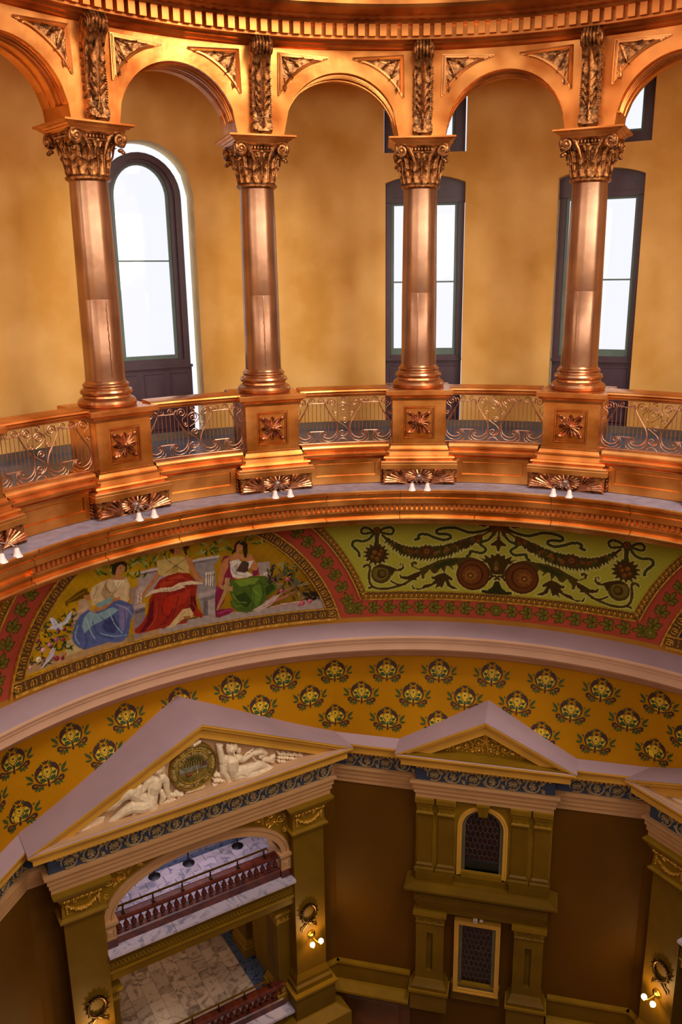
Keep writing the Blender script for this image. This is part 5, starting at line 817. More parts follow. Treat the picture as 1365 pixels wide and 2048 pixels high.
# ---- column (origin: base on the pedestal cap)
def column():
    t = empty('copper_column', (0, 0, 0)); z0 = 1.885
    obj('base', MB().lathe([(0, 0), (.43, 0), (.448, .02), (.455, .06), (.44, .1), (.415, .12), (.40, .13), (.375, .145), (.37, .175), (.385, .19), (.40, .2), (.405, .225), (.39, .255), (.37, .265), (.355, .275), (.345, .295), (.355, .31), (.36, .325), (.35, .345), (.335, .355), (.325, .36), (.32, .375), (.30, .40), (0, .40)], 48), CBASE, t, ang=30)
    obj('shaft', MB().lathe([(.305, .38), (.302, .6), (.298, 1.6), (.296, 1.605), (.296, 1.61), (.297, 1.615), (.285, 2.8), (.275, 3.31)], 48), SHAFT, t, ang=30)
    obj('seam_strip', MB().tube([(-.04+.004*(k % 3), -.299+.003*(k/24), .45+k*.048) for k in range(25)], [.008+.004*(k % 2) for k in range(25)], 5), SHAFT, t)
    c = obj('capital', MB().lathe([(.275, 3.27), (.30, 3.28), (.325, 3.30), (.33, 3.325), (.31, 3.345), (.285, 3.35), (.275, 3.37), (.28, 3.7), (.33, 3.86), (.36, 3.90), (.36, 3.95)], 36), COPDARK, t, ang=35)
    b = MB()
    for row, (n, h, w, r, zz, cu, off) in enumerate(((8, .27, .24, .285, 3.36, .42, 0), (8, .46, .22, .28, 3.36, .38, pi/8), (8, .36, .1, .31, 3.46, .3, 0))):
        for k in range(n):
            a = 2*pi*k/n+off; M = Matrix.Translation((r*sin(a), -r*cos(a), zz)) @ Matrix.Rotation(a, 4, 'Z'); b.leaf(M, w, h, cu, 3, .012, .03)
            b.tube([M @ Vector((0, -.03, .02)), M @ Vector((0, -.05, h*.6)), M @ Vector((0, -.1, h*.9))], [.008, .014, .018], 5)
    obj('acanthus_leaves', b, COPDARK, c)
    b = MB()
    for k in range(4):
        R4 = Matrix.Rotation(pi/2*k, 4, 'Z')
        for s in (-1, 1):
            P = spiral(.335, 3.83, .105, 2.1, pi*.75, -1, 30, .1)
            b.tube([R4 @ Vector((s*x, -.40-.02*i/30, z)) for i, (x, z) in enumerate(P)], [.032-.016*i/30 for i in range(31)], 6)
            b.tube([R4 @ Vector((s*x, -.37, z)) for x, z in ((.26, 3.90), (.2, 3.86), (.14, 3.74), (.10, 3.62))], [.03, .03, .024, .012], 6)
            q = R4 @ Vector((s*.335, -.42, 3.83)); b.ball(q, .035)
            q = R4 @ Vector((s*.36, -.37, 3.69)); b.ball(q, .045, .04, .03); q = R4 @ Vector((s*.38, -.40, 3.665)); b.ball(q, .028)
        M = R4 @ Matrix.Translation((0, -.37, 3.72)); b.leaf(M, .16, .14, .3, 2, .012, .03); b.ball(R4 @ Vector((0, -.40, 3.80)), .04, .03, .035)
    obj('volutes', b, COPDARK, c)
    b = MB()
    for k in range(4):
        R4 = Matrix.Rotation(pi/2*k, 4, 'Z')
        for i in range(7): q = R4 @ Vector(((i-3)*.052, -.375, 3.855)); b.ball(q, .018, .018, .032, 7, 5)
        b.tube([R4 @ Vector((x, -.38, 3.81)) for x in (-.2, .2)], .012, 5); b.tube([R4 @ Vector((x, -.385, 3.895)) for x in (-.24, .24)], .012, 5)
    obj('egg_and_dart', b, GILTP if 0 else COPDARK, c)
    obj('abacus', MB().loft([(-.34, .34, -.36, .36, 3.90), (-.40, .40, -.41, .41, 3.915), (-.43, .43, -.43, .43, 3.94), (-.44, .44, -.44, .44, 3.955), (-.46, .46, -.46, .46, 3.96), (-.48, .48, -.48, .48, 3.985), (-.52, .52, -.52, .52, 4.0), (-.535, .535, -.535, .535, 4.01), (-.535, .535, -.535, .535, 4.035), (-.45, .45, -.45, .45, 4.045)]), COPPER2, t, ang=15)
    return t
# ---- carved console on the arcade above each column (origin: spandrel face, abacus level)
def console():
    t = empty('carved_console', (0, 0, 0)); w = .14
    prof = [(.02, .02), (-.13, .02), (-.17, .07), (-.17, .16), (-.12, .22), (-.10, .3), (-.09, .5), (-.11, .75), (-.16, .95), (-.22, 1.08), (-.30, 1.16), (-.32, 1.24), (-.28, 1.31), (-.2, 1.335), (.02, 1.335)]
    obj('scroll_block', MB().prismx(prof, -w, w), COPDARK, t, ang=30)
    b = MB()
    for s in (-1, 1):
        obj('upper_scroll', MB().tube([(s*(w+.006), y, z) for y, z in spiral(-.19, 1.2, .12, 2.2, 0, 1, 34, .08)], .014, 5), COPDARK, t); obj('lower_scroll', MB().tube([(s*(w+.006), y, z) for y, z in spiral(-.09, .12, .075, 2, 0, -1, 28, .1)], .012, 5), COPDARK, t)
        for k in range(7): b.leaf(Matrix.Translation((s*(w+.004), -.04, .3+k*.1)) @ Matrix.Rotation(s*pi/2*1, 4, 'Z') @ Matrix.Rotation(radians(-30), 4, 'Y'), .07, .14, .2, 2, .01, .015)
    obj('side_leaves', b, COPDARK, t, kind='stuff'); b = MB()
    for x in (-.1, -.05, 0, .05, .1): b.tube([(x, -.17, 1.33), (x, -.29, 1.325), (x, -.345, 1.24), (x, -.325, 1.16), (x, -.26, 1.1)], .024, 6)
    b.leaf(Matrix.Translation((0, -.12, .28)) @ Matrix.Rotation(radians(7), 4, 'X'), .25, .82, .1, 7, .02, .05); b.tube([(0, -.16, .25), (0, -.16, .6), (0, -.22, 1.0)], [.012, .02, .014], 6)
    for k in range(6):
        for s in (-1, 1): b.leaf(Matrix.Translation((0, -.13-.01*k, .3+k*.11)) @ Matrix.Rotation(s*radians(38), 4, 'Y'), .08, .2, .3, 2, .012, .03)
    b.leaf(Matrix.Translation((0, -.18, .24)) @ Matrix.Rotation(pi, 4, 'Y'), .14, .16, .2, 2, .015, .03); b.box(-.09, .09, -.185, -.16, .05, .12); obj('acanthus_leaf', b, COPDARK, t)
    b = MB()
    for s in (-1, 1):
        for k in range(26): b.ball((s*(w-.005), -.13-.02*sin(k/4), .26+k*.033), .013, .02, .013, 6, 4)
    obj('bead_edge', b, COPDARK, t, kind='stuff')
    return t
def sconce():
    t = empty('twin_sconce', (0, 0, 0)); t.scale = (.9, .9, .9)
    obj('backplate', MB().lathe([(0, -.1), (.04, -.09), (.06, -.05), (.075, -.03), (.08, 0)], 18, 0, 0, .0, 'y'), mat('tarnished_silver', 'b0a098', .35, .8), t)
    IR = mat('sconce_wire', '9a8478', .35, .8)
    for s in (-1, 1):
        obj('arm', MB().tube([(0, -.08, 0), (s*.03, -.2, .04), (s*.09, -.32, .02), (s*.14, -.38, -.04)], .010, 5).tube([(s*x, -.16, z) for x, z in spiral(.055, -.05, .045, 1.4, 0, 1, 14)], .007, 4), IR, t)
        obj('lamp_shade', MB().lathe([(.012, 0), (.03, -.01), (.038, -.04), (.045, -.08), (.06, -.12), (.082, -.15), (.078, -.15), (.055, -.118), (.036, -.06), (.01, -.012)], 16, s*.145, -.385, -.035), GLOBEOFF, t)
        obj('shade_holder', MB().lathe([(0, .03), (.025, .02), (.03, -.01), (.0, -.015)], 10, s*.145, -.385, -.03), IR, t)
    return t
proto = [pedestal(), column(), console(), sconce()]
for i, c in enumerate(COLS):
    objs = proto if i == 0 else [copytree(p) for p in proto]
    for o, R, z, (lb, cat, grp) in zip(objs, (7, 7, 6.62, 6.39), (-3.53, -1.885, 2.14, -3.38), (
        ('square copper pedestal with rosette and shell corbel ', 'pedestal', 'column pedestals round the gallery'),
        ('copper column with leafy volute capital ', 'column', 'copper columns of the gallery'),
        ('carved acanthus console over the column ', 'bracket', 'carved consoles of the arcade'),
        ('twin bell-shaded sconce on the pedestal ', 'lamp', 'sconces under the gallery pedestals'))):
        o.location = CY(c, R, z); o.rotation_euler = (0, 0, -radians(c)); tr(o, lb+NEAR[i], cat, grp)
# ---- railings
def rp(x, y): return ((x-662)/1045*1.70, -(y-175)/540*.835+.835)
def railing_parts():
    k = 1/615.; parts = []
    def add(name, pts, r, n=5):
        parts.append((name, pts, r))
    for cx in (367, 955):
        for s in (-1, 1):
            X = lambda x: cx+s*(367-x)
            add('scroll', [(X(x), y) for x, y in [(p[0], p[1]) for p in spiral(200, 243, 50, 1.6, radians(20), -1, 26, .15)][::-1]] + [(X(x), y) for x, y in ((240, 205), (262, 215), (278, 240), (262, 290), (238, 335), (205, 390), (170, 440), (148, 500), (145, 560), (162, 610), (195, 640), (240, 655), (285, 640), (305, 612), (300, 585), (280, 573), (262, 585), (262, 605), (280, 615), (290, 600))], .010)
            add('scroll', [(X(x), y) for x, y in ((238, 345), (200, 410), (160, 470), (138, 530), (138, 590), (152, 640), (185, 675), (235, 690), (285, 680), (315, 650), (322, 615), (312, 580), (300, 568))], .007)
            add('scroll', [(X(x), y) for x, y in spiral(160, 378, 24, 1.3, radians(-60), -1, 18, .15)]+[(X(140), 365)][:0], .007)
            add('scroll', [(X(x), y) for x, y in ((184, 372), (195, 330), (188, 300), (160, 285), (146, 255))], .007)
            add('scroll', [(X(x), y) for x, y in spiral(322, 222, 36, 1.6, radians(140), 1, 22, .15)], .008)
        add('cross_bar', [(cx-88, 250), (cx+88, 250)], .008); add('cross_bar', [(cx-75, 570), (cx+75, 570)], .009)
        for x in (-88, -44, 0, 44, 88): add('bar', [(cx+x, 250), (cx+x, 570)], .0058)
        for x, y0, y1 in ((-128, 330, 640), (-170, 420, 600), (128, 330, 640), (170, 420, 600)): add('bar', [(cx+x, y0), (cx+x, y1)], .0058)
        for s in (-1, 1): add('scroll', [(cx+s*q[0], q[1]) for q in ((45, 572), (30, 600), (22, 640), (30, 680), (60, 692))], .007)
    for P, r in ((spiral(660, 205, 30, 1.5, radians(120), 1, 20, .15), .008), (spiral(655, 298, 52, 1.6, radians(200), 1, 26, .12), .009), (spiral(672, 455, 40, 1.6, radians(160), 1, 22, .12), .008), (spiral(643, 590, 44, 1.6, radians(-20), 1, 24, .12), .008)): add('scroll', P, r)
    add('scroll', [(640, 235), (680, 250), (715, 280), (725, 310)], .008); add('scroll', [(618, 395), (670, 365), (705, 335), (720, 310)], .008); add('scroll', [(600, 460), (640, 490), (680, 520), (705, 550), (708, 590), (690, 620), (650, 640)], .008)
    add('scroll', [(592, 712), (595, 680), (620, 660), (650, 655), (680, 665), (700, 690), (703, 712)], .008)
    add('bar', [(597, 180), (597, 712)], .0055); add('bar', [(722, 180), (722, 712)], .0055); add('bar', [(135, 180), (135, 712)], .007); add('bar', [(1190, 180), (1190, 712)], .007)
    add('cross_bar', [(135, 178), (662, 178), (1190, 178)], .008); add('cross_bar', [(135, 706), (662, 706), (1190, 706)], .008)
    out = []
    for name, pts, r in parts:
        P = [];
        for (x, y) in pts:
            u, z = rp(x, y); P.append((u, -(1-cos(u/6.75))*6.75*0, z))
        # bend along the ring: sagitta inwards at the ends
        P2 = []
        for a, b in zip(P[:-1], P[1:]):
            n = max(1, int(abs(b[0]-a[0])/.15))
            for q in range(n): f = q/n; P2.append((a[0]+(b[0]-a[0])*f, a[2]+(b[2]-a[2])*f))
        P2.append((P[-1][0], P[-1][2]))
        out.append((name, MB().tube([(6.75*sin(u/6.75), 6.75*cos(u/6.75)-6.75, z) for u, z in P2], r, 6).mesh(name, IRON, 50)))
    return out
rpm = railing_parts()
hr_ = [(6.93,-1.84),(6.64,-1.86),(6.61,-1.875),(6.60,-1.90),(6.63,-1.915),(6.66,-1.93),(6.66,-1.955),(6.70,-1.975),(6.71,-1.995),(6.79,-1.995),(6.80,-1.95),(6.93,-1.92)]
RL = ['at far left beside the first pedestal', 'in front of the arched window', 'between the second and third column', 'between the two tall windows', 'at the right edge of the gallery']
hrm = ringsweep([(R-6.75*0, z) for R, z in hr_], -6.7, 6.7, .95, True)
hrm.v = [(x, y-6.75, z+2.83) for x, y, z in hrm.v]; hrmesh = hrm.mesh('handrail', COPPER2, 28)
for i, c in enumerate(BAYS):
    t = empty('gallery_railing', CY(c, 6.75, -2.83), c, 'scrolled copper ironwork railing '+RL[i], 'railing', 'railings of the gallery')
    obj('handrail', hrmesh, None, t)
    for name, me in rpm: obj(name, me, None, t)

PAINT={
'L':'''p a5875f 0 -5883 -6567 -5782 -6375 -5353 -6400 -4967 -6405 -4365 -6478 -3774 -6474 -3721 -6715 -4447 -6648 -5334 -6616
p 9c9088 0 -4095 -6477 -3832 -6457 -3283 -6425 -2771 -6502 -2271 -6448 -1741 -6347 -1735 -6678 -2469 -6685 -3235 -6657 -3992 -6657
p b39a80 0 -5081 -5518 -4971 -5550 -4929 -5824 -5108 -5901 -5233 -5947 -5245 -6120 -5196 -6168 -5267 -6186 -5165 -5723 -5113 -5720
p c8ad8c 0 -5121 -5717 -4979 -5674 -4971 -5724 -5117 -5774
p 8b6f55 0 -5233 -5947 -5110 -5926 -5106 -5968 -5233 -5993
p 8a7448 0 -4509 -6473 -4400 -6463 -4402 -6625 -4507 -6609
p 97806e 0 -4428 -5548 -4278 -5547 -4333 -6545 -4408 -6609 -4411 -6029
p a39490 0 -4298 -5277 -4235 -5258 -3986 -5242 -3719 -5264 -3742 -5770 -4181 -5738 -4298 -5593
k c9bdb4 45 -4290 -5285 -4175 -5285 -3961 -5281
k 6a5a58 22 -4283 -5329 -4159 -5327 -3972 -5320
p 857a7a 0 -4371 -5938 -4236 -5933 -4241 -6526 -4388 -6577
p b4a8a4 0 -4378 -5909 -4226 -5905 -4223 -5978 -4377 -5984
p 615a60 0 -4375 -6016 -4231 -6010 -4227 -6070 -4375 -6075
p b5a596 0 -4334 -5607 -4278 -5560 -4190 -5563 -4199 -5732 -4264 -5790 -4260 -5871 -4364 -5887
k 6b5c55 8 -4330 -5687 -4349 -5866
k efe4d8 8 -4306 -5682 -4326 -5874
k 6b5c55 8 -4286 -5690 -4305 -5877
k efe4d8 8 -4262 -5684 -4282 -5877
k 6b5c55 8 -4241 -5718 -4259 -5858
p 8f8886 0 -3536 -5231 -3192 -5237 -3182 -5310 -3264 -5403 -3248 -5576 -3268 -6429 -3444 -6422 -3512 -6016 -3558 -5330
k c5bbb4 40 -3546 -5250 -3369 -5244 -3193 -5246
k 5e5658 20 -3539 -5313 -3371 -5299 -3241 -5296
p aaa09a 0 -3513 -5945 -3260 -5913 -3260 -5999 -3510 -6045
p 77706f 0 -3496 -6063 -3265 -6041 -3263 -6099 -3432 -6124
p a49b93 0 -3432 -6124 -3275 -6110 -3291 -6423 -3444 -6431
p 6a6360 0 -3434 -6124 -3370 -6119 -3382 -6440 -3446 -6430
k f4ead8 22 -3372 -5559 -3385 -5796
k 3d3028 6 -3358 -5563 -3371 -5805
k d9cbb6 22 -3341 -5567 -3354 -5804
k 3d3028 6 -3326 -5571 -3339 -5813
k f4ead8 22 -3311 -5574 -3324 -5812
k 3d3028 6 -3297 -5578 -3309 -5821
k d9cbb6 22 -3282 -5582 -3294 -5819
k 3d3028 6 -3267 -5585 -3280 -5829
k 5a4332 14 -3383 -5604 -3257 -5613
k f2e6cf 12 -3381 -5537 -3255 -5557
p 9a9088 0 -2661 -5487 -2493 -5489 -2490 -5705 -2568 -5706 -2589 -5774 -2636 -5751
p c4b9ac 0 -2587 -5702 -2490 -5700 -2492 -5763 -2587 -5775
p b3a89a 0 -2635 -5737 -2485 -5793 -2525 -5873 -2638 -5823
c 8f7a1c 430 -3747 -5096
c a5902a 350 -3747 -5096
c 867014 290 -3747 -5096
c b39d2e 230 -3748 -5101
p 6f7a25 0 -4717 -4930 -4762 -4935 -4809 -4997 -4745 -4979
p 8a8f3c 0 -4746 -4977 -4780 -4923 -4846 -4894 -4793 -4965
p a0a468 0 -4642 -5060 -4654 -5124 -4632 -5224 -4622 -5127
p 8a8f3c 0 -4772 -5170 -4734 -5137 -4713 -5046 -4762 -5104
p 8a8f3c 0 -4809 -5186 -4771 -5154 -4748 -5064 -4798 -5121
p 3f4a18 0 -4606 -4960 -4640 -5000 -4655 -5095 -4611 -5028
p 8a8f3c 0 -4659 -5241 -4618 -5216 -4588 -5132 -4643 -5179
p a0a468 0 -4783 -5130 -4785 -5060 -4826 -4972 -4815 -5073
p a0a468 0 -4747 -4919 -4774 -4969 -4777 -5068 -4743 -4988
p 3f4a18 0 -4599 -4921 -4630 -4967 -4637 -5066 -4599 -4990
p 59661f 0 -4564 -5188 -4605 -5146 -4673 -5142 -4610 -5193
p 6f7a25 0 -4668 -5009 -4714 -4990 -4774 -5022 -4707 -5039
p 4f5a1c 0 -4806 -5070 -4772 -5124 -4705 -5150 -4760 -5081
p 3f4a18 0 -4667 -5188 -4706 -5143 -4774 -5132 -4713 -5189
p 6f7a25 0 -4764 -5013 -4722 -5051 -4656 -5047 -4720 -5003
p 59661f 0 -4781 -5182 -4794 -5113 -4845 -5038 -4820 -5136
p 8a8f3c 0 -4374 -5146 -4355 -5085 -4367 -4983 -4388 -5076
p 4f5a1c 0 -4233 -4967 -4271 -5005 -4291 -5099 -4242 -5035
p 6f7a25 0 -4196 -5127 -4224 -5064 -4288 -5017 -4242 -5102
p 4f5a1c 0 -4411 -5211 -4441 -5259 -4448 -5359 -4410 -5282
p 8a8f3c 0 -4493 -5216 -4447 -5211 -4401 -5146 -4465 -5165
p 8a8f3c 0 -4304 -5328 -4264 -5373 -4195 -5382 -4257 -5325
p a0a468 0 -4325 -5062 -4333 -4991 -4381 -4910 -4361 -5011
p 59661f 0 -4208 -5055 -4226 -4986 -4284 -4921 -4251 -5016
p 6f7a25 0 -4321 -5084 -4345 -5018 -4406 -4962 -4366 -5052
p 6f7a25 0 -4398 -4890 -4363 -4943 -4295 -4968 -4351 -4899
p a0a468 0 -4410 -5239 -4367 -5277 -4300 -5272 -4365 -5228
p 6f7a25 0 -4387 -5281 -4434 -5274 -4489 -5323 -4421 -5322
p a0a468 0 -4412 -5013 -4395 -4950 -4411 -4849 -4428 -4944
p 59661f 0 -4301 -4980 -4265 -5032 -4196 -5054 -4253 -4987
p a0a468 0 -4333 -5044 -4296 -5094 -4227 -5113 -4286 -5049
p 6f7a25 0 -4352 -5405 -4361 -5333 -4409 -5250 -4389 -5353
p 4f5a1c 0 -4260 -5007 -4307 -5007 -4358 -5065 -4292 -5054
p 59661f 0 -4360 -5170 -4370 -5099 -4419 -5019 -4398 -5120
p 8a8f3c 0 -4264 -5141 -4226 -5190 -4157 -5207 -4217 -5144
p 59661f 0 -4394 -5210 -4368 -5156 -4369 -5053 -4400 -5138
p 8a8f3c 0 -4243 -4989 -4208 -5044 -4140 -5072 -4195 -5001
p 3f4a18 0 -4252 -5319 -4299 -5321 -4348 -5383 -4282 -5368
p 59661f 0 -4272 -5361 -4253 -5299 -4267 -5195 -4287 -5290
p a0a468 0 -4392 -5124 -4344 -5133 -4288 -5086 -4356 -5084
p 3f4a18 0 -4167 -5294 -4207 -5326 -4233 -5418 -4180 -5361
p 59661f 0 -4300 -5237 -4336 -5277 -4352 -5373 -4306 -5306
p 8a8f3c 0 -4033 -5196 -4031 -5125 -4069 -5031 -4063 -5136
p 8a8f3c 0 -4050 -5029 -4094 -4993 -4162 -5001 -4096 -5043
p a0a468 0 -3967 -5119 -3931 -5172 -3861 -5195 -3919 -5127
p 4f5a1c 0 -4157 -5254 -4161 -5182 -4205 -5094 -4192 -5197
p 59661f 0 -3888 -5152 -3935 -5129 -3999 -5158 -3930 -5180
p 4f5a1c 0 -3993 -5134 -4004 -5202 -3979 -5304 -3971 -5202
p 8a8f3c 0 -4102 -4996 -4122 -4928 -4182 -4867 -4146 -4960
p 6f7a25 0 -4198 -5201 -4169 -5149 -4167 -5046 -4202 -5129
p 3f4a18 0 -4060 -5101 -4066 -5171 -4034 -5270 -4033 -5166
p 59661f 0 -3978 -5219 -4010 -5160 -4078 -5125 -4026 -5203
p 3f4a18 0 -3973 -5028 -3944 -5091 -3878 -5135 -3926 -5051
p a0a468 0 -4067 -5120 -4023 -5099 -3987 -5016 -4047 -5059
p a0a468 0 -4011 -4892 -3982 -4954 -3917 -4998 -3964 -4915
p 4f5a1c 0 -3891 -4977 -3932 -5006 -3962 -5095 -3906 -5042
p 8a8f3c 0 -4144 -4995 -4189 -5008 -4231 -5082 -4169 -5051
p 59661f 0 -4134 -5188 -4091 -5163 -4059 -5078 -4116 -5125
p 8a8f3c 0 -4140 -4976 -4158 -4907 -4215 -4840 -4182 -4936
p 59661f 0 -4090 -5098 -4047 -5074 -4014 -4989 -4072 -5035
p 8a8f3c 0 -4213 -5058 -4218 -5128 -4184 -5224 -4186 -5121
p a0a468 0 -3960 -5027 -3941 -5097 -3883 -5163 -3917 -5066
p 6f7a25 0 -4188 -5067 -4187 -5138 -4146 -5230 -4156 -5125
p 4f5a1c 0 -4110 -5077 -4132 -5136 -4125 -5240 -4099 -5149
p a0a468 0 -3958 -4858 -3993 -4901 -4008 -4999 -3963 -4928
p a0a468 0 -4141 -5178 -4164 -5111 -4226 -5054 -4186 -5145
p 8a8f3c 0 -4221 -5004 -4180 -4976 -4150 -4888 -4206 -4939
p 4f5a1c 0 -4176 -4991 -4133 -4970 -4097 -4888 -4156 -4931
p 59661f 0 -3268 -4966 -3305 -5013 -3320 -5118 -3273 -5041
p a0a468 0 -3320 -5057 -3269 -5065 -3209 -5013 -3281 -5014
p 6f7a25 0 -3207 -5031 -3258 -5020 -3320 -5069 -3247 -5072
p 8a8f3c 0 -3469 -5006 -3422 -5037 -3352 -5017 -3423 -4984
p a0a468 0 -3469 -4760 -3457 -4834 -3403 -4913 -3428 -4808
p a0a468 0 -3392 -5053 -3438 -5075 -3478 -5160 -3414 -5117
p 4f5a1c 0 -3308 -5120 -3260 -5103 -3216 -5021 -3283 -5059
p 3f4a18 0 -3395 -5048 -3394 -5123 -3351 -5218 -3362 -5108
p a0a468 0 -3418 -4929 -3370 -4912 -3326 -4832 -3392 -4868
p 8a8f3c 0 -3510 -5182 -3470 -5142 -3448 -5042 -3500 -5110
p a0a468 0 -3291 -5083 -3283 -5159 -3233 -5246 -3253 -5137
p 4f5a1c 0 -3268 -5070 -3221 -5103 -3150 -5086 -3221 -5050
p 3f4a18 0 -3317 -5097 -3296 -5169 -3234 -5235 -3271 -5135
p 3f4a18 0 -3359 -5032 -3371 -5104 -3345 -5210 -3336 -5103
p a0a468 0 -3350 -5086 -3400 -5092 -3451 -5161 -3382 -5140
p 8a8f3c 0 -3420 -4887 -3432 -4959 -3406 -5064 -3397 -4957
p 59661f 0 -3374 -4993 -3392 -4920 -3451 -4850 -3418 -4951
p 8a8f3c 0 -3180 -4945 -3230 -4955 -3280 -5028 -3210 -5002
p 6f7a25 0 -3457 -4932 -3413 -4974 -3341 -4973 -3408 -4923
p 8a8f3c 0 -3178 -5051 -3213 -4992 -3284 -4961 -3228 -5038
p a0a468 0 -3423 -4924 -3381 -4972 -3309 -4981 -3373 -4922
p 8a8f3c 0 -3525 -5116 -3477 -5148 -3407 -5130 -3478 -5095
p 8a8f3c 0 -3146 -4924 -3116 -4995 -3044 -5048 -3094 -4952
p a0a468 0 -3063 -5088 -3115 -5060 -3188 -5089 -3111 -5117
p 8a8f3c 0 -3056 -4845 -3074 -4919 -3053 -5034 -3036 -4922
p a0a468 0 -3144 -4831 -3196 -4843 -3248 -4922 -3175 -4892
p 8a8f3c 0 -3142 -5079 -3089 -5098 -3019 -5055 -3097 -5041
p 6f7a25 0 -3228 -5030 -3206 -4959 -3220 -4843 -3243 -4951
p 4f5a1c 0 -3264 -4886 -3244 -4963 -3179 -5035 -3216 -4928
p 3f4a18 0 -2991 -5178 -3016 -5103 -3085 -5038 -3041 -5142
p 6f7a25 0 -3046 -5215 -3056 -5134 -3111 -5044 -3088 -5159
p 3f4a18 0 -2981 -5180 -3020 -5118 -3096 -5087 -3035 -5168
p 59661f 0 -3267 -5060 -3258 -5141 -3203 -5232 -3225 -5116
p 4f5a1c 0 -3138 -5145 -3189 -5114 -3264 -5137 -3188 -5171
p a0a468 0 -3194 -4976 -3143 -4960 -3094 -4876 -3165 -4912
p 8a8f3c 0 -3190 -5162 -3141 -5133 -3104 -5035 -3169 -5090
p 8a8f3c 0 -3250 -4882 -3199 -4911 -3126 -4884 -3202 -4855
p 6f7a25 0 -3093 -4912 -3040 -4931 -2970 -4889 -3048 -4875
p 4f5a1c 0 -2754 -4952 -2776 -4886 -2837 -4831 -2798 -4921
p 3f4a18 0 -2704 -4981 -2750 -4958 -2815 -4986 -2747 -5008
p 3f4a18 0 -2629 -5047 -2677 -5034 -2738 -5078 -2668 -5084
p 59661f 0 -2691 -5101 -2643 -5107 -2586 -5053 -2655 -5058
p 6f7a25 0 -2676 -4939 -2716 -4895 -2785 -4888 -2724 -4943
p 8a8f3c 0 -2841 -5026 -2794 -5021 -2744 -4955 -2811 -4975
p 3f4a18 0 -2530 -5034 -2578 -5039 -2628 -5105 -2561 -5086
p 3f4a18 0 -2806 -4906 -2827 -4969 -2815 -5073 -2793 -4977
p 8a8f3c 0 -2612 -5043 -2658 -5019 -2723 -5048 -2655 -5070
p 8a8f3c 0 -2610 -4832 -2625 -4900 -2605 -5002 -2591 -4901
p a0a468 0 -2575 -5116 -2571 -5044 -2606 -4950 -2604 -5055
p 4f5a1c 0 -2790 -4987 -2743 -5000 -2682 -4958 -2751 -4950
p a0a468 0 -2716 -4901 -2757 -4861 -2826 -4862 -2763 -4910
p 8a8f3c 0 -2609 -4983 -2612 -4911 -2655 -4825 -2643 -4929
p 5b4414 0 -5267 -5477 -5214 -5450 -5088 -5364 -4999 -5323 -4957 -5340 -4969 -5398 -4922 -5468 -5012 -5508 -5133 -5521 -5219 -5523 -5232 -5580 -5259 -5556
k a07c2a 12 -5226 -5495 -5004 -5397
c d8b860 10 -4975 -5346 -5252 -5497 -5234 -5542
p b0784c 0 -5022 -5458 -4939 -5461 -4908 -5512 -4930 -5579 -4997 -5552
p cbb58c 0 -4897 -5350 -4789 -5289 -4684 -5271 -4547 -5324 -4441 -5309 -4408 -5502 -4434 -5651 -4431 -5757 -4490 -5841 -4561 -5709 -4636 -5629 -4817 -5715 -4920 -5699 -4929 -5567 -4939 -5461
p a8906a 0 -4721 -5314 -4667 -5566 -4603 -5667 -4742 -5641 -4804 -5514
p e2d3ae 0 -4616 -5313 -4460 -5328 -4503 -5469 -4592 -5489
k 5f4a30 10 -4693 -5285 -4727 -5414 -4632 -5566 -4509 -5415
k 8a7350 14 -4550 -5375 -4612 -5534 -4661 -5607
k 8a7350 12 -4828 -5351 -4871 -5487 -4912 -5574
k d9c79c 16 -4451 -5487 -4473 -5715
p b98456 0 -4630 -5244 -4575 -5199 -4533 -5238 -4476 -5302 -4426 -5353 -4548 -5339 -4667 -5277
c bd8a5e 150 -4526 -5125
p bd8a5e 0 -4566 -5060 -4470 -5054 -4458 -5148 -4497 -5225 -4558 -5212
p 33281c 0 -4630 -5115 -4616 -5018 -4544 -4978 -4458 -4998 -4418 -5057 -4435 -5207 -4462 -5219 -4446 -5100 -4504 -5042 -4559 -5088 -4590 -5232 -4627 -5194
k 5a2f20 7 -4526 -5112 -4500 -5113
k 7c3020 7 -4518 -5184 -4490 -5189
p b27c4e 0 -4558 -5653 -4544 -5716 -4662 -5775 -4770 -5811 -4860 -5852 -4903 -5834 -4917 -5777 -4862 -5735 -4747 -5716
p 7fa0a0 0 -4885 -5687 -4742 -5641 -4637 -5642 -4677 -5730 -4820 -5765 -4862 -5735
p 56628f 0 -4976 -5753 -4895 -5838 -4753 -5818 -4623 -5712 -4536 -5732 -4403 -5873 -4375 -6016 -4438 -6180 -4481 -6458 -4567 -6556 -4691 -6530 -4760 -6486 -4938 -6498 -5079 -6496 -5160 -6392 -5230 -6268 -5208 -6086 -5142 -5886 -5066 -5791
p 86a3ae 0 -4961 -5785 -4862 -5877 -4665 -5826 -4582 -5911 -4675 -5980 -4802 -6033 -4945 -6075 -5058 -6181 -5081 -6015 -5035 -5856
p 3e4470 0 -4767 -6047 -4658 -5987 -4601 -6221 -4663 -6355 -4782 -6277 -4826 -6127
p 7b78a0 0 -4576 -5808 -4423 -5919 -4490 -6159 -4541 -6406 -4592 -6225
k 9fc4c8 16 -5020 -5888 -4971 -6194 -4928 -6344
k 2f3460 14 -4939 -5975 -4887 -6258 -4686 -6452
k a9cfd2 12 -4706 -5915 -4651 -6174 -4558 -6399
k 2f3460 14 -5058 -6181 -5036 -6373 -5078 -6471
k 8fb0be 14 -4853 -6273 -4683 -6400 -4507 -6447
k 353a66 12 -4513 -5938 -4511 -6204 -4561 -6451
k 9fc4c8 12 -5132 -5993 -5180 -6176 -5139 -6350
k 2f3460 12 -4847 -5910 -4736 -6112 -4631 -6129
k a9b8d0 10 -4611 -5795 -4477 -5925 -4414 -6082
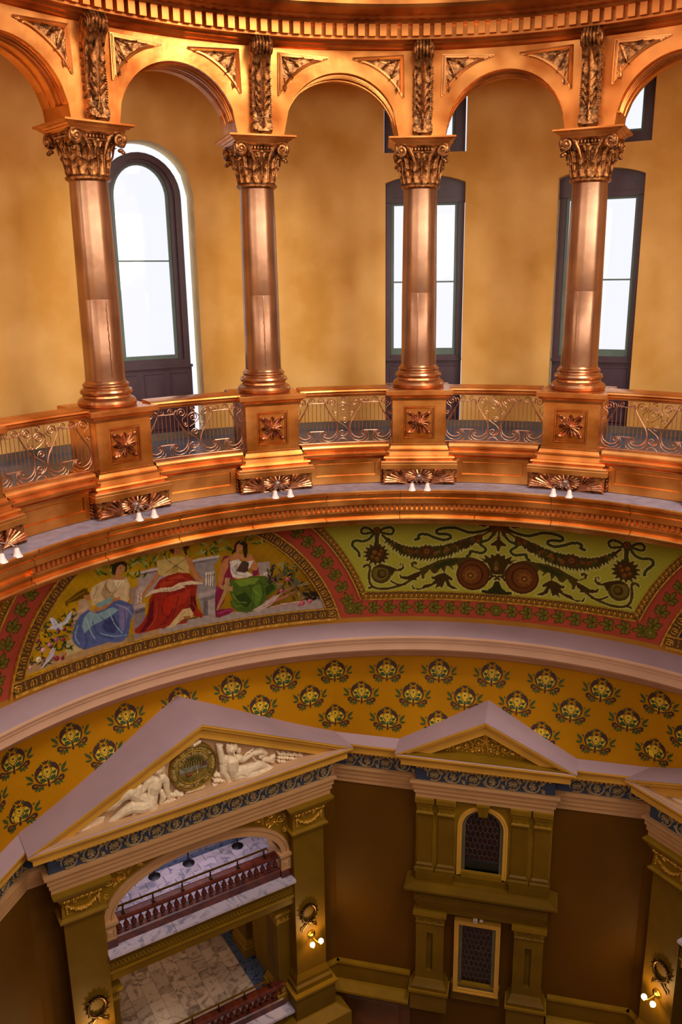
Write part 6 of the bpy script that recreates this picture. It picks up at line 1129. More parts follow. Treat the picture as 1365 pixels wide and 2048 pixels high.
p b8a878 0 -5305 -6219 -5225 -6206 -5207 -6318 -5113 -6480 -5220 -6493 -5341 -6483 -5355 -6437 -5315 -6367
k 7a6540 10 -5273 -6260 -5218 -6468
p a0704c 0 -5355 -6425 -5302 -6426 -5325 -6492 -5362 -6473
p 2f3a1c 0 -5312 -6376 -5307 -6317 -5333 -6230 -5334 -6318
p 2f3a1c 0 -5466 -6281 -5434 -6256 -5415 -6180 -5457 -6225
p 2f3a1c 0 -5583 -5660 -5606 -5701 -5607 -5786 -5579 -5720
p 3c4a28 0 -5325 -6340 -5290 -6383 -5231 -6396 -5285 -6342
p 4d5a34 0 -5538 -5835 -5522 -5785 -5534 -5698 -5550 -5775
p 25301a 0 -5240 -5891 -5279 -5894 -5318 -5947 -5263 -5933
p 4d5a34 0 -5666 -5819 -5629 -5849 -5574 -5842 -5630 -5807
p 25301a 0 -5396 -5787 -5404 -5843 -5382 -5929 -5377 -5844
p 25301a 0 -5441 -5779 -5479 -5748 -5534 -5754 -5478 -5790
p 25301a 0 -5234 -5996 -5215 -5949 -5221 -5860 -5243 -5935
p 3c4a28 0 -5207 -6333 -5248 -6327 -5292 -6370 -5235 -6369
p 4d5a34 0 -5575 -5904 -5543 -5950 -5486 -5973 -5535 -5913
p 4d5a34 0 -5361 -6185 -5370 -6123 -5412 -6050 -5393 -6138
p 2f3a1c 0 -5645 -6129 -5643 -6189 -5608 -6270 -5617 -6181
p 3c4a28 0 -5353 -6234 -5372 -6281 -5365 -6371 -5344 -6296
p 4d5a34 0 -5288 -6001 -5273 -6062 -5224 -6125 -5252 -6039
p 2f3a1c 0 -5647 -5852 -5654 -5908 -5631 -5993 -5627 -5909
p 4d5a34 0 -5583 -6082 -5568 -6143 -5520 -6207 -5548 -6121
p 2f3a1c 0 -5496 -6052 -5499 -5991 -5536 -5913 -5524 -6001
p 2f3a1c 0 -5419 -6353 -5380 -6357 -5338 -6309 -5394 -6315
p 4d5a34 0 -5312 -6301 -5312 -6240 -5345 -6157 -5339 -6246
p 4d5a34 0 -5589 -5728 -5622 -5751 -5642 -5824 -5599 -5782
p 2f3a1c 0 -5205 -5934 -5186 -5887 -5192 -5798 -5214 -5873
p 2f3a1c 0 -5234 -6442 -5232 -6381 -5263 -6295 -5259 -6385
p 25301a 0 -5382 -5881 -5342 -5891 -5296 -5854 -5353 -5849
p 25301a 0 -5605 -5648 -5596 -5708 -5554 -5778 -5574 -5692
p 25301a 0 -5356 -5950 -5388 -5976 -5406 -6052 -5364 -6006
p 2f3a1c 0 -5343 -6318 -5323 -6271 -5328 -6182 -5351 -6255
p 4d5a34 0 -5537 -5770 -5564 -5804 -5573 -5885 -5538 -5828
p 4d5a34 0 -5349 -5868 -5362 -5808 -5408 -5742 -5384 -5827
p 3c4a28 0 -5509 -5920 -5493 -5980 -5445 -6042 -5473 -5957
p 3c4a28 0 -5597 -5809 -5560 -5841 -5504 -5837 -5560 -5800
p 4d5a34 0 -5593 -5589 -5620 -5622 -5629 -5703 -5595 -5646
p 4d5a34 0 -5279 -6032 -5249 -6082 -5191 -6111 -5239 -6045
p 25301a 0 -5329 -6168 -5326 -6229 -5289 -6310 -5300 -6220
p 3c4a28 0 -5414 -5888 -5379 -5928 -5321 -5937 -5375 -5887
p 25301a 0 -5503 -6137 -5463 -6149 -5416 -6114 -5473 -6106
p 2f3a1c 0 -5506 -5873 -5524 -5815 -5575 -5760 -5543 -5841
p 2f3a1c 0 -5300 -6042 -5262 -6072 -5206 -6063 -5263 -6029
p 2f3a1c 0 -5533 -6046 -5551 -5987 -5602 -5930 -5570 -6012
p 3c4a28 0 -5261 -5719 -5301 -5703 -5350 -5733 -5293 -5746
p 3c4a28 0 -5322 -5835 -5339 -5776 -5389 -5718 -5358 -5800
p 3c4a28 0 -5417 -5918 -5427 -5857 -5471 -5787 -5450 -5874
p 4d5a34 0 -5375 -6351 -5340 -6331 -5317 -6257 -5363 -6297
p 3c4a28 0 -5477 -5866 -5508 -5818 -5564 -5792 -5517 -5854
p 25301a 0 -5511 -6111 -5516 -6169 -5490 -6255 -5489 -6169
p 3c4a28 0 -5234 -5843 -5246 -5782 -5292 -5715 -5268 -5801
p 2f3a1c 0 -5190 -5926 -5182 -5870 -5204 -5782 -5210 -5867
p 2f3a1c 0 -5446 -5899 -5406 -5916 -5356 -5888 -5414 -5873
p 4d5a34 0 -5263 -6149 -5293 -6099 -5350 -6068 -5303 -6135
p 4d5a34 0 -5399 -5909 -5361 -5904 -5324 -5849 -5377 -5865
p 2f3a1c 0 -5534 -5843 -5559 -5882 -5563 -5966 -5532 -5903
p 2f3a1c 0 -5204 -5911 -5244 -5903 -5290 -5943 -5233 -5945
p 4d5a34 0 -5539 -6029 -5499 -6039 -5453 -6001 -5510 -5997
p 25301a 0 -5643 -5800 -5621 -5855 -5567 -5904 -5605 -5827
p 3c4a28 0 -5288 -5673 -5294 -5731 -5268 -5816 -5266 -5730
p 2f3a1c 0 -5316 -5873 -5276 -5882 -5230 -5843 -5288 -5840
p 4d5a34 0 -5233 -5749 -5197 -5787 -5139 -5794 -5194 -5746
p 4d5a34 0 -5458 -5955 -5433 -6009 -5377 -6050 -5419 -5977
p 2f3a1c 0 -5312 -6128 -5347 -6086 -5405 -6073 -5352 -6126
p 2f3a1c 0 -5137 -5656 -5165 -5645 -5201 -5667 -5159 -5676
p 55603c 0 -5124 -5916 -5149 -5885 -5190 -5875 -5153 -5914
p 2f3a1c 0 -5193 -5731 -5208 -5691 -5246 -5655 -5220 -5711
p 2f3a1c 0 -5168 -5834 -5181 -5792 -5218 -5751 -5195 -5810
p 3c4a28 0 -5221 -5831 -5242 -5795 -5283 -5775 -5250 -5821
p 2f3a1c 0 -5200 -5793 -5172 -5811 -5133 -5800 -5175 -5781
p 55603c 0 -5196 -5719 -5209 -5754 -5202 -5817 -5188 -5762
p 55603c 0 -5250 -5858 -5224 -5885 -5183 -5887 -5222 -5855
p 2f3a1c 0 -5168 -5814 -5186 -5775 -5226 -5746 -5197 -5798
p 55603c 0 -5207 -5800 -5224 -5760 -5263 -5730 -5235 -5783
p 3c4a28 0 -5120 -5737 -5144 -5754 -5160 -5808 -5128 -5776
p 55603c 0 -5278 -5880 -5252 -5868 -5233 -5819 -5267 -5843
p 3c4a28 0 -5228 -5693 -5247 -5720 -5252 -5780 -5229 -5736
p 2f3a1c 0 -5173 -5656 -5159 -5698 -5122 -5737 -5146 -5679
p 3c3226 0 -5513 -6279 -5481 -6260 -5461 -6192 -5502 -6229
p 4a4438 0 -5623 -6463 -5651 -6489 -5664 -6563 -5628 -6516
p 4a4438 0 -5839 -6344 -5806 -6382 -5754 -6393 -5803 -6345
p 3c4a28 0 -5562 -6147 -5525 -6157 -5482 -6122 -5535 -6117
p 3c4a28 0 -5425 -6237 -5440 -6284 -5430 -6367 -5414 -6295
p 3c4a28 0 -5393 -6345 -5425 -6306 -5479 -6295 -5429 -6344
p 3c3226 0 -5518 -6068 -5493 -6117 -5441 -6152 -5482 -6086
p 3c3226 0 -5614 -6139 -5612 -6085 -5640 -6007 -5637 -6088
p 3c4a28 0 -5573 -6496 -5606 -6512 -5629 -6576 -5586 -6544
p 3c3226 0 -5421 -6106 -5453 -6121 -5478 -6185 -5434 -6154
p 4a4438 0 -5467 -6378 -5501 -6344 -5554 -6341 -5503 -6383
p 3c3226 0 -5600 -6360 -5636 -6358 -5673 -6402 -5622 -6396
p 3c3226 0 -5627 -6337 -5610 -6294 -5616 -6212 -5636 -6280
p 4a4438 0 -5621 -6038 -5657 -6015 -5706 -6029 -5653 -6054
p 3c4a28 0 -5635 -6440 -5672 -6433 -5712 -6470 -5660 -6472
p 4a4438 0 -5520 -6492 -5556 -6489 -5594 -6532 -5543 -6528
p 4a4438 0 -5798 -6441 -5763 -6440 -5729 -6391 -5778 -6403
p 4a4438 0 -5449 -6443 -5486 -6427 -5532 -6452 -5478 -6467
p 3c3226 0 -5668 -6138 -5635 -6126 -5608 -6066 -5654 -6092
p 3c3226 0 -5412 -6192 -5444 -6212 -5465 -6279 -5423 -6242
p 4a4438 0 -5628 -6472 -5599 -6446 -5585 -6373 -5622 -6419
p 4a4438 0 -5641 -6068 -5675 -6038 -5726 -6042 -5675 -6077
p 4a4438 0 -5612 -6191 -5649 -6180 -5691 -6213 -5638 -6219
p 4a4438 0 -5796 -6363 -5765 -6404 -5712 -6419 -5760 -6368
p 4a4438 0 -5656 -6208 -5621 -6206 -5586 -6157 -5636 -6169
p 3c4a28 0 -5635 -6006 -5669 -6016 -5697 -6074 -5651 -6050
p 3c4a28 0 -5646 -6530 -5609 -6541 -5566 -6507 -5619 -6501
p 3c4a28 0 -5558 -6469 -5522 -6498 -5471 -6490 -5524 -6458
p 3c3226 0 -5465 -6261 -5497 -6222 -5551 -6210 -5501 -6259
p 4a4438 0 -5515 -6345 -5533 -6388 -5527 -6471 -5507 -6403
p 3c3226 0 -5506 -6551 -5535 -6504 -5588 -6477 -5544 -6538
p 3c3226 0 -5588 -6411 -5610 -6358 -5661 -6314 -5624 -6386
p 3c3226 0 -5791 -6409 -5770 -6372 -5769 -6292 -5795 -6353
p 3c3226 0 -5620 -6147 -5656 -6126 -5704 -6143 -5651 -6165
p 3c4a28 0 -5702 -5951 -5679 -6000 -5628 -6039 -5666 -5971
p 3c4a28 0 -5750 -6258 -5765 -6302 -5756 -6384 -5739 -6314
p 3c3226 0 -5446 -6151 -5460 -6095 -5505 -6036 -5479 -6115
p 3c3226 0 -5685 -6428 -5716 -6387 -5769 -6371 -5721 -6423
p 3c4a28 0 -5640 -5977 -5674 -5946 -5725 -5948 -5674 -5984
p 3c4a28 0 -5708 -6116 -5698 -6172 -5658 -6238 -5678 -6157
p c9cfdc 0 -5484 -5680 -5438 -5701 -5393 -5784 -5381 -5853 -5311 -5835 -5233 -5718 -5186 -5663 -5204 -5782 -5263 -5882 -5333 -5900 -5321 -5969 -5389 -5962 -5454 -5906 -5520 -5886 -5457 -5842 -5468 -5762
k 6a7088 8 -5441 -5737 -5408 -5865
k 6a7088 8 -5330 -5864 -5218 -5750
p c4bccb 0 -5488 -6242 -5452 -6286 -5484 -6409 -5549 -6476 -5623 -6538 -5677 -6559 -5601 -6474 -5530 -6335
k 6a6088 8 -5475 -6299 -5564 -6443
c b9848a 80 -5727 -6118
c f0b4b8 40 -5734 -6102
c 7a5054 20 -5718 -6137
c c79aa0 75 -5607 -6231
c f2c8cc 37 -5615 -6214
c 7c5c60 18 -5599 -6250
c b57a90 70 -5517 -6176
c e8a4ba 35 -5525 -6160
c 6c4656 17 -5509 -6196
c 9a5a78 70 -5427 -6121
c c87a9c 35 -5434 -6104
c 5c3448 17 -5418 -6140
c 7c2f48 60 -5335 -6166
c a44460 30 -5343 -6149
c 4a1c2c 15 -5326 -6185
c 7c3a4a 60 -5651 -6033
c a45062 30 -5659 -6017
c 4a222c 15 -5643 -6052
c dcc9a8 85 -5679 -6369
c fcecc8 42 -5686 -6352
c 8a7c64 21 -5670 -6389
c 7c2a3c 80 -5446 -6480
c a83c52 40 -5453 -6464
c 4a1824 20 -5437 -6500
c 6e2a34 60 -5369 -6507
c 903c48 30 -5377 -6491
c 42181e 15 -5360 -6527
c b98a80 65 -5790 -6470
c eeb8a8 32 -5797 -6454
c 70524c 16 -5781 -6490
c 6b4a66 50 -5388 -5950
c 8c6286 25 -5396 -5934
c 402c3c 12 -5379 -5969
c 6a2438 55 -5305 -5989
c 8c344c 27 -5312 -5973
c 401422 13 -5296 -6009
p b27a50 0 -3946 -5148 -3893 -5162 -3955 -5330 -4043 -5490 -4159 -5666 -4216 -5727 -4247 -5796 -4272 -5761 -4240 -5678 -4173 -5582 -4076 -5427 -3995 -5239
k 7a4c30 8 -3900 -5187 -3956 -5344 -4062 -5511
p b27a50 0 -3800 -4979 -3748 -5034 -3641 -5110 -3554 -5221 -3532 -5365 -3474 -5547 -3414 -5675 -3426 -5728 -3497 -5653 -3566 -5523 -3614 -5343 -3642 -5143
k 7a4c30 8 -3539 -5308 -3484 -5545 -3433 -5670
p b27a50 0 -3817 -4948 -3708 -4976 -3676 -5079 -3787 -5083
c b98558 160 -3735 -4833
p b98558 0 -3788 -4725 -3671 -4754 -3679 -4942 -3733 -5027 -3781 -4957
p 4a2a18 0 -3854 -4965 -3813 -4854 -3787 -4699 -3661 -4729 -3631 -4872 -3570 -4969 -3619 -5026 -3614 -5128 -3649 -5086 -3672 -4890 -3686 -4804 -3782 -4781 -3783 -4916 -3794 -5081 -3817 -5029
k 5a2f20 7 -3767 -4852 -3744 -4863
k 5a2f20 7 -3713 -4866 -3689 -4866
k 8c3a28 8 -3747 -4947 -3711 -4953
p c2ab6c 0 -3920 -5155 -3830 -5153 -3714 -5158 -3623 -5316 -3665 -5466 -3790 -5432 -3878 -5406 -3987 -5427 -3954 -5304
p c2ab6c 0 -4026 -5120 -3880 -5121 -3788 -5105 -3643 -5157 -3606 -5373 -3602 -5485 -3748 -5432 -3933 -5460 -4022 -5393
p a38c50 0 -3815 -5289 -3724 -5314 -3766 -5426 -3857 -5414
k 4a4028 12 -3899 -5129 -3673 -5424
k 4a4028 12 -3644 -5184 -3931 -5406
p 8e3226 0 -3896 -5458 -3748 -5432 -3603 -5499 -3508 -5678 -3502 -5764 -3539 -5980 -3522 -6241 -3444 -6408 -3474 -6462 -3602 -6360 -3633 -6208 -3785 -6245 -3985 -6517 -4095 -6477 -4090 -5645 -4009 -5506
p 8e3226 0 -4028 -5548 -3917 -5475 -3728 -5449 -3630 -5476 -3675 -6507 -3912 -6483 -4112 -6493 -4348 -6490 -4399 -6450 -4396 -6384 -4283 -6293 -4201 -6107 -4169 -5849 -4053 -5674
p a8442e 0 -4012 -5580 -3729 -5476 -3669 -5546 -3853 -5628 -4008 -5688
p 5e1c20 0 -4157 -5961 -4096 -5820 -4138 -6292 -4256 -6466 -4328 -6465 -4228 -6286
p a5352a 0 -4013 -5956 -3863 -5841 -3756 -5874 -3881 -6218 -3975 -6295
k 5a181c 14 -3975 -5914 -4006 -6176 -3922 -6314
k 5a181c 14 -3814 -5965 -3901 -6266 -4055 -6432
k b65040 12 -4066 -5938 -4100 -6252 -4219 -6453
p a43c2c 0 -3879 -5878 -3730 -5868 -3578 -5800 -3682 -6051 -3856 -6166
p 5c1a1a 0 -3622 -5956 -3539 -5980 -3531 -6239 -3601 -6332 -3632 -6180
k 5c1a1a 14 -3770 -5912 -3861 -6277 -4019 -6448
k b85242 12 -3670 -5773 -3622 -5956 -3620 -6126
k 5c1a1a 12 -3934 -5861 -3728 -5813 -3540 -5782
k b24836 14 -3881 -5517 -3715 -5537 -3538 -5727
k 6a2020 14 -3938 -5555 -3736 -5587 -3594 -5739
k b24836 12 -3590 -6079 -3508 -6360
p d6c3a2 0 -4218 -5766 -4125 -5690 -3999 -5677 -3859 -5748 -3738 -5689 -3676 -5707 -3678 -5761 -3843 -5794 -4003 -5757 -4128 -5756 -4229 -5807
k 4a2a20 9 -4230 -5812 -4075 -5763 -3861 -5801 -3679 -5766
p d6c3a2 0 -3981 -5680 -3853 -5705 -3758 -5650 -3572 -5655 -3426 -5734 -3437 -5768 -3575 -5730 -3742 -5711 -3846 -5755 -3946 -5732
k 4a2a20 9 -3983 -5729 -3846 -5760 -3742 -5719 -3576 -5739 -3431 -5778
c c08a60 45 -3447 -5689
p c9b080 0 -3727 -6207 -3623 -6197 -3582 -6337 -3604 -6417 -3736 -6417 -3873 -6528 -3947 -6516 -3827 -6345
k 8a6a48 10 -3691 -6247 -3794 -6441
p 94603c 0 -3724 -6356 -3630 -6365 -3623 -6411 -3717 -6409
p 5e4a22 0 -3759 -6418 -3529 -6417 -3526 -6446 -3757 -6453
p 7c2c44 0 -3128 -5265 -3053 -5253 -3038 -5369 -3029 -5655 -2978 -5810 -3073 -5845 -3151 -5912 -3142 -6202 -3224 -6354 -3072 -6365 -3007 -6410 -3076 -6481 -3230 -6527 -3282 -6498 -3274 -6168 -3254 -5887 -3211 -5755 -3195 -5560 -3150 -5345
k b05878 12 -3112 -5325 -3199 -5672 -3237 -5948
k b05878 14 -3246 -6435 -3131 -6408 -3035 -6409
k 561a30 12 -3260 -6056 -3255 -6433
p 7c2c44 0 -2742 -5515 -2650 -5590 -2645 -5735 -2731 -5776
p 94506a 0 -2561 -5780 -2468 -5855 -2395 -5984 -2453 -6032
p b47c50 0 -3121 -5323 -3055 -5295 -3061 -5478 -3122 -5634 -3157 -5825 -3187 -5875 -3214 -5839 -3208 -5670 -3172 -5452
p b47c50 0 -3054 -5281 -2959 -5245 -2885 -5260 -2736 -5302 -2703 -5437 -2740 -5430 -2889 -5372 -3038 -5369
p b47c50 0 -2737 -5316 -2693 -5439 -2646 -5562 -2671 -5643 -2727 -5638 -2799 -5504 -2872 -5432 -2860 -5372 -2814 -5387 -2723 -5490
p b47c50 0 -3220 -5832 -3166 -5817 -3151 -5898 -3198 -5909
p d5cfc0 0 -3043 -5382 -2926 -5365 -2872 -5432 -2740 -5430 -2712 -5435 -2803 -5646 -2730 -5733 -2825 -5771 -2938 -5761 -3012 -5716 -3037 -5596
p a29c98 0 -3005 -5490 -2929 -5449 -2954 -5671 -3001 -5661
k 8b8480 9 -3024 -5514 -2973 -5667 -2825 -5742
k f0ead8 10 -3002 -5405 -2982 -5637
p 4a3830 0 -2961 -5599 -2871 -5404 -2778 -5451 -2793 -5634 -2841 -5667 -2934 -5624
k a88438 12 -2961 -5590 -2855 -5379
p b98558 0 -2953 -5063 -2905 -5016 -2850 -5041 -2863 -5165 -2912 -5226 -2886 -5293 -2960 -5278 -2930 -5208 -2957 -5175
p 2e1e14 0 -3014 -5205 -2975 -5143 -2962 -5047 -2913 -4978 -2839 -4992 -2786 -5067 -2786 -5222 -2813 -5359 -2841 -5339 -2855 -5195 -2852 -5097 -2906 -5036 -2935 -5067 -2948 -5191 -2997 -5243
k 5a2f20 6 -2935 -5081 -2907 -5081
k 8c3a28 6 -2941 -5141 -2919 -5151
k a09a90 7 -2923 -4999 -2849 -5013
p 4a5f24 0 -3033 -5768 -2902 -5798 -2749 -5758 -2561 -5785 -2451 -5945 -2392 -6058 -2426 -6125 -2534 -6222 -2576 -6391 -2676 -6517 -2848 -6522 -2980 -6452 -3052 -6341 -3067 -6221 -3028 -6201 -3061 -6049 -3075 -5902
p 6f8a38 0 -2996 -5805 -2750 -5786 -2638 -5823 -2716 -5923 -2906 -5941
p 2c4018 0 -2988 -6124 -2835 -6072 -2765 -6292 -2845 -6420 -2954 -6248
p 2c4018 0 -2567 -6040 -2470 -5971 -2425 -6067 -2553 -6219
p 5c7a30 0 -2756 -6002 -2641 -5938 -2610 -6207 -2692 -6425 -2746 -6296
k 86a048 12 -3025 -6087 -2954 -6248 -2841 -6304
k 22340f 12 -2793 -5936 -2724 -6184 -2770 -6467
k 22340f 12 -2639 -5881 -2588 -6095 -2654 -6433
k 86a048 10 -2720 -6068 -2648 -6200
k 22340f 12 -3048 -6226 -2921 -6402 -2808 -6458
k 7c9644 12 -3029 -6230 -2977 -6360 -2919 -6344
p a8895c 0 -3116 -5706 -3047 -5722 -3059 -5883 -3015 -5910 -3026 -6014 -3088 -5991 -3243 -6372 -3262 -6358 -3250 -6289 -3138 -5958 -3189 -5917 -3183 -5870 -3130 -5860
k 6c5030 8 -3047 -5731 -3063 -5887 -3019 -5915
k 6c5030 8 -3088 -5996 -3239 -6373
k cdb286 7 -3110 -5722 -3127 -5866
p 23202a 0 -2211 -5975 -2231 -5910 -2288 -5854 -2253 -5943
p 2a3018 0 -2457 -5876 -2494 -5913 -2516 -6005 -2467 -5943
p 3a4420 0 -2169 -5719 -2174 -5788 -2144 -5881 -2143 -5780
p 2a3018 0 -2467 -5831 -2508 -5856 -2541 -5939 -2485 -5892
p 4a5630 0 -2198 -6007 -2163 -5964 -2147 -5868 -2192 -5938
p 3a4420 0 -2293 -5852 -2290 -5783 -2324 -5693 -2320 -5794
p 1f1d18 0 -2408 -5650 -2453 -5637 -2511 -5677 -2446 -5685
p 4a5630 0 -2376 -5815 -2331 -5824 -2275 -5778 -2341 -5777
p 2a3018 0 -2413 -5782 -2435 -5840 -2430 -5941 -2404 -5852
p 23202a 0 -2386 -5817 -2421 -5856 -2441 -5949 -2394 -5884
p 1f1d18 0 -2235 -5863 -2216 -5929 -2159 -5987 -2194 -5896
p 4a5630 0 -2254 -6030 -2209 -6046 -2150 -6007 -2216 -5997
p 3a4420 0 -2264 -5605 -2263 -5675 -2224 -5760 -2233 -5659
p 23202a 0 -2284 -5734 -2269 -5670 -2286 -5572 -2301 -5668
p 1f1d18 0 -2487 -5867 -2491 -5798 -2532 -5715 -2520 -5815
p 3a4420 0 -2533 -5613 -2536 -5682 -2502 -5771 -2505 -5671
p 1f1d18 0 -2428 -5656 -2472 -5667 -2516 -5737 -2454 -5709
p 1f1d18 0 -2096 -5606 -2140 -5619 -2183 -5690 -2121 -5661
p 23202a 0 -2146 -5994 -2170 -5932 -2230 -5884 -2189 -5969
p 4a5630 0 -2161 -6015 -2122 -5982 -2096 -5891 -2148 -5949
p 23202a 0 -2125 -5796 -2104 -5736 -2112 -5635 -2136 -5727
p 1f1d18 0 -2240 -5936 -2240 -6006 -2203 -6094 -2210 -5992
p 3a4420 0 -2365 -5768 -2348 -5834 -2294 -5897 -2325 -5804
p 4a5630 0 -2135 -5847 -2181 -5846 -2233 -5903 -2168 -5893
p 2a3018 0 -2429 -6009 -2386 -6037 -2323 -6015 -2387 -5987
p 2a3018 0 -2182 -5755 -2202 -5816 -2192 -5917 -2170 -5824
p 1f1d18 0 -2175 -5714 -2221 -5709 -2275 -5760 -2210 -5756
p 2a3018 0 -2365 -5828 -2321 -5844 -2261 -5808 -2327 -5796
p 23202a 0 -2455 -5852 -2432 -5914 -2371 -5962 -2412 -5877
p 3a4420 0 -2213 -5703 -2254 -5669 -2318 -5679 -2256 -5718
p 3a4420 0 -2293 -5802 -2255 -5845 -2190 -5852 -2248 -5798
p 4a5630 0 -2286 -5715 -2280 -5785 -2236 -5865 -2252 -5765
p 23202a 0 -2183 -5773 -2226 -5790 -2266 -5866 -2206 -5831
p 1f1d18 0 -2394 -5870 -2358 -5915 -2292 -5925 -2349 -5869
p 2a3018 0 -2521 -5870 -2522 -5939 -2487 -6028 -2492 -5927
p 2a3018 0 -2305 -5838 -2286 -5777 -2296 -5677 -2317 -5769
p 4a5630 0 -2461 -5696 -2449 -5631 -2470 -5534 -2481 -5631
p 4a5630 0 -2137 -5716 -2183 -5712 -2237 -5763 -2172 -5759
p 4a5630 0 -2317 -5718 -2301 -5784 -2246 -5847 -2277 -5754
p 4a5630 0 -2375 -5640 -2370 -5710 -2327 -5790 -2342 -5691
p 3a4420 0 -2253 -5810 -2285 -5757 -2349 -5731 -2298 -5800
p 3a4420 0 -2410 -5864 -2450 -5827 -2515 -5831 -2454 -5875
p 2a3018 0 -2525 -5928 -2490 -5888 -2472 -5793 -2518 -5860
p 3a4420 0 -2111 -5999 -2129 -5933 -2184 -5872 -2152 -5964
p 4a5630 0 -2066 -5612 -2111 -5621 -2156 -5689 -2094 -5664
p 2a3018 0 -2507 -5953 -2462 -5961 -2406 -5913 -2472 -5914
p 23202a 0 -2485 -5833 -2454 -5785 -2446 -5686 -2484 -5763
p 2a3018 0 -2319 -6069 -2286 -6025 -2271 -5928 -2314 -5999
p 4a5630 0 -2253 -5815 -2240 -5750 -2260 -5652 -2272 -5750
p 23202a 0 -2417 -5543 -2454 -5578 -2477 -5669 -2428 -5609
p 8a7a58 0 -2274 -6134 -2307 -6074 -2375 -6041 -2322 -6119
p 7a6a40 0 -2287 -6014 -2261 -6082 -2197 -6134 -2240 -6043
p 7a6a40 0 -2397 -6171 -2423 -6231 -2420 -6341 -2390 -6246
p 3a3420 0 -1916 -6165 -1964 -6147 -2029 -6186 -1958 -6200
p 3a3420 0 -2147 -6408 -2152 -6331 -2198 -6242 -2183 -6351
p 6a5a3c 0 -2164 -6022 -2205 -6057 -2234 -6154 -2178 -6093
p 8a7a58 0 -2095 -6109 -2096 -6034 -2137 -5941 -2128 -6050
p 3a3420 0 -2291 -6290 -2290 -6215 -2329 -6118 -2322 -6228
p 7a6a40 0 -2269 -6154 -2311 -6111 -2382 -6109 -2317 -6162
p 6a5a3c 0 -2253 -6135 -2298 -6159 -2336 -6247 -2274 -6200
p 7a6a40 0 -2343 -5981 -2387 -6007 -2423 -6097 -2363 -6047
p 3a3420 0 -1915 -6321 -1964 -6325 -2018 -6392 -1948 -6374
p 3a3420 0 -2337 -6034 -2332 -6110 -2286 -6198 -2301 -6089
p 6a5a3c 0 -2331 -6017 -2358 -6076 -2358 -6185 -2325 -6093
p 8a7a58 0 -2083 -6231 -2103 -6298 -2090 -6408 -2068 -6305
p 8a7a58 0 -2295 -6005 -2341 -5973 -2409 -5991 -2341 -6026
p 6a5a3c 0 -2484 -6268 -2442 -6310 -2371 -6308 -2437 -6258
p 7a6a40 0 -2311 -6129 -2262 -6138 -2203 -6085 -2273 -6086
p 6a5a3c 0 -2117 -5957 -2161 -5984 -2198 -6073 -2137 -6024
p 7a6a40 0 -2025 -6048 -2069 -6012 -2139 -6022 -2072 -6064
p 3a3420 0 -2125 -6131 -2174 -6125 -2233 -6179 -2163 -6176
p 8a7a58 0 -2339 -6148 -2375 -6194 -2391 -6299 -2345 -6222
p 8a7a58 0 -1987 -6341 -2036 -6323 -2100 -6364 -2029 -6377
p 3a3420 0 -2049 -6093 -2003 -6124 -1934 -6103 -2003 -6070
p 6a5a3c 0 -2306 -6139 -2344 -6087 -2414 -6069 -2355 -6136
p 6a5a3c 0 -2378 -6061 -2394 -6130 -2375 -6238 -2360 -6133
p 3a3420 0 -2427 -6235 -2380 -6223 -2332 -6147 -2399 -6177
p 7a6a40 0 -2037 -6374 -1994 -6341 -1962 -6245 -2020 -6304
p 7a6a40 0 -2314 -6243 -2309 -6319 -2262 -6408 -2278 -6299
p 8a7a58 0 -2110 -6175 -2115 -6250 -2081 -6350 -2082 -6240
p 6a5a3c 0 -2133 -6268 -2133 -6192 -2174 -6097 -2165 -6207
p 7a6a40 0 -2442 -5928 -2427 -6001 -2371 -6074 -2400 -5971
p 7a6a40 0 -2410 -6103 -2363 -6084 -2322 -6002 -2385 -6041
p 3a3420 0 -2081 -6194 -2095 -6120 -2151 -6046 -2122 -6150
p 6a5a3c 0 -2265 -6182 -2242 -6252 -2180 -6310 -2220 -6215
p 6a5a3c 0 -2024 -6247 -1976 -6262 -1913 -6217 -1984 -6209
p 6a5a3c 0 -2479 -5946 -2433 -5977 -2365 -5957 -2434 -5924
p 6a5a3c 0 -2027 -6242 -2070 -6274 -2103 -6368 -2044 -6312
p 3a3420 0 -2076 -6048 -2116 -6000 -2186 -5989 -2125 -6050
p 3a3420 0 -2012 -5994 -2061 -6000 -2112 -6069 -2044 -6048
p 3a3018 0 -1861 -6389 -1902 -6364 -1961 -6385 -1900 -6411
p 1f1a14 0 -2001 -6327 -2009 -6261 -2053 -6189 -2035 -6282
p 2a2618 0 -1980 -6336 -1942 -6310 -1913 -6228 -1964 -6276
p 2a2618 0 -1952 -6174 -1942 -6239 -1895 -6306 -1917 -6215
p 1f1a14 0 -1953 -6248 -1992 -6273 -2022 -6352 -1970 -6307
p 3a3018 0 -1870 -6211 -1884 -6272 -1868 -6366 -1854 -6274
p 3a3018 0 -1936 -6312 -1898 -6286 -1868 -6204 -1920 -6252
p 1f1a14 0 -1891 -6430 -1862 -6383 -1854 -6289 -1890 -6364
p 1f1a14 0 -1829 -6361 -1871 -6372 -1913 -6439 -1854 -6413
p 1f1a14 0 -1938 -6302 -1969 -6253 -2030 -6232 -1981 -6295
p 1f1a14 0 -1910 -6235 -1880 -6285 -1820 -6310 -1867 -6245
p 3a3018 0 -1847 -6218 -1874 -6266 -1879 -6361 -1846 -6284
p 1f1a14 0 -1915 -6428 -1874 -6414 -1834 -6344 -1892 -6375
p 3a3018 0 -1973 -6465 -1936 -6435 -1910 -6351 -1959 -6404
p 1f1a14 0 -1883 -6344 -1841 -6344 -1793 -6288 -1853 -6300
p 3a3018 0 -1950 -6390 -1934 -6330 -1947 -6235 -1964 -6326
p 2a2618 0 -1912 -6323 -1939 -6372 -1943 -6467 -1910 -6389
p 1f1a14 0 -1833 -6366 -1803 -6323 -1790 -6230 -1830 -6300
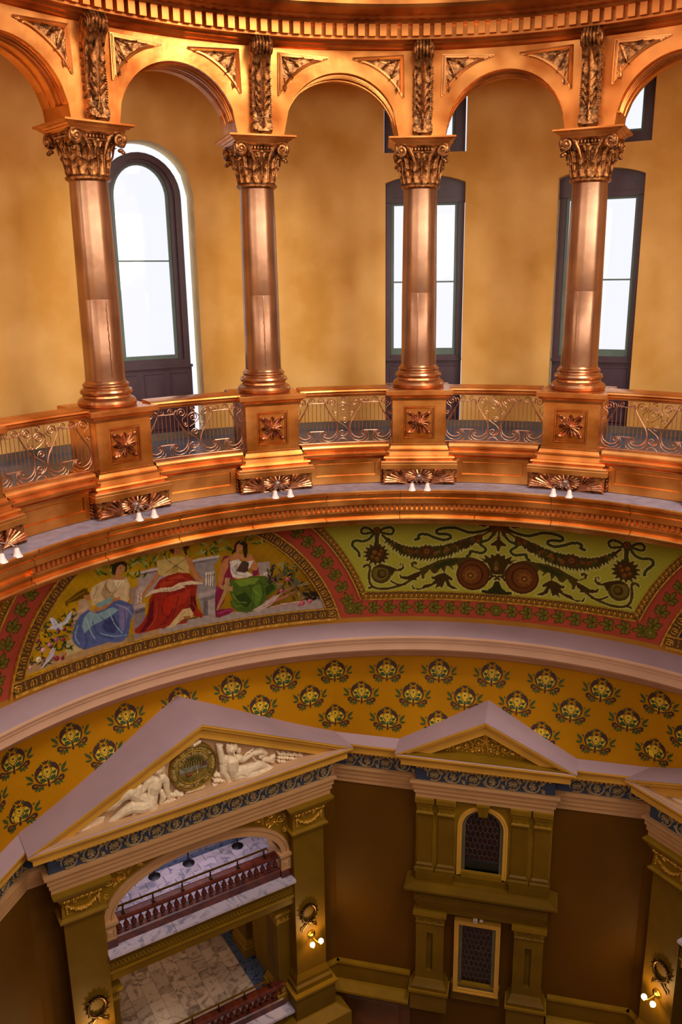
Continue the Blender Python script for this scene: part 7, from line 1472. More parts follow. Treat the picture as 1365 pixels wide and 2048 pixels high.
p 2a2618 0 -1819 -6277 -1860 -6253 -1918 -6275 -1858 -6299
p 2a2618 0 -2013 -6212 -2021 -6276 -1996 -6366 -1991 -6271
p 1f1a14 0 -2034 -6367 -1997 -6405 -1936 -6404 -1992 -6359
p 1f1a14 0 -1949 -6275 -1910 -6302 -1850 -6285 -1910 -6256
p 2a2618 0 -1869 -6370 -1876 -6304 -1919 -6231 -1902 -6325
p 1f1a14 0 -1882 -6299 -1899 -6237 -1951 -6181 -1920 -6267
p 1f1a14 0 -1913 -6389 -1873 -6413 -1814 -6391 -1874 -6366
p 1f1a14 0 -2039 -6288 -1996 -6287 -1949 -6231 -2009 -6244
p 1f1a14 0 -1964 -6313 -1948 -6376 -1895 -6432 -1926 -6346
p 3a3018 0 -1827 -6307 -1833 -6373 -1804 -6461 -1804 -6365
p 1f1a14 0 -1936 -6322 -1894 -6333 -1839 -6293 -1901 -6288
p 2a2618 0 -2000 -6427 -1960 -6407 -1925 -6331 -1980 -6370
p 6a7a48 0 -2359 -5626 -2327 -5638 -2284 -5613 -2331 -5604
p 6a7a48 0 -2386 -5630 -2396 -5676 -2383 -5746 -2374 -5676
p 4a5630 0 -2284 -5625 -2301 -5666 -2297 -5738 -2278 -5675
p 8a906a 0 -2312 -5501 -2326 -5544 -2318 -5616 -2303 -5549
p 4a5630 0 -2119 -5722 -2111 -5675 -2127 -5606 -2134 -5676
p 8a906a 0 -2106 -5641 -2138 -5633 -2179 -5663 -2132 -5667
p 8a906a 0 -2127 -5628 -2095 -5638 -2054 -5609 -2101 -5603
p 6a7a48 0 -2076 -5686 -2077 -5636 -2104 -5575 -2098 -5647
p 8a906a 0 -2307 -5681 -2297 -5635 -2311 -5565 -2320 -5635
p 4a5630 0 -2245 -5714 -2218 -5743 -2171 -5744 -2213 -5709
p 4a5630 0 -2394 -5573 -2422 -5595 -2441 -5658 -2404 -5619
p 6a7a48 0 -2207 -5580 -2226 -5618 -2227 -5690 -2204 -5630
p 4a5630 0 -2240 -5537 -2249 -5584 -2234 -5653 -2226 -5583
p 8a906a 0 -2339 -5597 -2363 -5561 -2409 -5547 -2371 -5593
p 8a906a 0 -2303 -5608 -2319 -5563 -2361 -5527 -2333 -5588
p 4a5630 0 -2239 -5623 -2246 -5574 -2281 -5523 -2265 -5592
p 6a5a38 0 -2419 -5790 -2332 -5747 -2285 -5783 -2315 -5852 -2393 -5897
p b7a89a 0 -2761 -6484 -2614 -6383 -2458 -6237 -2342 -6199 -2481 -6410 -2579 -6479 -2676 -6547
k c0707e 12 -2575 -6332 -2187 -6107
k c0707e 12 -2538 -6398 -2151 -6201
k c9b8a0 12 -2502 -6465 -2116 -6415
k c0707e 12 -2464 -6502 -2175 -6465
k c9b8a0 12 -2366 -6431 -2078 -6421
k c0707e 12 -2597 -6445 -2267 -6271
k b0a890 8 -2091 -6063 -1956 -6008
k b0a890 8 -2072 -6095 -1918 -6034
p 55584c 0 -2165 -5934 -2117 -5912 -2081 -6035 -2120 -6103 -2157 -6053
c a8505c 70 -2250 -5906
c c87c80 38 -2257 -5893
c 7a2c3c 17 -2241 -5919
c a8505c 60 -2341 -6146
c c87c80 33 -2348 -6133
c 7a2c3c 15 -2332 -6160
c a8505c 90 -2050 -6461
c c87c80 49 -2057 -6448
c 7a2c3c 22 -2041 -6474
c a8505c 80 -1944 -6434
c c87c80 44 -1951 -6421
c 7a2c3c 20 -1934 -6448
c a8505c 60 -2099 -6492
c c87c80 33 -2106 -6479
c 7a2c3c 15 -2089 -6505''',
'G':'''k 3a3c10 42 -1028 -5018 -1099 -4938 -1170 -4916 -1209 -4982 -1179 -5043 -1082 -5029 -1019 -4997
k 3a3c10 42 -948 -4999 -886 -4941 -798 -4925 -759 -4986 -789 -5067 -877 -5051 -948 -5021
k 3a3c10 45 -1037 -5059 -1100 -5165 -1189 -5207 -1269 -5183 -1323 -5215 -1329 -5289 -1279 -5375 -1244 -5446 -1235 -5524
k 3a3c10 75 -989 -5061 -993 -5321
c 5a3410 130 -989 -4987
c 7a5018 80 -989 -4987
c 3f2c0a 35 -989 -4987
p 3f2c0a 0 -797 -5499 -864 -5535 -814 -5606 -887 -5602 -863 -5694 -929 -5651 -935 -5747 -983 -5672 -1018 -5755 -1039 -5662 -1098 -5717 -1089 -5622 -1160 -5640 -1122 -5560 -1193 -5537 -1133 -5486 -1193 -5428 -1121 -5414 -1159 -5330 -1088 -5355 -1097 -5260 -1039 -5321 -1017 -5230 -983 -5315 -935 -5245 -929 -5340 -863 -5302 -887 -5391 -814 -5392 -864 -5460
c 7a4a14 75 -1020 -5453
c 8c5c20 30 -1031 -5436
c 6a3c12 75 -949 -5503
c 8c5c20 30 -959 -5486
c 5c3a10 75 -1047 -5554
c 8c5c20 30 -1058 -5537
c 6e4614 75 -985 -5598
c 8c5c20 30 -995 -5581
c 54300c 75 -922 -5434
c 8c5c20 30 -933 -5418
k 3f2c0a 40 -913 -5091 -833 -5189
c 3f2c0a 70 -833 -5189
c 3f2c0a 110 -726 -5316
c 3f2c0a 140 -619 -5400
c 3f2c0a 170 -476 -5456
c 3f2c0a 190 -334 -5468
c 3f2c0a 190 -193 -5452
c 3f2c0a 180 -52 -5420
c 3f2c0a 160 88 -5345
c 3f2c0a 130 227 -5242
c 3f2c0a 110 347 -5152
c 3f2c0a 70 433 -5084
p 3f2c0a 0 -868 -5188 -893 -5170 -844 -5145 -844 -5148 -808 -5155 -804 -5190
p 3f2c0a 0 -868 -5188 -893 -5282 -844 -5233 -843 -5285 -808 -5225 -804 -5190
p 3a3c10 0 -820 -5231 -845 -5213 -796 -5188 -796 -5191 -760 -5197 -756 -5232
p 3a3c10 0 -820 -5231 -845 -5325 -795 -5275 -795 -5327 -760 -5267 -756 -5232
p 3f2c0a 0 -772 -5273 -797 -5255 -747 -5230 -747 -5233 -712 -5239 -708 -5275
p 3f2c0a 0 -772 -5273 -797 -5367 -747 -5318 -747 -5370 -712 -5310 -708 -5275
p 3a3c10 0 -762 -5315 -787 -5265 -737 -5246 -737 -5235 -701 -5261 -697 -5316
p 3a3c10 0 -762 -5315 -786 -5441 -736 -5384 -736 -5451 -701 -5371 -697 -5316
p 3f2c0a 0 -713 -5343 -738 -5293 -689 -5275 -689 -5264 -653 -5289 -649 -5344
p 3f2c0a 0 -713 -5343 -738 -5470 -688 -5413 -688 -5479 -653 -5400 -649 -5344
p 3a3c10 0 -665 -5372 -690 -5322 -641 -5303 -641 -5292 -605 -5317 -601 -5372
p 3a3c10 0 -665 -5372 -690 -5499 -640 -5441 -640 -5508 -605 -5428 -601 -5372
p 3f2c0a 0 -654 -5399 -680 -5325 -630 -5312 -630 -5290 -594 -5330 -590 -5400
p 3f2c0a 0 -654 -5399 -679 -5551 -629 -5488 -629 -5565 -594 -5471 -590 -5400
p 3a3c10 0 -606 -5418 -632 -5344 -582 -5331 -582 -5309 -546 -5349 -542 -5419
p 3a3c10 0 -606 -5418 -631 -5570 -581 -5507 -581 -5584 -545 -5489 -542 -5419
p 3f2c0a 0 -558 -5437 -583 -5363 -534 -5349 -534 -5328 -498 -5367 -494 -5437
p 3f2c0a 0 -558 -5437 -582 -5589 -533 -5525 -532 -5603 -497 -5508 -494 -5437
p 3a3c10 0 -512 -5456 -537 -5358 -488 -5349 -488 -5317 -452 -5370 -448 -5456
p 3a3c10 0 -512 -5456 -536 -5632 -486 -5563 -486 -5651 -451 -5541 -448 -5456
p 3f2c0a 0 -464 -5460 -489 -5362 -440 -5354 -440 -5321 -404 -5375 -400 -5460
p 3f2c0a 0 -464 -5460 -488 -5637 -438 -5567 -438 -5655 -403 -5546 -400 -5460
p 3a3c10 0 -416 -5465 -441 -5367 -392 -5358 -392 -5326 -356 -5379 -352 -5464
p 3a3c10 0 -416 -5465 -439 -5641 -390 -5572 -389 -5660 -355 -5550 -352 -5464
p 3f2c0a 0 -370 -5469 -395 -5355 -346 -5349 -346 -5310 -310 -5373 -306 -5468
p 3f2c0a 0 -370 -5469 -393 -5661 -344 -5588 -343 -5683 -308 -5564 -306 -5468
p 3a3c10 0 -322 -5464 -348 -5350 -298 -5344 -298 -5305 -262 -5367 -258 -5463
p 3a3c10 0 -322 -5464 -345 -5656 -296 -5583 -295 -5678 -261 -5558 -258 -5463
p 3f2c0a 0 -274 -5458 -300 -5345 -250 -5339 -251 -5300 -215 -5362 -210 -5457
p 3f2c0a 0 -274 -5458 -297 -5651 -248 -5577 -247 -5672 -213 -5552 -210 -5457
p 3a3c10 0 -228 -5453 -254 -5339 -205 -5333 -205 -5294 -169 -5356 -164 -5451
p 3a3c10 0 -228 -5453 -251 -5645 -202 -5572 -201 -5666 -167 -5547 -164 -5451
p 3f2c0a 0 -180 -5442 -206 -5329 -157 -5323 -157 -5284 -121 -5345 -117 -5440
p 3f2c0a 0 -180 -5442 -203 -5635 -154 -5561 -153 -5656 -119 -5536 -117 -5440
p 3a3c10 0 -133 -5432 -159 -5319 -109 -5312 -110 -5273 -74 -5335 -69 -5430
p 3a3c10 0 -133 -5432 -155 -5624 -107 -5550 -105 -5645 -72 -5525 -69 -5430
p 3f2c0a 0 -87 -5421 -113 -5316 -64 -5308 -64 -5272 -28 -5329 -24 -5419
p 3f2c0a 0 -87 -5421 -109 -5605 -61 -5533 -60 -5624 -26 -5509 -24 -5419
p 3a3c10 0 -40 -5396 -66 -5292 -17 -5283 -17 -5248 19 -5304 24 -5394
p 3a3c10 0 -40 -5396 -62 -5580 -14 -5508 -12 -5599 21 -5484 24 -5394
p 3f2c0a 0 8 -5371 -19 -5267 31 -5258 30 -5223 66 -5279 71 -5369
p 3f2c0a 0 8 -5371 -15 -5555 34 -5483 35 -5574 69 -5459 71 -5369
p 3a3c10 0 53 -5347 27 -5258 76 -5246 76 -5217 111 -5264 116 -5343
p 3a3c10 0 53 -5347 31 -5514 79 -5445 80 -5529 114 -5424 116 -5343
p 3f2c0a 0 100 -5312 74 -5224 123 -5212 122 -5183 158 -5230 163 -5309
p 3f2c0a 0 100 -5312 78 -5480 126 -5411 127 -5494 161 -5389 163 -5309
p 3a3c10 0 147 -5278 121 -5190 169 -5177 169 -5149 205 -5195 210 -5274
p 3a3c10 0 147 -5278 125 -5445 173 -5376 174 -5460 207 -5354 210 -5274
p 3f2c0a 0 192 -5244 166 -5180 215 -5162 214 -5144 250 -5176 254 -5240
p 3f2c0a 0 192 -5244 169 -5387 217 -5323 219 -5396 252 -5305 254 -5240
p 3a3c10 0 238 -5214 213 -5150 261 -5132 261 -5114 296 -5146 301 -5210
p 3a3c10 0 238 -5214 216 -5357 264 -5293 265 -5365 299 -5274 301 -5210
p 3f2c0a 0 285 -5183 259 -5120 308 -5102 307 -5084 343 -5115 348 -5179
p 3f2c0a 0 285 -5183 263 -5326 311 -5262 312 -5335 345 -5244 348 -5179
p 3a3c10 0 312 -5155 287 -5107 335 -5085 335 -5074 370 -5096 375 -5150
p 3a3c10 0 312 -5155 290 -5281 338 -5221 339 -5286 372 -5205 375 -5150
p 3f2c0a 0 359 -5131 334 -5083 382 -5061 382 -5050 417 -5072 421 -5126
p 3f2c0a 0 359 -5131 337 -5257 384 -5197 386 -5262 419 -5181 421 -5126
p 3a3c10 0 405 -5107 380 -5059 428 -5037 428 -5026 463 -5048 468 -5102
p 3a3c10 0 405 -5107 383 -5233 431 -5173 432 -5238 465 -5156 468 -5102
c 74501a 45 -741 -5260
c 6e3c12 45 -745 -5262
c 6e3c12 45 -792 -5306
c 6a4412 45 -784 -5305
c 6e3c12 45 -555 -5416
c 6e3c12 45 -608 -5387
c 5a3810 45 -611 -5355
c 4e4a14 45 -613 -5409
c 6e3c12 75 -522 -5466
c 5a3810 60 -533 -5482
c 6e3c12 45 -459 -5455
c 6e3c12 60 -437 -5451
c 4e4a14 60 -362 -5505
c 5a3810 45 -324 -5471
c 74501a 75 -341 -5482
c 6a4412 45 -333 -5428
c 74501a 45 -131 -5441
c 6a4412 75 -182 -5497
c 74501a 60 -165 -5463
c 6e3c12 60 -254 -5404
c 74501a 60 -25 -5366
c 74501a 75 -40 -5441
c 4e4a14 60 -21 -5465
c 74501a 45 10 -5400
c 6e3c12 45 87 -5311
c 74501a 45 121 -5331
c 4e4a14 45 41 -5335
c 74501a 45 134 -5387
c 74501a 75 214 -5225
c 4e4a14 45 177 -5205
c 5a3810 75 189 -5242
c 6e3c12 45 192 -5184
c 4e4a14 75 329 -5161
c 5a3810 75 398 -5203
c 6a4412 60 403 -5182
c 6e3c12 60 333 -5141
p 4a2c0c 0 -175 -5438 -218 -5470 -194 -5527 -243 -5524 -246 -5589 -286 -5551 -315 -5604 -333 -5543 -379 -5566 -369 -5502 -418 -5488 -383 -5441 -418 -5395 -370 -5381 -381 -5317 -335 -5339 -318 -5278 -288 -5330 -249 -5290 -245 -5355 -196 -5349 -218 -5407
c 74481a 90 -299 -5440
c 3a240a 30 -299 -5440
p 3f2c0a 0 323 -5263 292 -5292 304 -5339 267 -5335 253 -5382 227 -5347 194 -5372 191 -5322 154 -5313 176 -5272 153 -5233 189 -5220 190 -5170 224 -5191 249 -5153 264 -5198 301 -5190 291 -5238
k 5a3c10 35 433 -5084 534 -4990 627 -4888
c 5a3410 80 416 -5107
k 3a3c10 48 584 -4891 499 -4952 379 -5001 275 -5013 187 -4972 99 -4930 -6 -4926 -119 -4957 -171 -5004 -144 -5058 -39 -5063 23 -5096 15 -5156 -72 -5187 -178 -5149 -285 -5083 -373 -5070 -417 -5106 -407 -5166 -460 -5188
k 3a3c10 46 645 -4913 588 -5066 538 -5152 461 -5198 436 -5255 498 -5323 508 -5385 457 -5436 370 -5424 308 -5414 292 -5484 258 -5517
p 5a3410 0 531 -4842 822 -4817 790 -4900 680 -4964 567 -4906
p 3f2c0a 0 376 -4853 548 -4840 480 -4886
k 6a4412 26 678 -4870 576 -4979
k 6a4412 26 678 -4870 622 -5050
k 6a4412 26 678 -4870 683 -5071
k 6a4412 26 678 -4870 742 -5039
k 6a4412 26 678 -4870 784 -4961
k 3a3c10 30 681 -4977 681 -5139
c 5a3410 60 682 -5106
p 3f2c0a 0 680 -5112 625 -5185 575 -5279 653 -5264 691 -5410 717 -5257 796 -5257 737 -5174
k 4a3a12 44 -1174 -5756 -1128 -5717 -1087 -5775 -1102 -5956 -1085 -6126 -1013 -6229 -868 -6254 -742 -6218 -616 -6155 -508 -6056 -366 -5887 -225 -5758
c 4a3c0e 330 -931 -5922
c 6a5a1c 250 -940 -5908
c 3f2c0a 150 -922 -5922
c 5e5018 90 -913 -5914
p 3f2c0a 0 -1048 -5777 -940 -5712 -796 -5758 -707 -5830 -644 -5797 -626 -5733 -662 -5719 -653 -5761 -680 -5760 -668 -5691 -614 -5719 -608 -5803 -653 -5873 -742 -5871 -778 -5983 -832 -5827 -940 -5781
p 3f2c0a 0 -1130 -6251 -1031 -6228 -1058 -6184 -1103 -6196
k 3f2c0a 30 -796 -6081 -688 -6168 -580 -6155
p 3f2c0a 0 -688 -5914 -634 -5985 -563 -5986 -473 -5916 -366 -5859 -392 -5985 -437 -6028 -427 -6084 -508 -6056 -598 -6056 -661 -6027
p 4a3c0e 0 -510 -5776 -519 -5692 -475 -5650 -421 -5678 -439 -5747 -475 -5706 -483 -5762 -403 -5817 -296 -5746 -138 -5630 21 -5569 162 -5556 320 -5565 426 -5626 339 -5660 199 -5684 148 -5784 120 -5702 59 -5747 87 -5857 24 -5763 -21 -5737 -45 -5905 -100 -5796 -152 -5909 -205 -5925 -251 -5828 -330 -5970 -320 -6054 -365 -6027 -384 -5859
p 2e3410 0 -225 -5772 -14 -5625 162 -5589 58 -5705 -47 -5752 -135 -5811
p 3f2c0a 0 -46 -5891 -116 -5922 -187 -5981 -237 -5982 -222 -6038 -177 -6051 -221 -6137 -328 -6167 -363 -6239 -453 -6254 -489 -6197 -463 -6163 -508 -6169 -489 -6268 -399 -6282 -256 -6222 -150 -6134 -175 -6262 -113 -6189 -77 -6244 -34 -6073 -6 -6184 66 -6251 155 -6246 47 -6153 10 -6043 63 -6068 77 -6025 44 -5985 8 -5945
k 4a3c0e 52 162 -5589 320 -5573 462 -5650 552 -5780 608 -5927
c 4a260a 530 347 -5915
c 5e3410 465 347 -5915
c 3c1c06 350 337 -5913
c 6a3c14 315 330 -5916
p 7c5218 0 421 -5917 382 -5958 392 -6023 343 -6016 315 -6073 286 -6020 237 -6035 244 -5969 203 -5934 243 -5893 233 -5828 282 -5836 310 -5779 339 -5832 388 -5816 380 -5882
c 54300e 95 313 -5931
c a87c34 42 313 -5931
k 3f2c0a 34 574 -6000 608 -5927 660 -5921 675 -5961 644 -5987
p 3f2c0a 0 691 -5410 719 -5489 778 -5441 781 -5536 874 -5458 851 -5569 961 -5515 827 -5641 746 -5870 703 -5889 659 -5880 576 -5667 435 -5611 539 -5602 511 -5495 608 -5554 606 -5459 664 -5494
p 5a4812 0 694 -5546 732 -5651 701 -5834 662 -5659
c 7c5c1c 70 699 -5751
p 2c2c0c 0 689 -6021 645 -6048 613 -6163 544 -6240 474 -6233 475 -6290 599 -6333 672 -6437 708 -6446 716 -6445 706 -6019
p 4a3410 0 712 -6263 634 -6315 672 -6423 717 -6459''',
}

MR = 8.455
class Canvas:
    def __init__(s, a0, a1, z0, z1, step):
        s.nx = int(radians(a1-a0)*MR/step)+1; s.nz = int((z1-z0)/step)+1
        s.az = np.linspace(a0, a1, s.nx); s.z = np.linspace(z0, z1, s.nz); s.A, s.Z = np.meshgrid(s.az, s.z)
        s.X = np.radians(s.A)*MR; s.c = np.zeros((s.nz, s.nx, 3)); s.keep = np.ones((s.nz, s.nx), bool)
    def fill(s, m, col, a=1): s.c[m] = s.c[m]*(1-a)+np.array(srgb(col) if isinstance(col, str) else col)*a
    def _box(s, X, Z, pad=0):
        i0, i1 = np.searchsorted(s.X[0], [min(X)-pad, max(X)+pad]); j0, j1 = np.searchsorted(s.z, [min(Z)-pad, max(Z)+pad])
        return slice(max(0, j0-1), j1+1), slice(max(0, i0-1), i1+1)
    def poly(s, P, col):
        X = [radians(p[0])*MR for p in P]; Z = [p[1] for p in P]; sl = s._box(X, Z); x = s.X[sl]; z = s.Z[sl]
        if x.size == 0: return
        m = np.zeros(x.shape, bool); n = len(P)
        for i in range(n):
            j = i-1; c = (Z[i] > z) != (Z[j] > z)
            if Z[i] != Z[j]: m ^= c & (x < (X[j]-X[i])*(z-Z[i])/(Z[j]-Z[i])+X[i])
        t = s.c[sl]; v = np.array(srgb(col)); t[m] = v*(1+.10*np.sin(x[m]*31+z[m]*17)*np.cos(z[m]*23-x[m]*9))[:, None]
    def stroke(s, P, w, col):
        X = [radians(p[0])*MR for p in P]; Z = [p[1] for p in P]; r = w/2
        if len(P) > 2:       # smooth the path
            Q = []
            for i in range(len(P)-1):
                p0, p1, p2, p3 = [(X[k], Z[k]) for k in (max(0, i-1), i, i+1, min(len(P)-1, i+2))]
                for q in range(4):
                    t = q/4; Q.append(tuple(.5*((2*b)+(-a+c)*t+(2*a-5*b+4*c-d)*t*t+(-a+3*b-3*c+d)*t**3) for a, b, c, d in zip(p0, p1, p2, p3)))
            Q.append((X[-1], Z[-1])); X = [q[0] for q in Q]; Z = [q[1] for q in Q]
        sl = s._box(X, Z, r); x = s.X[sl]; z = s.Z[sl]
        if x.size == 0: return
        m = np.zeros(x.shape, bool)
        for i in range(len(X)-1):
            dx, dz = X[i+1]-X[i], Z[i+1]-Z[i]; L = dx*dx+dz*dz+1e-12; t = np.clip(((x-X[i])*dx+(z-Z[i])*dz)/L, 0, 1)
            m |= (x-X[i]-t*dx)**2+(z-Z[i]-t*dz)**2 < r*r
        s.c[sl][m] = srgb(col)
    def draw(s, txt, mirror=None):
        for ln in txt.split('\n'):
            q = ln.split(); P = [(float(a)/100, float(b)/1000) for a, b in zip(q[3::2], q[4::2])]
            if mirror is not None: P = [(2*mirror-a, z) for a, z in P]
            if q[0] == 'p': s.poly(P, q[1])
            elif q[0] == 'k': s.stroke(P, float(q[2])/1000*(1.3 if s is cg else 1), q[1])
            else:
                for a, z in P: s.stroke([(a, z), (a, z+.0001)], float(q[2])/1000*1.28, q[1])
    def build(s, name, R, parent=None, kind=None):
        idx = -np.ones((s.nz, s.nx), int); quad = s.keep[:-1, :-1] & s.keep[1:, :-1] & s.keep[:-1, 1:] & s.keep[1:, 1:]
        a = np.radians(s.A); co = np.stack([R*np.sin(a), R*np.cos(a), s.Z], -1).reshape(-1, 3)
        I = np.arange(s.nz*s.nx).reshape(s.nz, s.nx); F = np.stack([I[:-1, :-1][quad], I[:-1, 1:][quad], I[1:, 1:][quad], I[1:, :-1][quad]], 1)
        used = np.unique(F); mp = np.zeros(s.nz*s.nx, int); mp[used] = np.arange(len(used)); F = mp[F]; co = co[used]; cc = s.c.reshape(-1, 3)[used]
        me = bpy.data.meshes.new(name); me.vertices.add(len(co)); me.vertices.foreach_set('co', co.ravel()); me.loops.add(F.size); me.loops.foreach_set('vertex_index', F.ravel())
        me.polygons.add(len(F)); me.polygons.foreach_set('loop_start', np.arange(0, F.size, 4)); me.polygons.foreach_set('loop_total', np.full(len(F), 4)); me.update()
        ca = me.color_attributes.new('Col', 'FLOAT_COLOR', 'POINT'); ca.data.foreach_set('color', np.c_[np.clip(cc, 0, 1), np.ones(len(cc))].astype(np.float32).ravel())
        me.materials.append(PAINTM); o = bpy.data.objects.new(name, me); COL.objects.link(o)
        if parent: o.parent = parent
        return o
def noise2(X, Z, f, seed):
    r = np.random.RandomState(seed); v = 0
    for k in range(6):
        a = r.uniform(0, 6.28, 3); b = r.uniform(.6, 1.6)*f; v = v+np.sin(X*b*np.cos(a[0])+Z*b*np.sin(a[0])+a[1])*np.cos(X*b*.7*np.sin(a[2])+Z*b*.8+a[0])
    return v/3
LC, GC, ZC = -38.1, 6.8, -7.7          # lunette centre, green panel centre, arc centre height
def rad(A, Z, c): return np.hypot(np.radians(A-c)*MR, Z-ZC)
# ---- lunette picture
cv = Canvas(LC-23.2, LC+23.2, -6.66, -4.35, .0115)
n1 = noise2(cv.X, cv.Z, 6, 1); n2 = noise2(cv.X, cv.Z, 60, 2); n3 = np.sin(cv.X*190)*np.sin(cv.Z*170+3*n1)
u = (cv.A-LC)/22
base = np.stack([.33-.08*u, .19-.06*u, .006+0*u], -1)
cv.c = base*(1+.28*n1+.16*n2+.25*n3)[..., None]
cv.c = cv.c*np.clip(1.1-.55*np.clip(u, 0, 1)*np.clip((-5.2-cv.Z)/1.2, 0, 1), 0, 2)[..., None]
cg = None
cv.draw(PAINT['L'])
for pz in (1,):                          # brush grain over the whole canvas
    g_ = noise2(cv.X+.4*cv.Z, cv.Z, 90, 8)*.5+noise2(cv.X, cv.Z-.5*cv.X, 150, 9)*.5; cv.c *= (1+.10*g_)[..., None]
g_ = cv.c.mean(-1, keepdims=True); cv.c = np.clip(g_+(cv.c-g_)*1.12, 0.002, 1)*1.05
cv.keep = rad(cv.A, cv.Z, LC) < 3.30
lun = cv.build('lunette_painting', 8.455); tr(lun, 'lunette painting of three seated women in blue, red and green robes', 'painting')
# ---- green ornamental panel
cg = Canvas(GC-24, GC+24, -6.34, -4.35, .0125)
cg.c[:] = srgb('a2a032'); cg.c *= (1+.04*noise2(cg.X, cg.Z, 3, 4))[..., None]
halo = PAINT['G']
for mode in (0, 1):
    for mir in (None, GC):
        if mode == 0:
            for ln in halo.split('\n'):
                q = ln.split(); P = [(float(a)/100, float(b)/1000) for a, b in zip(q[3::2], q[4::2])]
                if mir is not None: P = [(2*mir-a, z) for a, z in P]
                if q[0] == 'k': cg.stroke(P, float(q[2])/1000*1.3+.03, 'c0bc6a')
                elif q[0] == 'p': cg.stroke(P+P[:1], .028, 'c0bc6a')
                else: [cg.stroke([(a, z), (a, z+.0001)], float(q[2])/1000*1.28+.03, 'c0bc6a') for a, z in P]
        else: cg.draw(halo, mir)
cg.c *= (1+.10*noise2(cg.X+.4*cg.Z, cg.Z, 110, 5))[..., None]
cg.keep = (rad(cg.A, cg.Z, LC) > 4.16) & (rad(cg.A, cg.Z, 2*GC-LC) > 4.16)
gp = cg.build('ornamental_panel', 8.455); tr(gp, 'green painted panel with ribbon swags, scrolls and two round medallions', 'painting')
# outer green panel beyond the lunette, at far left
c2 = Canvas(-84, LC-25, -6.3, -4.35, .05); c2.c[:] = srgb('a2a032'); c2.keep = (rad(c2.A, c2.Z, LC) > 4.16); o = c2.build('ornamental_panel', 8.455); tr(o, 'sliver of green painted panel at the left edge beside the red garland', 'painting')
c3_ = Canvas(2*GC-LC-23.2, 2*GC-LC+2, -6.66, -4.35, .03); c3_.c[:] = srgb('2c3450'); c3_.c *= (1+.5*noise2(c3_.X, c3_.Z, 8, 3))[..., None]; c3_.keep = rad(c3_.A, c3_.Z, 2*GC-LC) < 3.30
o = c3_.build('lunette_painting', 8.455); tr(o, 'corner of a dark blue lunette painting at the right edge', 'painting')
# ---- red garland band with painted leaves
cr = Canvas(-84, 2*GC-LC+2, -6.87, -4.35, .0135)
cr.c[:] = srgb('a2452f'); cr.c *= (1+.07*noise2(cr.X, cr.Z, 7, 6))[..., None]
r1, r2 = rad(cr.A, cr.Z, LC), rad(cr.A, cr.Z, 2*GC-LC)
def leafgroup(a, z, dirr, sz=1):
    X0 = radians(a)*MR
    def P(pts): return [(math.degrees((X0+(x*cos(dirr)-y*sin(dirr))*sz)/MR), z+(x*sin(dirr)+y*cos(dirr))*sz) for x, y in pts]
    for da, L in ((0, .26), (42, .2), (-42, .2), (75, .13), (-75, .13)):
        c_, s_ = cos(radians(da)), sin(radians(da)); pts = [(0, 0), (L*.3, .045), (L*.65, .045), (L, 0), (L*.65, -.045), (L*.3, -.045)]
        q = P([(x*c_-y*s_-.12, x*s_+y*c_) for x, y in pts]); cr.stroke(q+q[:1], .012, '2c2208'); cr.poly(q, '625a16'); cr.stroke(P([(-.12, 0), (L*.8*c_-.12, L*.8*s_)]), .01, '8a7c28')
def rosette(a, z):
    for k in range(7):
        t = 2*pi*k/7; cr.stroke([(a+math.degrees(.08*cos(t)/MR), z+.08*sin(t)), (a+math.degrees(.08*cos(t)/MR)+.001, z+.08*sin(t))], .11, '2c2208'); 
    for k in range(7):
        t = 2*pi*k/7; cr.stroke([(a+math.degrees(.08*cos(t)/MR), z+.08*sin(t)), (a+math.degrees(.08*cos(t)/MR)+.001, z+.08*sin(t))], .09, '625a16')
    cr.stroke([(a, z), (a+.001, z)], .06, '8a7c28')
for side in (-1, 1):
    for k in range(9): leafgroup(GC+side*(1.75+2.16*k), -6.665, pi if side > 0 else 0)
rosette(GC, -6.665)
for cc in (LC, 2*GC-LC):
    for side in (-1, 1):
        rm = 3.75
        t0 = math.acos(min(1, 3.58/rm)); rosette(cc+side*math.degrees(rm*cos(math.asin((-6.665-ZC)/rm))/MR), -6.665)
        for k in range(12):
            th = math.asin((-6.665-ZC)/rm)+(.25+.31*k)/rm; a = cc+side*math.degrees(rm*cos(th)/MR); z = ZC+rm*sin(th)
            leafgroup(a, z, (pi/2+th) if side > 0 else (pi/2-th), .98)
inpan = (cr.A-GC > -24) & (cr.A-GC < 24) & (r1 > 4.02) & (r2 > 4.02)
left = (cr.A < LC) & (r1 > 4.02)
cr.keep = ((r1 > 3.46) & (r2 > 3.46)) & ~((inpan | left) & (cr.Z > -6.45))
band = cr.build('garland_band', 8.465); tr(band, 'brick red band painted with olive leaf garland framing the murals', 'painting')
# ---- frames in relief
def framebar(pts, w, m, name, parent, d=.03, R=8.45):   # flat bar following (az,z) path
    P = [(radians(a)*MR, z) for a, z in pts]; b = MB(); vs = []
    for i, p in enumerate(P):
        q0 = P[max(0, i-1)]; q1 = P[min(len(P)-1, i+1)]; t = Vector((q1[0]-q0[0], q1[1]-q0[1])).normalized(); n = Vector((-t.y, t.x))
        for s, r in ((-w/2, R), (-w/2, R-d), (w/2, R-d), (w/2, R)): x, z = p[0]+n.x*s, p[1]+n.y*s; vs.append((r*sin(x/MR), r*cos(x/MR), z))
    m_ = len(P); b.add(vs, [(i*4+k, i*4+(k+1) % 4, i*4+4+(k+1) % 4, i*4+4+k) for i in range(m_-1) for k in range(4)]+[(0, 1, 2, 3), (m_*4-1, m_*4-2, m_*4-3, m_*4-4)])
    return obj(name, b, m, parent, ang=0)
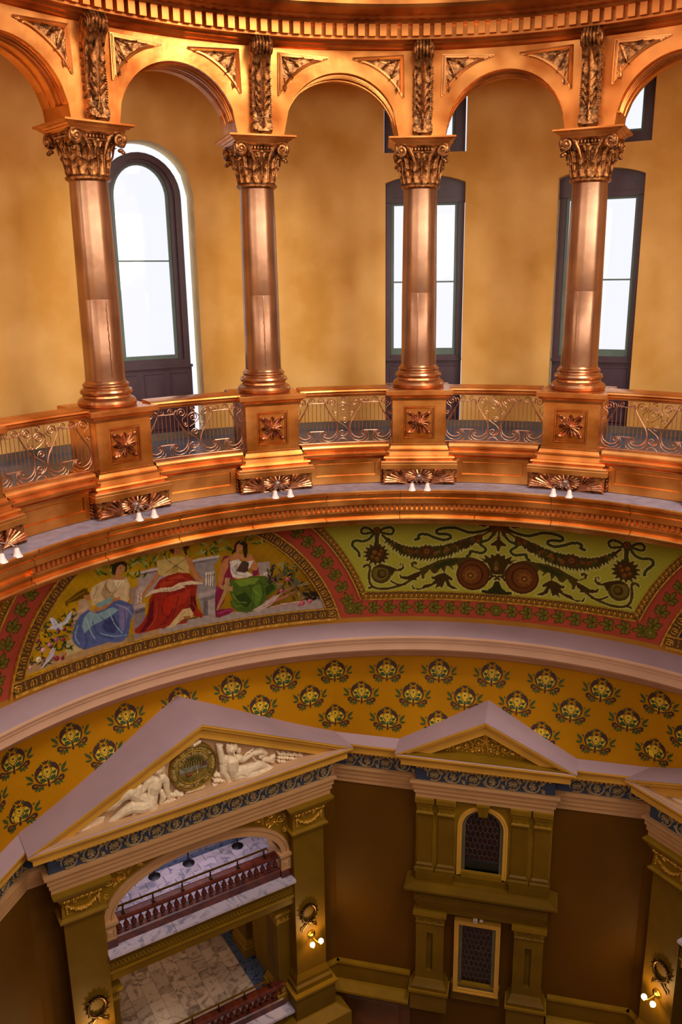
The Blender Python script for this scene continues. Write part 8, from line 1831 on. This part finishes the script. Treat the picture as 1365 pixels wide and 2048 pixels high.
def arcpts(c, r, z0, z1, sd, n=22):
    t0 = math.asin((z0-ZC)/r); t1 = math.asin(min(.999, (z1-ZC)/r)); return [(c+sd*math.degrees(r*cos(t0+(t1-t0)*i/n)/MR), ZC+r*sin(t0+(t1-t0)*i/n)) for i in range(n+1)]
def ornaments(path, pitch, me, name, parent, R, up):
    P = [(radians(a)*MR, z) for a, z in path]; d = pitch/2; acc = 0; k = 0
    for p, q in zip(P[:-1], P[1:]):
        L = math.hypot(q[0]-p[0], q[1]-p[1]); tx, tz = (q[0]-p[0])/L, (q[1]-p[1])/L
        while d <= acc+L:
            f = (d-acc)/L; x, z = p[0]+(q[0]-p[0])*f, p[1]+(q[1]-p[1])*f; a = x/MR
            o = bpy.data.objects.new(name, me[k % len(me)]); COL.objects.link(o); o.parent = parent
            ang = atan2(tz, tx)+(pi if up < 0 else 0)
            o.matrix_world = Matrix.Translation((R*sin(a), R*cos(a), z)) @ Matrix.Rotation(-a, 4, 'Z') @ Matrix.Rotation(-ang, 4, 'Y')
            d += pitch; k += 1
        acc += L
lf = MB(); lf.leaf(Matrix.Translation((0, 0, -.07)), .085, .145, -.15, 1, .01, .02); lf.tube([(-.05, -.01, -.06), (-.055, -.02, .02), (-.02, -.02, .06)], .011, 4); lf.tube([(.05, -.01, -.06), (.055, -.02, .02), (.02, -.02, .06)], .011, 4)
lf2 = MB(); lf2.leaf(Matrix.Translation((0, 0, .075)) @ Matrix.Rotation(pi, 4, 'Y'), .07, .12, -.1, 1, .01, .02); lf2.ball((0, -.015, -.05), .02, .015, .02, 7, 5)
LF = [lf.mesh('leaf_ornament', GILT, 50), lf2.mesh('leaf_ornament', GILT, 50)]
eg = MB(); eg.ball((0, -.01, -.01), .026, .025, .042, 8, 6); eg.tube([(x, -.008, z) for x, z in ((-.042, .045), (-.042, -.02), (-.02, -.055), (.02, -.055), (.042, -.02), (.042, .045))], .008, 4)
EG = [eg.mesh('egg_ornament', GILTP, 50)]
def lunframe(c, lab, sides, full=True):
    t = bpy.data.objects.new('gilded_frame', None); COL.objects.link(t); tr(t, lab, 'frame', 'gilded mural frames')
    a0 = c-22.25; a1 = c+22.25
    bot = [(a0+i*(a1-a0)/30, -6.74) for i in range(31)] if full else [(a0+i*.8, -6.74) for i in range(20)]
    framebar(bot, .24, FRAMEB, 'backing', t, .02); framebar([(a, -6.865) for a, z in bot], .05, GILT, 'outer_fillet', t, .05); framebar([(a, -6.625) for a, z in bot], .022, GILT, 'inner_fillet', t, .05)
    ornaments(bot, .148, LF, 'leaf_ornament', t, 8.43, 1)
    for sd in sides:
        p = arcpts(c, 3.375, -6.8, -4.45, sd); framebar(p, .2, FRAMEB, 'backing', t, .02); framebar(arcpts(c, 3.475, -6.86, -4.45, sd), .035, GILT, 'outer_fillet', t, .05); framebar(arcpts(c, 3.27, -6.62, -4.45, sd), .022, GILT, 'inner_fillet', t, .05)
        ornaments(p if sd < 0 else p, .125, LF, 'leaf_ornament', t, 8.43, -sd)
lunframe(LC, 'gilded leaf frame round the lunette painting of three women', (-1, 1)); lunframe(2*GC-LC, 'gilded leaf frame of the dark lunette at the right edge', (-1,), False)
def greenframe(lab, parts):
    t = bpy.data.objects.new('gilded_frame', None); COL.objects.link(t); tr(t, lab, 'frame', 'gilded mural frames')
    for p, up, po, pi_ in parts:
        framebar(p, .15, FRAMEB, 'backing', t, .015); framebar(po, .03, GILT, 'outer_fillet', t, .04); framebar(pi_, .014, GILTP, 'inner_fillet', t, .035); ornaments(p, .105, EG, 'egg_ornament', t, 8.432, up)
def hx(r, z): return math.degrees(sqrt(r*r-(z-ZC)**2)/MR)
RC = 2*GC-LC
x0, x1 = LC+hx(4.09, -6.39), RC-hx(4.09, -6.39)
bp_ = [(x0+i*(x1-x0)/30, -6.385) for i in range(31)]
greenframe('gilded egg-and-dart frame round the green ornamental panel', [(bp_, 1, [(a, -6.465) for a, z in bp_], [(a, -6.31) for a, z in bp_]),
    (arcpts(LC, 4.09, -6.39, -4.45, 1), 1, arcpts(LC, 4.01, -6.46, -4.45, 1), arcpts(LC, 4.16, -6.31, -4.45, 1)), (arcpts(RC, 4.09, -6.39, -4.45, -1), -1, arcpts(RC, 4.01, -6.46, -4.45, -1), arcpts(RC, 4.16, -6.31, -4.45, -1))])
greenframe('gilded egg-and-dart frame at the left edge outside the red garland', [(arcpts(LC, 4.09, -6.39, -4.45, -1), -1, arcpts(LC, 4.01, -6.46, -4.45, -1), arcpts(LC, 4.16, -6.31, -4.45, -1))])

AZA = -38.7
def hall(az, full):
    r = -radians(az)
    def S(name, b, m, ang=0): return struct(name, b, m, None, r, ang)
    # arch wall between the piers
    wf = holewall(lambda q, d, z: (q, 7.86+d, z), -2.06, 2.06, -12.02, -10.7, [(-1.86, 1.86, -12.02, lambda q: -12.02+.92*sqrt(max(0, 1-(q/1.86)**2)))], .5, .3, True, False)
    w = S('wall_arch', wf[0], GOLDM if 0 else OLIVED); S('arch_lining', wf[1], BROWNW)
    # moulded archivolt with imposts
    a = empty('arch_moulding', (0, 0, 0), az, 'cream moulded arch over the marble balcony with panelled imposts' if full else 'cream moulded arch beyond the right edge', 'arch', 'balcony arches')
    for w0, w1, y0 in ((0, .05, 7.80), (.05, .13, 7.83), (.13, .2, 7.81)):
        b = MB(); n = 30
        def E_(o, i, y): t = pi*i/n; return ((1.84+o)*cos(t), y, -12.02+(.90+o)*sin(t))
        for i in range(n): b.add([E_(w0, i, 7.9), E_(w0, i, y0), E_(w1, i, y0), E_(w1, i, 7.9), E_(w0, i+1, 7.9), E_(w0, i+1, y0), E_(w1, i+1, y0), E_(w1, i+1, 7.9)], [(0, 4, 5, 1), (1, 5, 6, 2), (2, 6, 7, 3)])
        obj('archivolt', b, ROSEB, a, ang=30)
    for s in (-1, 1):
        x0, x1 = sorted((s*1.82, s*2.05)); m = (x0+x1)/2
        obj('impost_cap', MB().loft([(x0, x1, 7.78, 8.4, -12.14), (x0-.03, x1+.03, 7.75, 8.4, -12.10), (x0-.05, x1+.05, 7.73, 8.4, -12.08), (x0-.05, x1+.05, 7.73, 8.4, -12.02)]), ROSEB, a, ang=0)
        obj('impost_block', MB().box(x0, x1, 7.79, 8.4, -12.45, -12.14), ROSEB, a, ang=0); obj('impost_foot', MB().box(x0-.01, x1+.01, 7.77, 8.4, -12.62, -12.45), MAHOG, a, ang=0)
        q = MB(); q.tube([(m+u, 7.785, -12.30+v) for u, v in ((-.07, -.09), (.07, -.09), (.07, .09), (-.07, .09))], .012, 4, True); q.loft([(m-.045, m+.045, 7.79, 7.8, -12.36), (m-.035, m+.035, 7.775, 7.8, -12.35), (m-.035, m+.035, 7.775, 7.8, -12.25), (m-.045, m+.045, 7.79, 7.8, -12.24)]); obj('impost_panel', q, ROSEB, a, ang=0)
        g = MB()
        random.seed(5)
        for k in range(26):
            x = s*random.uniform(1.15, 2.02); zt = -12.02+1.12*sqrt(max(0, 1-(abs(x)/2.1)**2)); z = random.uniform(min(-10.95, zt+.1), -10.86) if abs(x) < 1.85 else random.uniform(-11.85, -10.9)
            if z < zt+.06: continue
            g.leaf(Matrix.Translation((x, 7.85, z)) @ Matrix.Rotation(random.uniform(0, 6.28), 4, 'Y'), .07, .15, .3, 2, .01, .025)
            g.ball((x, 7.83, z), .02, .018, .02, 6, 4)
        for cx, cz, rr in ((1.85, -11.15, .11), (1.95, -11.45, .08), (1.62, -10.98, .09)): g.tube([(s*x, 7.83, z) for x, z in spiral(cx, cz, rr, 1.6, 1, -1, 20)], .014, 5)
        obj('gilt_leaf_spray', g, GILT, a)
    # balcony slab and beam, two storeys
    for lvl, zt in ((0, -12.62), (1, -16.05)):
        if lvl and not full: continue
        n = ['upper', 'lower'][lvl]
        sl = empty('balcony_sill', (0, 0, 0), az, 'veined marble sill of the %s balcony under the arch' % n if full else 'veined marble sill of the balcony beyond the right edge', 'ledge')
        for x0, x1 in ((-2.05, -.7), (-.69, .75), (.76, 2.05)): obj('marble_slab', MB().box(x0, x1, 7.56, 8.3, zt-.06, zt), MARBL, sl, ang=0)
        obj('edge_moulding', MB().loft([(-2.05, 2.05, 7.7, 8.3, zt-.2), (-2.05, 2.05, 7.66, 8.3, zt-.16), (-2.05, 2.05, 7.6, 8.3, zt-.10), (-2.05, 2.05, 7.58, 8.3, zt-.06)]), OLIVED, sl, ang=0)
        obj('fascia', MB().box(-2.05, 2.05, 7.7, 8.3, zt-.68, zt-.2), OLIVE, sl, ang=0); obj('lower_fillet', MB().box(-2.05, 2.05, 7.67, 8.3, zt-.50, zt-.46), OLIVED, sl, ang=0)
        g = MB()
        for k in range(52): x = -2.0+k*.078; g.tube([(x+.034*cos(t), 7.69, zt-.32+.06*sin(t)) for t in np.linspace(0, 2*pi, 8, False)], .011, 4, True)
        obj('guilloche_band', g, OLIVED, sl, kind='stuff')
        ba = empty('balustrade', PL(az, 0, 7.92, zt), az, ('mahogany balustrade with brass handrail on the %s marble balcony' % n) if full else 'mahogany balustrade beyond the right edge', 'balustrade', 'mahogany balustrades')
        obj('bottom_rail', MB().loft([(-1.82, 1.82, -.09, .12, 0), (-1.82, 1.82, -.09, .12, .16), (-1.82, 1.82, -.06, .1, .18)]), MAHOG, ba, ang=0)
        obj('top_rail', MB().loft([(-1.82, 1.82, -.07, .1, .48), (-1.82, 1.82, -.09, .13, .50), (-1.82, 1.82, -.09, .13, .55), (-1.82, 1.82, -.04, .08, .57)]), MAHOG, ba, ang=0)
        bm = MB().lathe([(.035, .18), (.035, .205), (.026, .215), (.04, .24), (.058, .275), (.06, .30), (.046, .345), (.026, .38), (.018, .42), (.03, .435), (.022, .445), (.032, .47), (.035, .48)], 12).mesh('baluster', MAHOG, 40)
        for k in range(24): obj('baluster', bm, None, ba, (-1.73+k*.1504, .01, 0))
        br = MB(); br.tube([(-1.74, .02, .70), (-1.72, .02, .76), (1.55, .02, .76), (1.58, .02, .70)], .022, 8); obj('brass_handrail', br, BRASS, ba)
        for k in range(6):
            x = -1.62+k*.62; obj('rail_bracket', MB().tube([(x, .02, .57), (x, .02, .74)], .016, 6).box(x-.03, x+.03, -.03, .07, .55, .6).ball((x, .02, .66), .024, n=8, m=6), BRONZE, ba)
    zf = -12.62
    if not full:
        S('hall_box', MB().add([(-2.05, 8.3, -11), (-2.05, 8.3, -19), (-2.05, 10.5, -19), (-2.05, 10.5, -11), (2.05, 8.3, -11), (2.05, 8.3, -19), (2.05, 10.5, -19), (2.05, 10.5, -11)], [(0, 1, 2, 3), (3, 2, 6, 7), (7, 6, 5, 4), (1, 5, 6, 2), (0, 3, 7, 4)]), BROWNW); S('hall_floor', MB().box(-2.05, 2.05, 8.3, 10.5, -12.8, -12.63), MARBL); S('hall_backing', MB().box(-2.05, 2.05, 8.25, 8.35, -19, -12.8), BROWNW); return
    # upper hall
    fl = S('floor_upper', MB().box(-2.6, 2.6, 8.3, 9.46, zf-.1, zf-.012), MARBB)
    tm = {}
    for r_ in range(5):
        y0 = 8.31+r_*.231; k = -2.6-(.2 if r_ % 2 else 0)
        while k < 2.6:
            x1 = min(k+.40, 2.6); x0 = max(k, -2.6)
            if x1-x0 > .05: obj('tile', MB().box(x0+.004, x1-.004, y0, y0+.229, zf-.02, zf), MARBL, fl, ang=0, kind='structure')
            k += .405
    S('floor_border', MB().box(-2.6, 2.6, 9.46, 9.60, zf-.1, zf), MARBB); S('baseboard_hall', MB().box(-2.6, 2.6, 9.60, 9.70, zf-.1, zf+.1), MARBL)
    wl = S('wall_hall', MB().box(-2.6, 2.6, 9.70, 9.8, zf, -9.9), BALBACK)
    for r_ in range(4):
        for q in range(6): x = -2.6+q*.88-(.44 if r_ % 2 else 0); obj('marble_panel', MB().box(max(-2.6, x)+.004, min(2.6, x+.88)-.004, 9.675, 9.70, zf+.1+r_*.42, zf+.1+r_*.42+.412), MARBW, wl, ang=0, kind='structure')
    for s in (-1, 1): S('wall_hall_side', MB().box(s*2.6-.05, s*2.6+.05, 8.3, 10.1, zf, -9.9), BROWNW); S('wall_jamb', MB().box(min(s*2.05, s*2.6), max(s*2.05, s*2.6), 8.3, 8.4, zf, -9.9), BROWNW)
    S('ceiling_hall', MB().box(-2.7, 2.7, 8.3, 10.1, -9.95, -9.85), OLIVED)
    area('upper_hall_light', PL(az, 0, 9.2, -10.0), PL(az, 0, 9.0, -12.6), 3.0, .8, 44, (.95, .86, 1))
    # stanchions and rope
    pts = []
    for k, (x, y) in enumerate(((-.53, 9.33), (.27, 9.34), (1.45, 9.30))):
        st = empty('rope_stanchion', PL(az, x, y, zf), az, ['black rope stanchion standing at left behind the upper brass rail', 'black rope stanchion in the middle of the upper balcony hall', 'black rope stanchion at right with the rope hanging from it'][k], 'stanchion', 'rope stanchions')
        obj('base', MB().lathe([(0, 0), (.13, 0), (.135, .012), (.11, .025), (.04, .04), (.025, .06)], 24), BLACKM, st); obj('post', MB().tube([(0, 0, .03), (0, 0, .85)], .019, 10), BLACKM, st); obj('finial', MB().lathe([(0, .88), (.03, .87), (.035, .84), (.02, .8)], 14), BLACKM, st)
        pts.append((x, y))
    (xa, ya), (xb, yb_) = pts[1], pts[2]
    rp_ = obj('barrier_rope', MB().tube([(xa+(xb-xa)*t, ya+(yb_-ya)*t, zf+.80-.36*(1-(2*t-1)**2)) for t in np.linspace(0.01, .99, 18)], .022, 8), BLACKM, None, rz=r); tr(rp_, 'black rope hanging between the middle and right stanchions', 'rope')
    # lower hall
    zl = -16.05
    fl = S('floor_lower', MB().box(-2.83, 1.9, 8.3, 12.6, zl-.1, zl-.012), MARBB)
    for q in range(13):
        x0 = -2.83+q*.327; y = 8.3-(.33 if q % 2 else 0)*1.0
        while y < 12.6:
            ya, yb_ = max(y, 8.3), min(y+.6, 12.6)
            if yb_-ya > .05: obj('tile', MB().box(x0+.003, x0+.324, ya+.003, yb_-.003, zl-.02, zl), MARB, fl, ang=0, kind='structure')
            y += .603
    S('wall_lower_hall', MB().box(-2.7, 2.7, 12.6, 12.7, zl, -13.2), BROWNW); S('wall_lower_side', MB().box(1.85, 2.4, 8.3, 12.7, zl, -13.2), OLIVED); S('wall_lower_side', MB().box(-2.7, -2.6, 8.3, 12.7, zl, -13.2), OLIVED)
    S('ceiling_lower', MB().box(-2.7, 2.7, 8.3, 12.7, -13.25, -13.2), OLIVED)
    pt = point('lower_hall_light', PL(az, -.3, 10.6, -13.6), 46, (1, .72, .45), .3)
    for k, (x, y, lb) in enumerate(((1.86, 8.22, 'slotted olive pilaster at the right jamb of the lower balcony'), (1.82, 9.9, 'slotted olive pilaster deeper inside the lower hall'), (-2.0, 8.12, 'olive pilaster at the left jamb of the lower balcony'))):
        s = 1 if x > 0 else -1
        t = empty('hall_pilaster', PL(az, x, y, zl), az, lb, 'pilaster', 'pilasters of the lower hall'); 
        xa, xb = (-.12, .2) if s > 0 else (-.2, .12)
        obj('shaft', MB().box(xa, xb, -.25, .3, .42, 2.12), OLIVE, t, ang=0); obj('slot', MB().box(-.125, -.115, -.0, .1, .7, 1.9) if s > 0 else MB().box(.115, .125, 0, .1, .7, 1.9), FRAMEB, t, ang=0)
        obj('base', MB().loft([(xa-.1, xb+.1, -.36, .4, 0), (xa-.1, xb+.1, -.36, .4, .24), (xa-.07, xb+.07, -.33, .37, .27), (xa-.07, xb+.07, -.33, .37, .32), (xa-.02, xb+.02, -.27, .32, .42)]), OLIVED, t, ang=0)
        c = obj('capital', MB().loft([(xa-.02, xb+.02, -.27, .32, 2.10), (xa-.02, xb+.02, -.27, .32, 2.14), (xa, xb, -.25, .3, 2.16), (xa-.03, xb+.03, -.28, .33, 2.34), (xa-.07, xb+.07, -.33, .37, 2.36), (xa-.07, xb+.07, -.33, .37, 2.44)]), OLIVED, t, ang=0)
        b = MB()
        for q in range(3): b.leaf(Matrix.Translation((xa+.05+q*.11, -.26, 2.16)), .08, .15, .4, 2, .01, .02)
        for q in range(3): b.leaf(Matrix.Translation(((-.125 if s > 0 else .125), -.15+q*.16, 2.16)) @ Matrix.Rotation(-s*pi/2, 4, 'Z'), .08, .15, .4, 2, .01, .02)
        obj('leaves', b, GILTP, c)
hall(AZA, True); hall(51.3, False)

def building(az, dist, z0, z1, w, label, cols, rows):
    t = empty('office_building', CY(az, dist, z0), az, label, 'building')
    obj('walls', MB().box(-w/2, w/2, 0, 20, 0, z1-z0), PALEB, t, ang=0)
    for r in range(rows):
        for c in range(cols):
            x = -w/2+w*(c+.5)/cols; z = (z1-z0)-(z1-z0)*(r+.6)/rows
            f = obj('window', MB().box(x-w/cols*.25, x+w/cols*.25, -.1, .05, z-.9, z+.9), PALEW, t, ang=0)
building(-37.6, 150, -40, -2, 34, 'pale overexposed office block seen through the arched window', 12, 9)
building(18.3, 150, -40, -14, 22, 'faint pale office block low in the right tall window', 12, 8)
building(1.5, 190, -50, -19, 16, 'faint pale rooftop low in the left tall window', 6, 8)
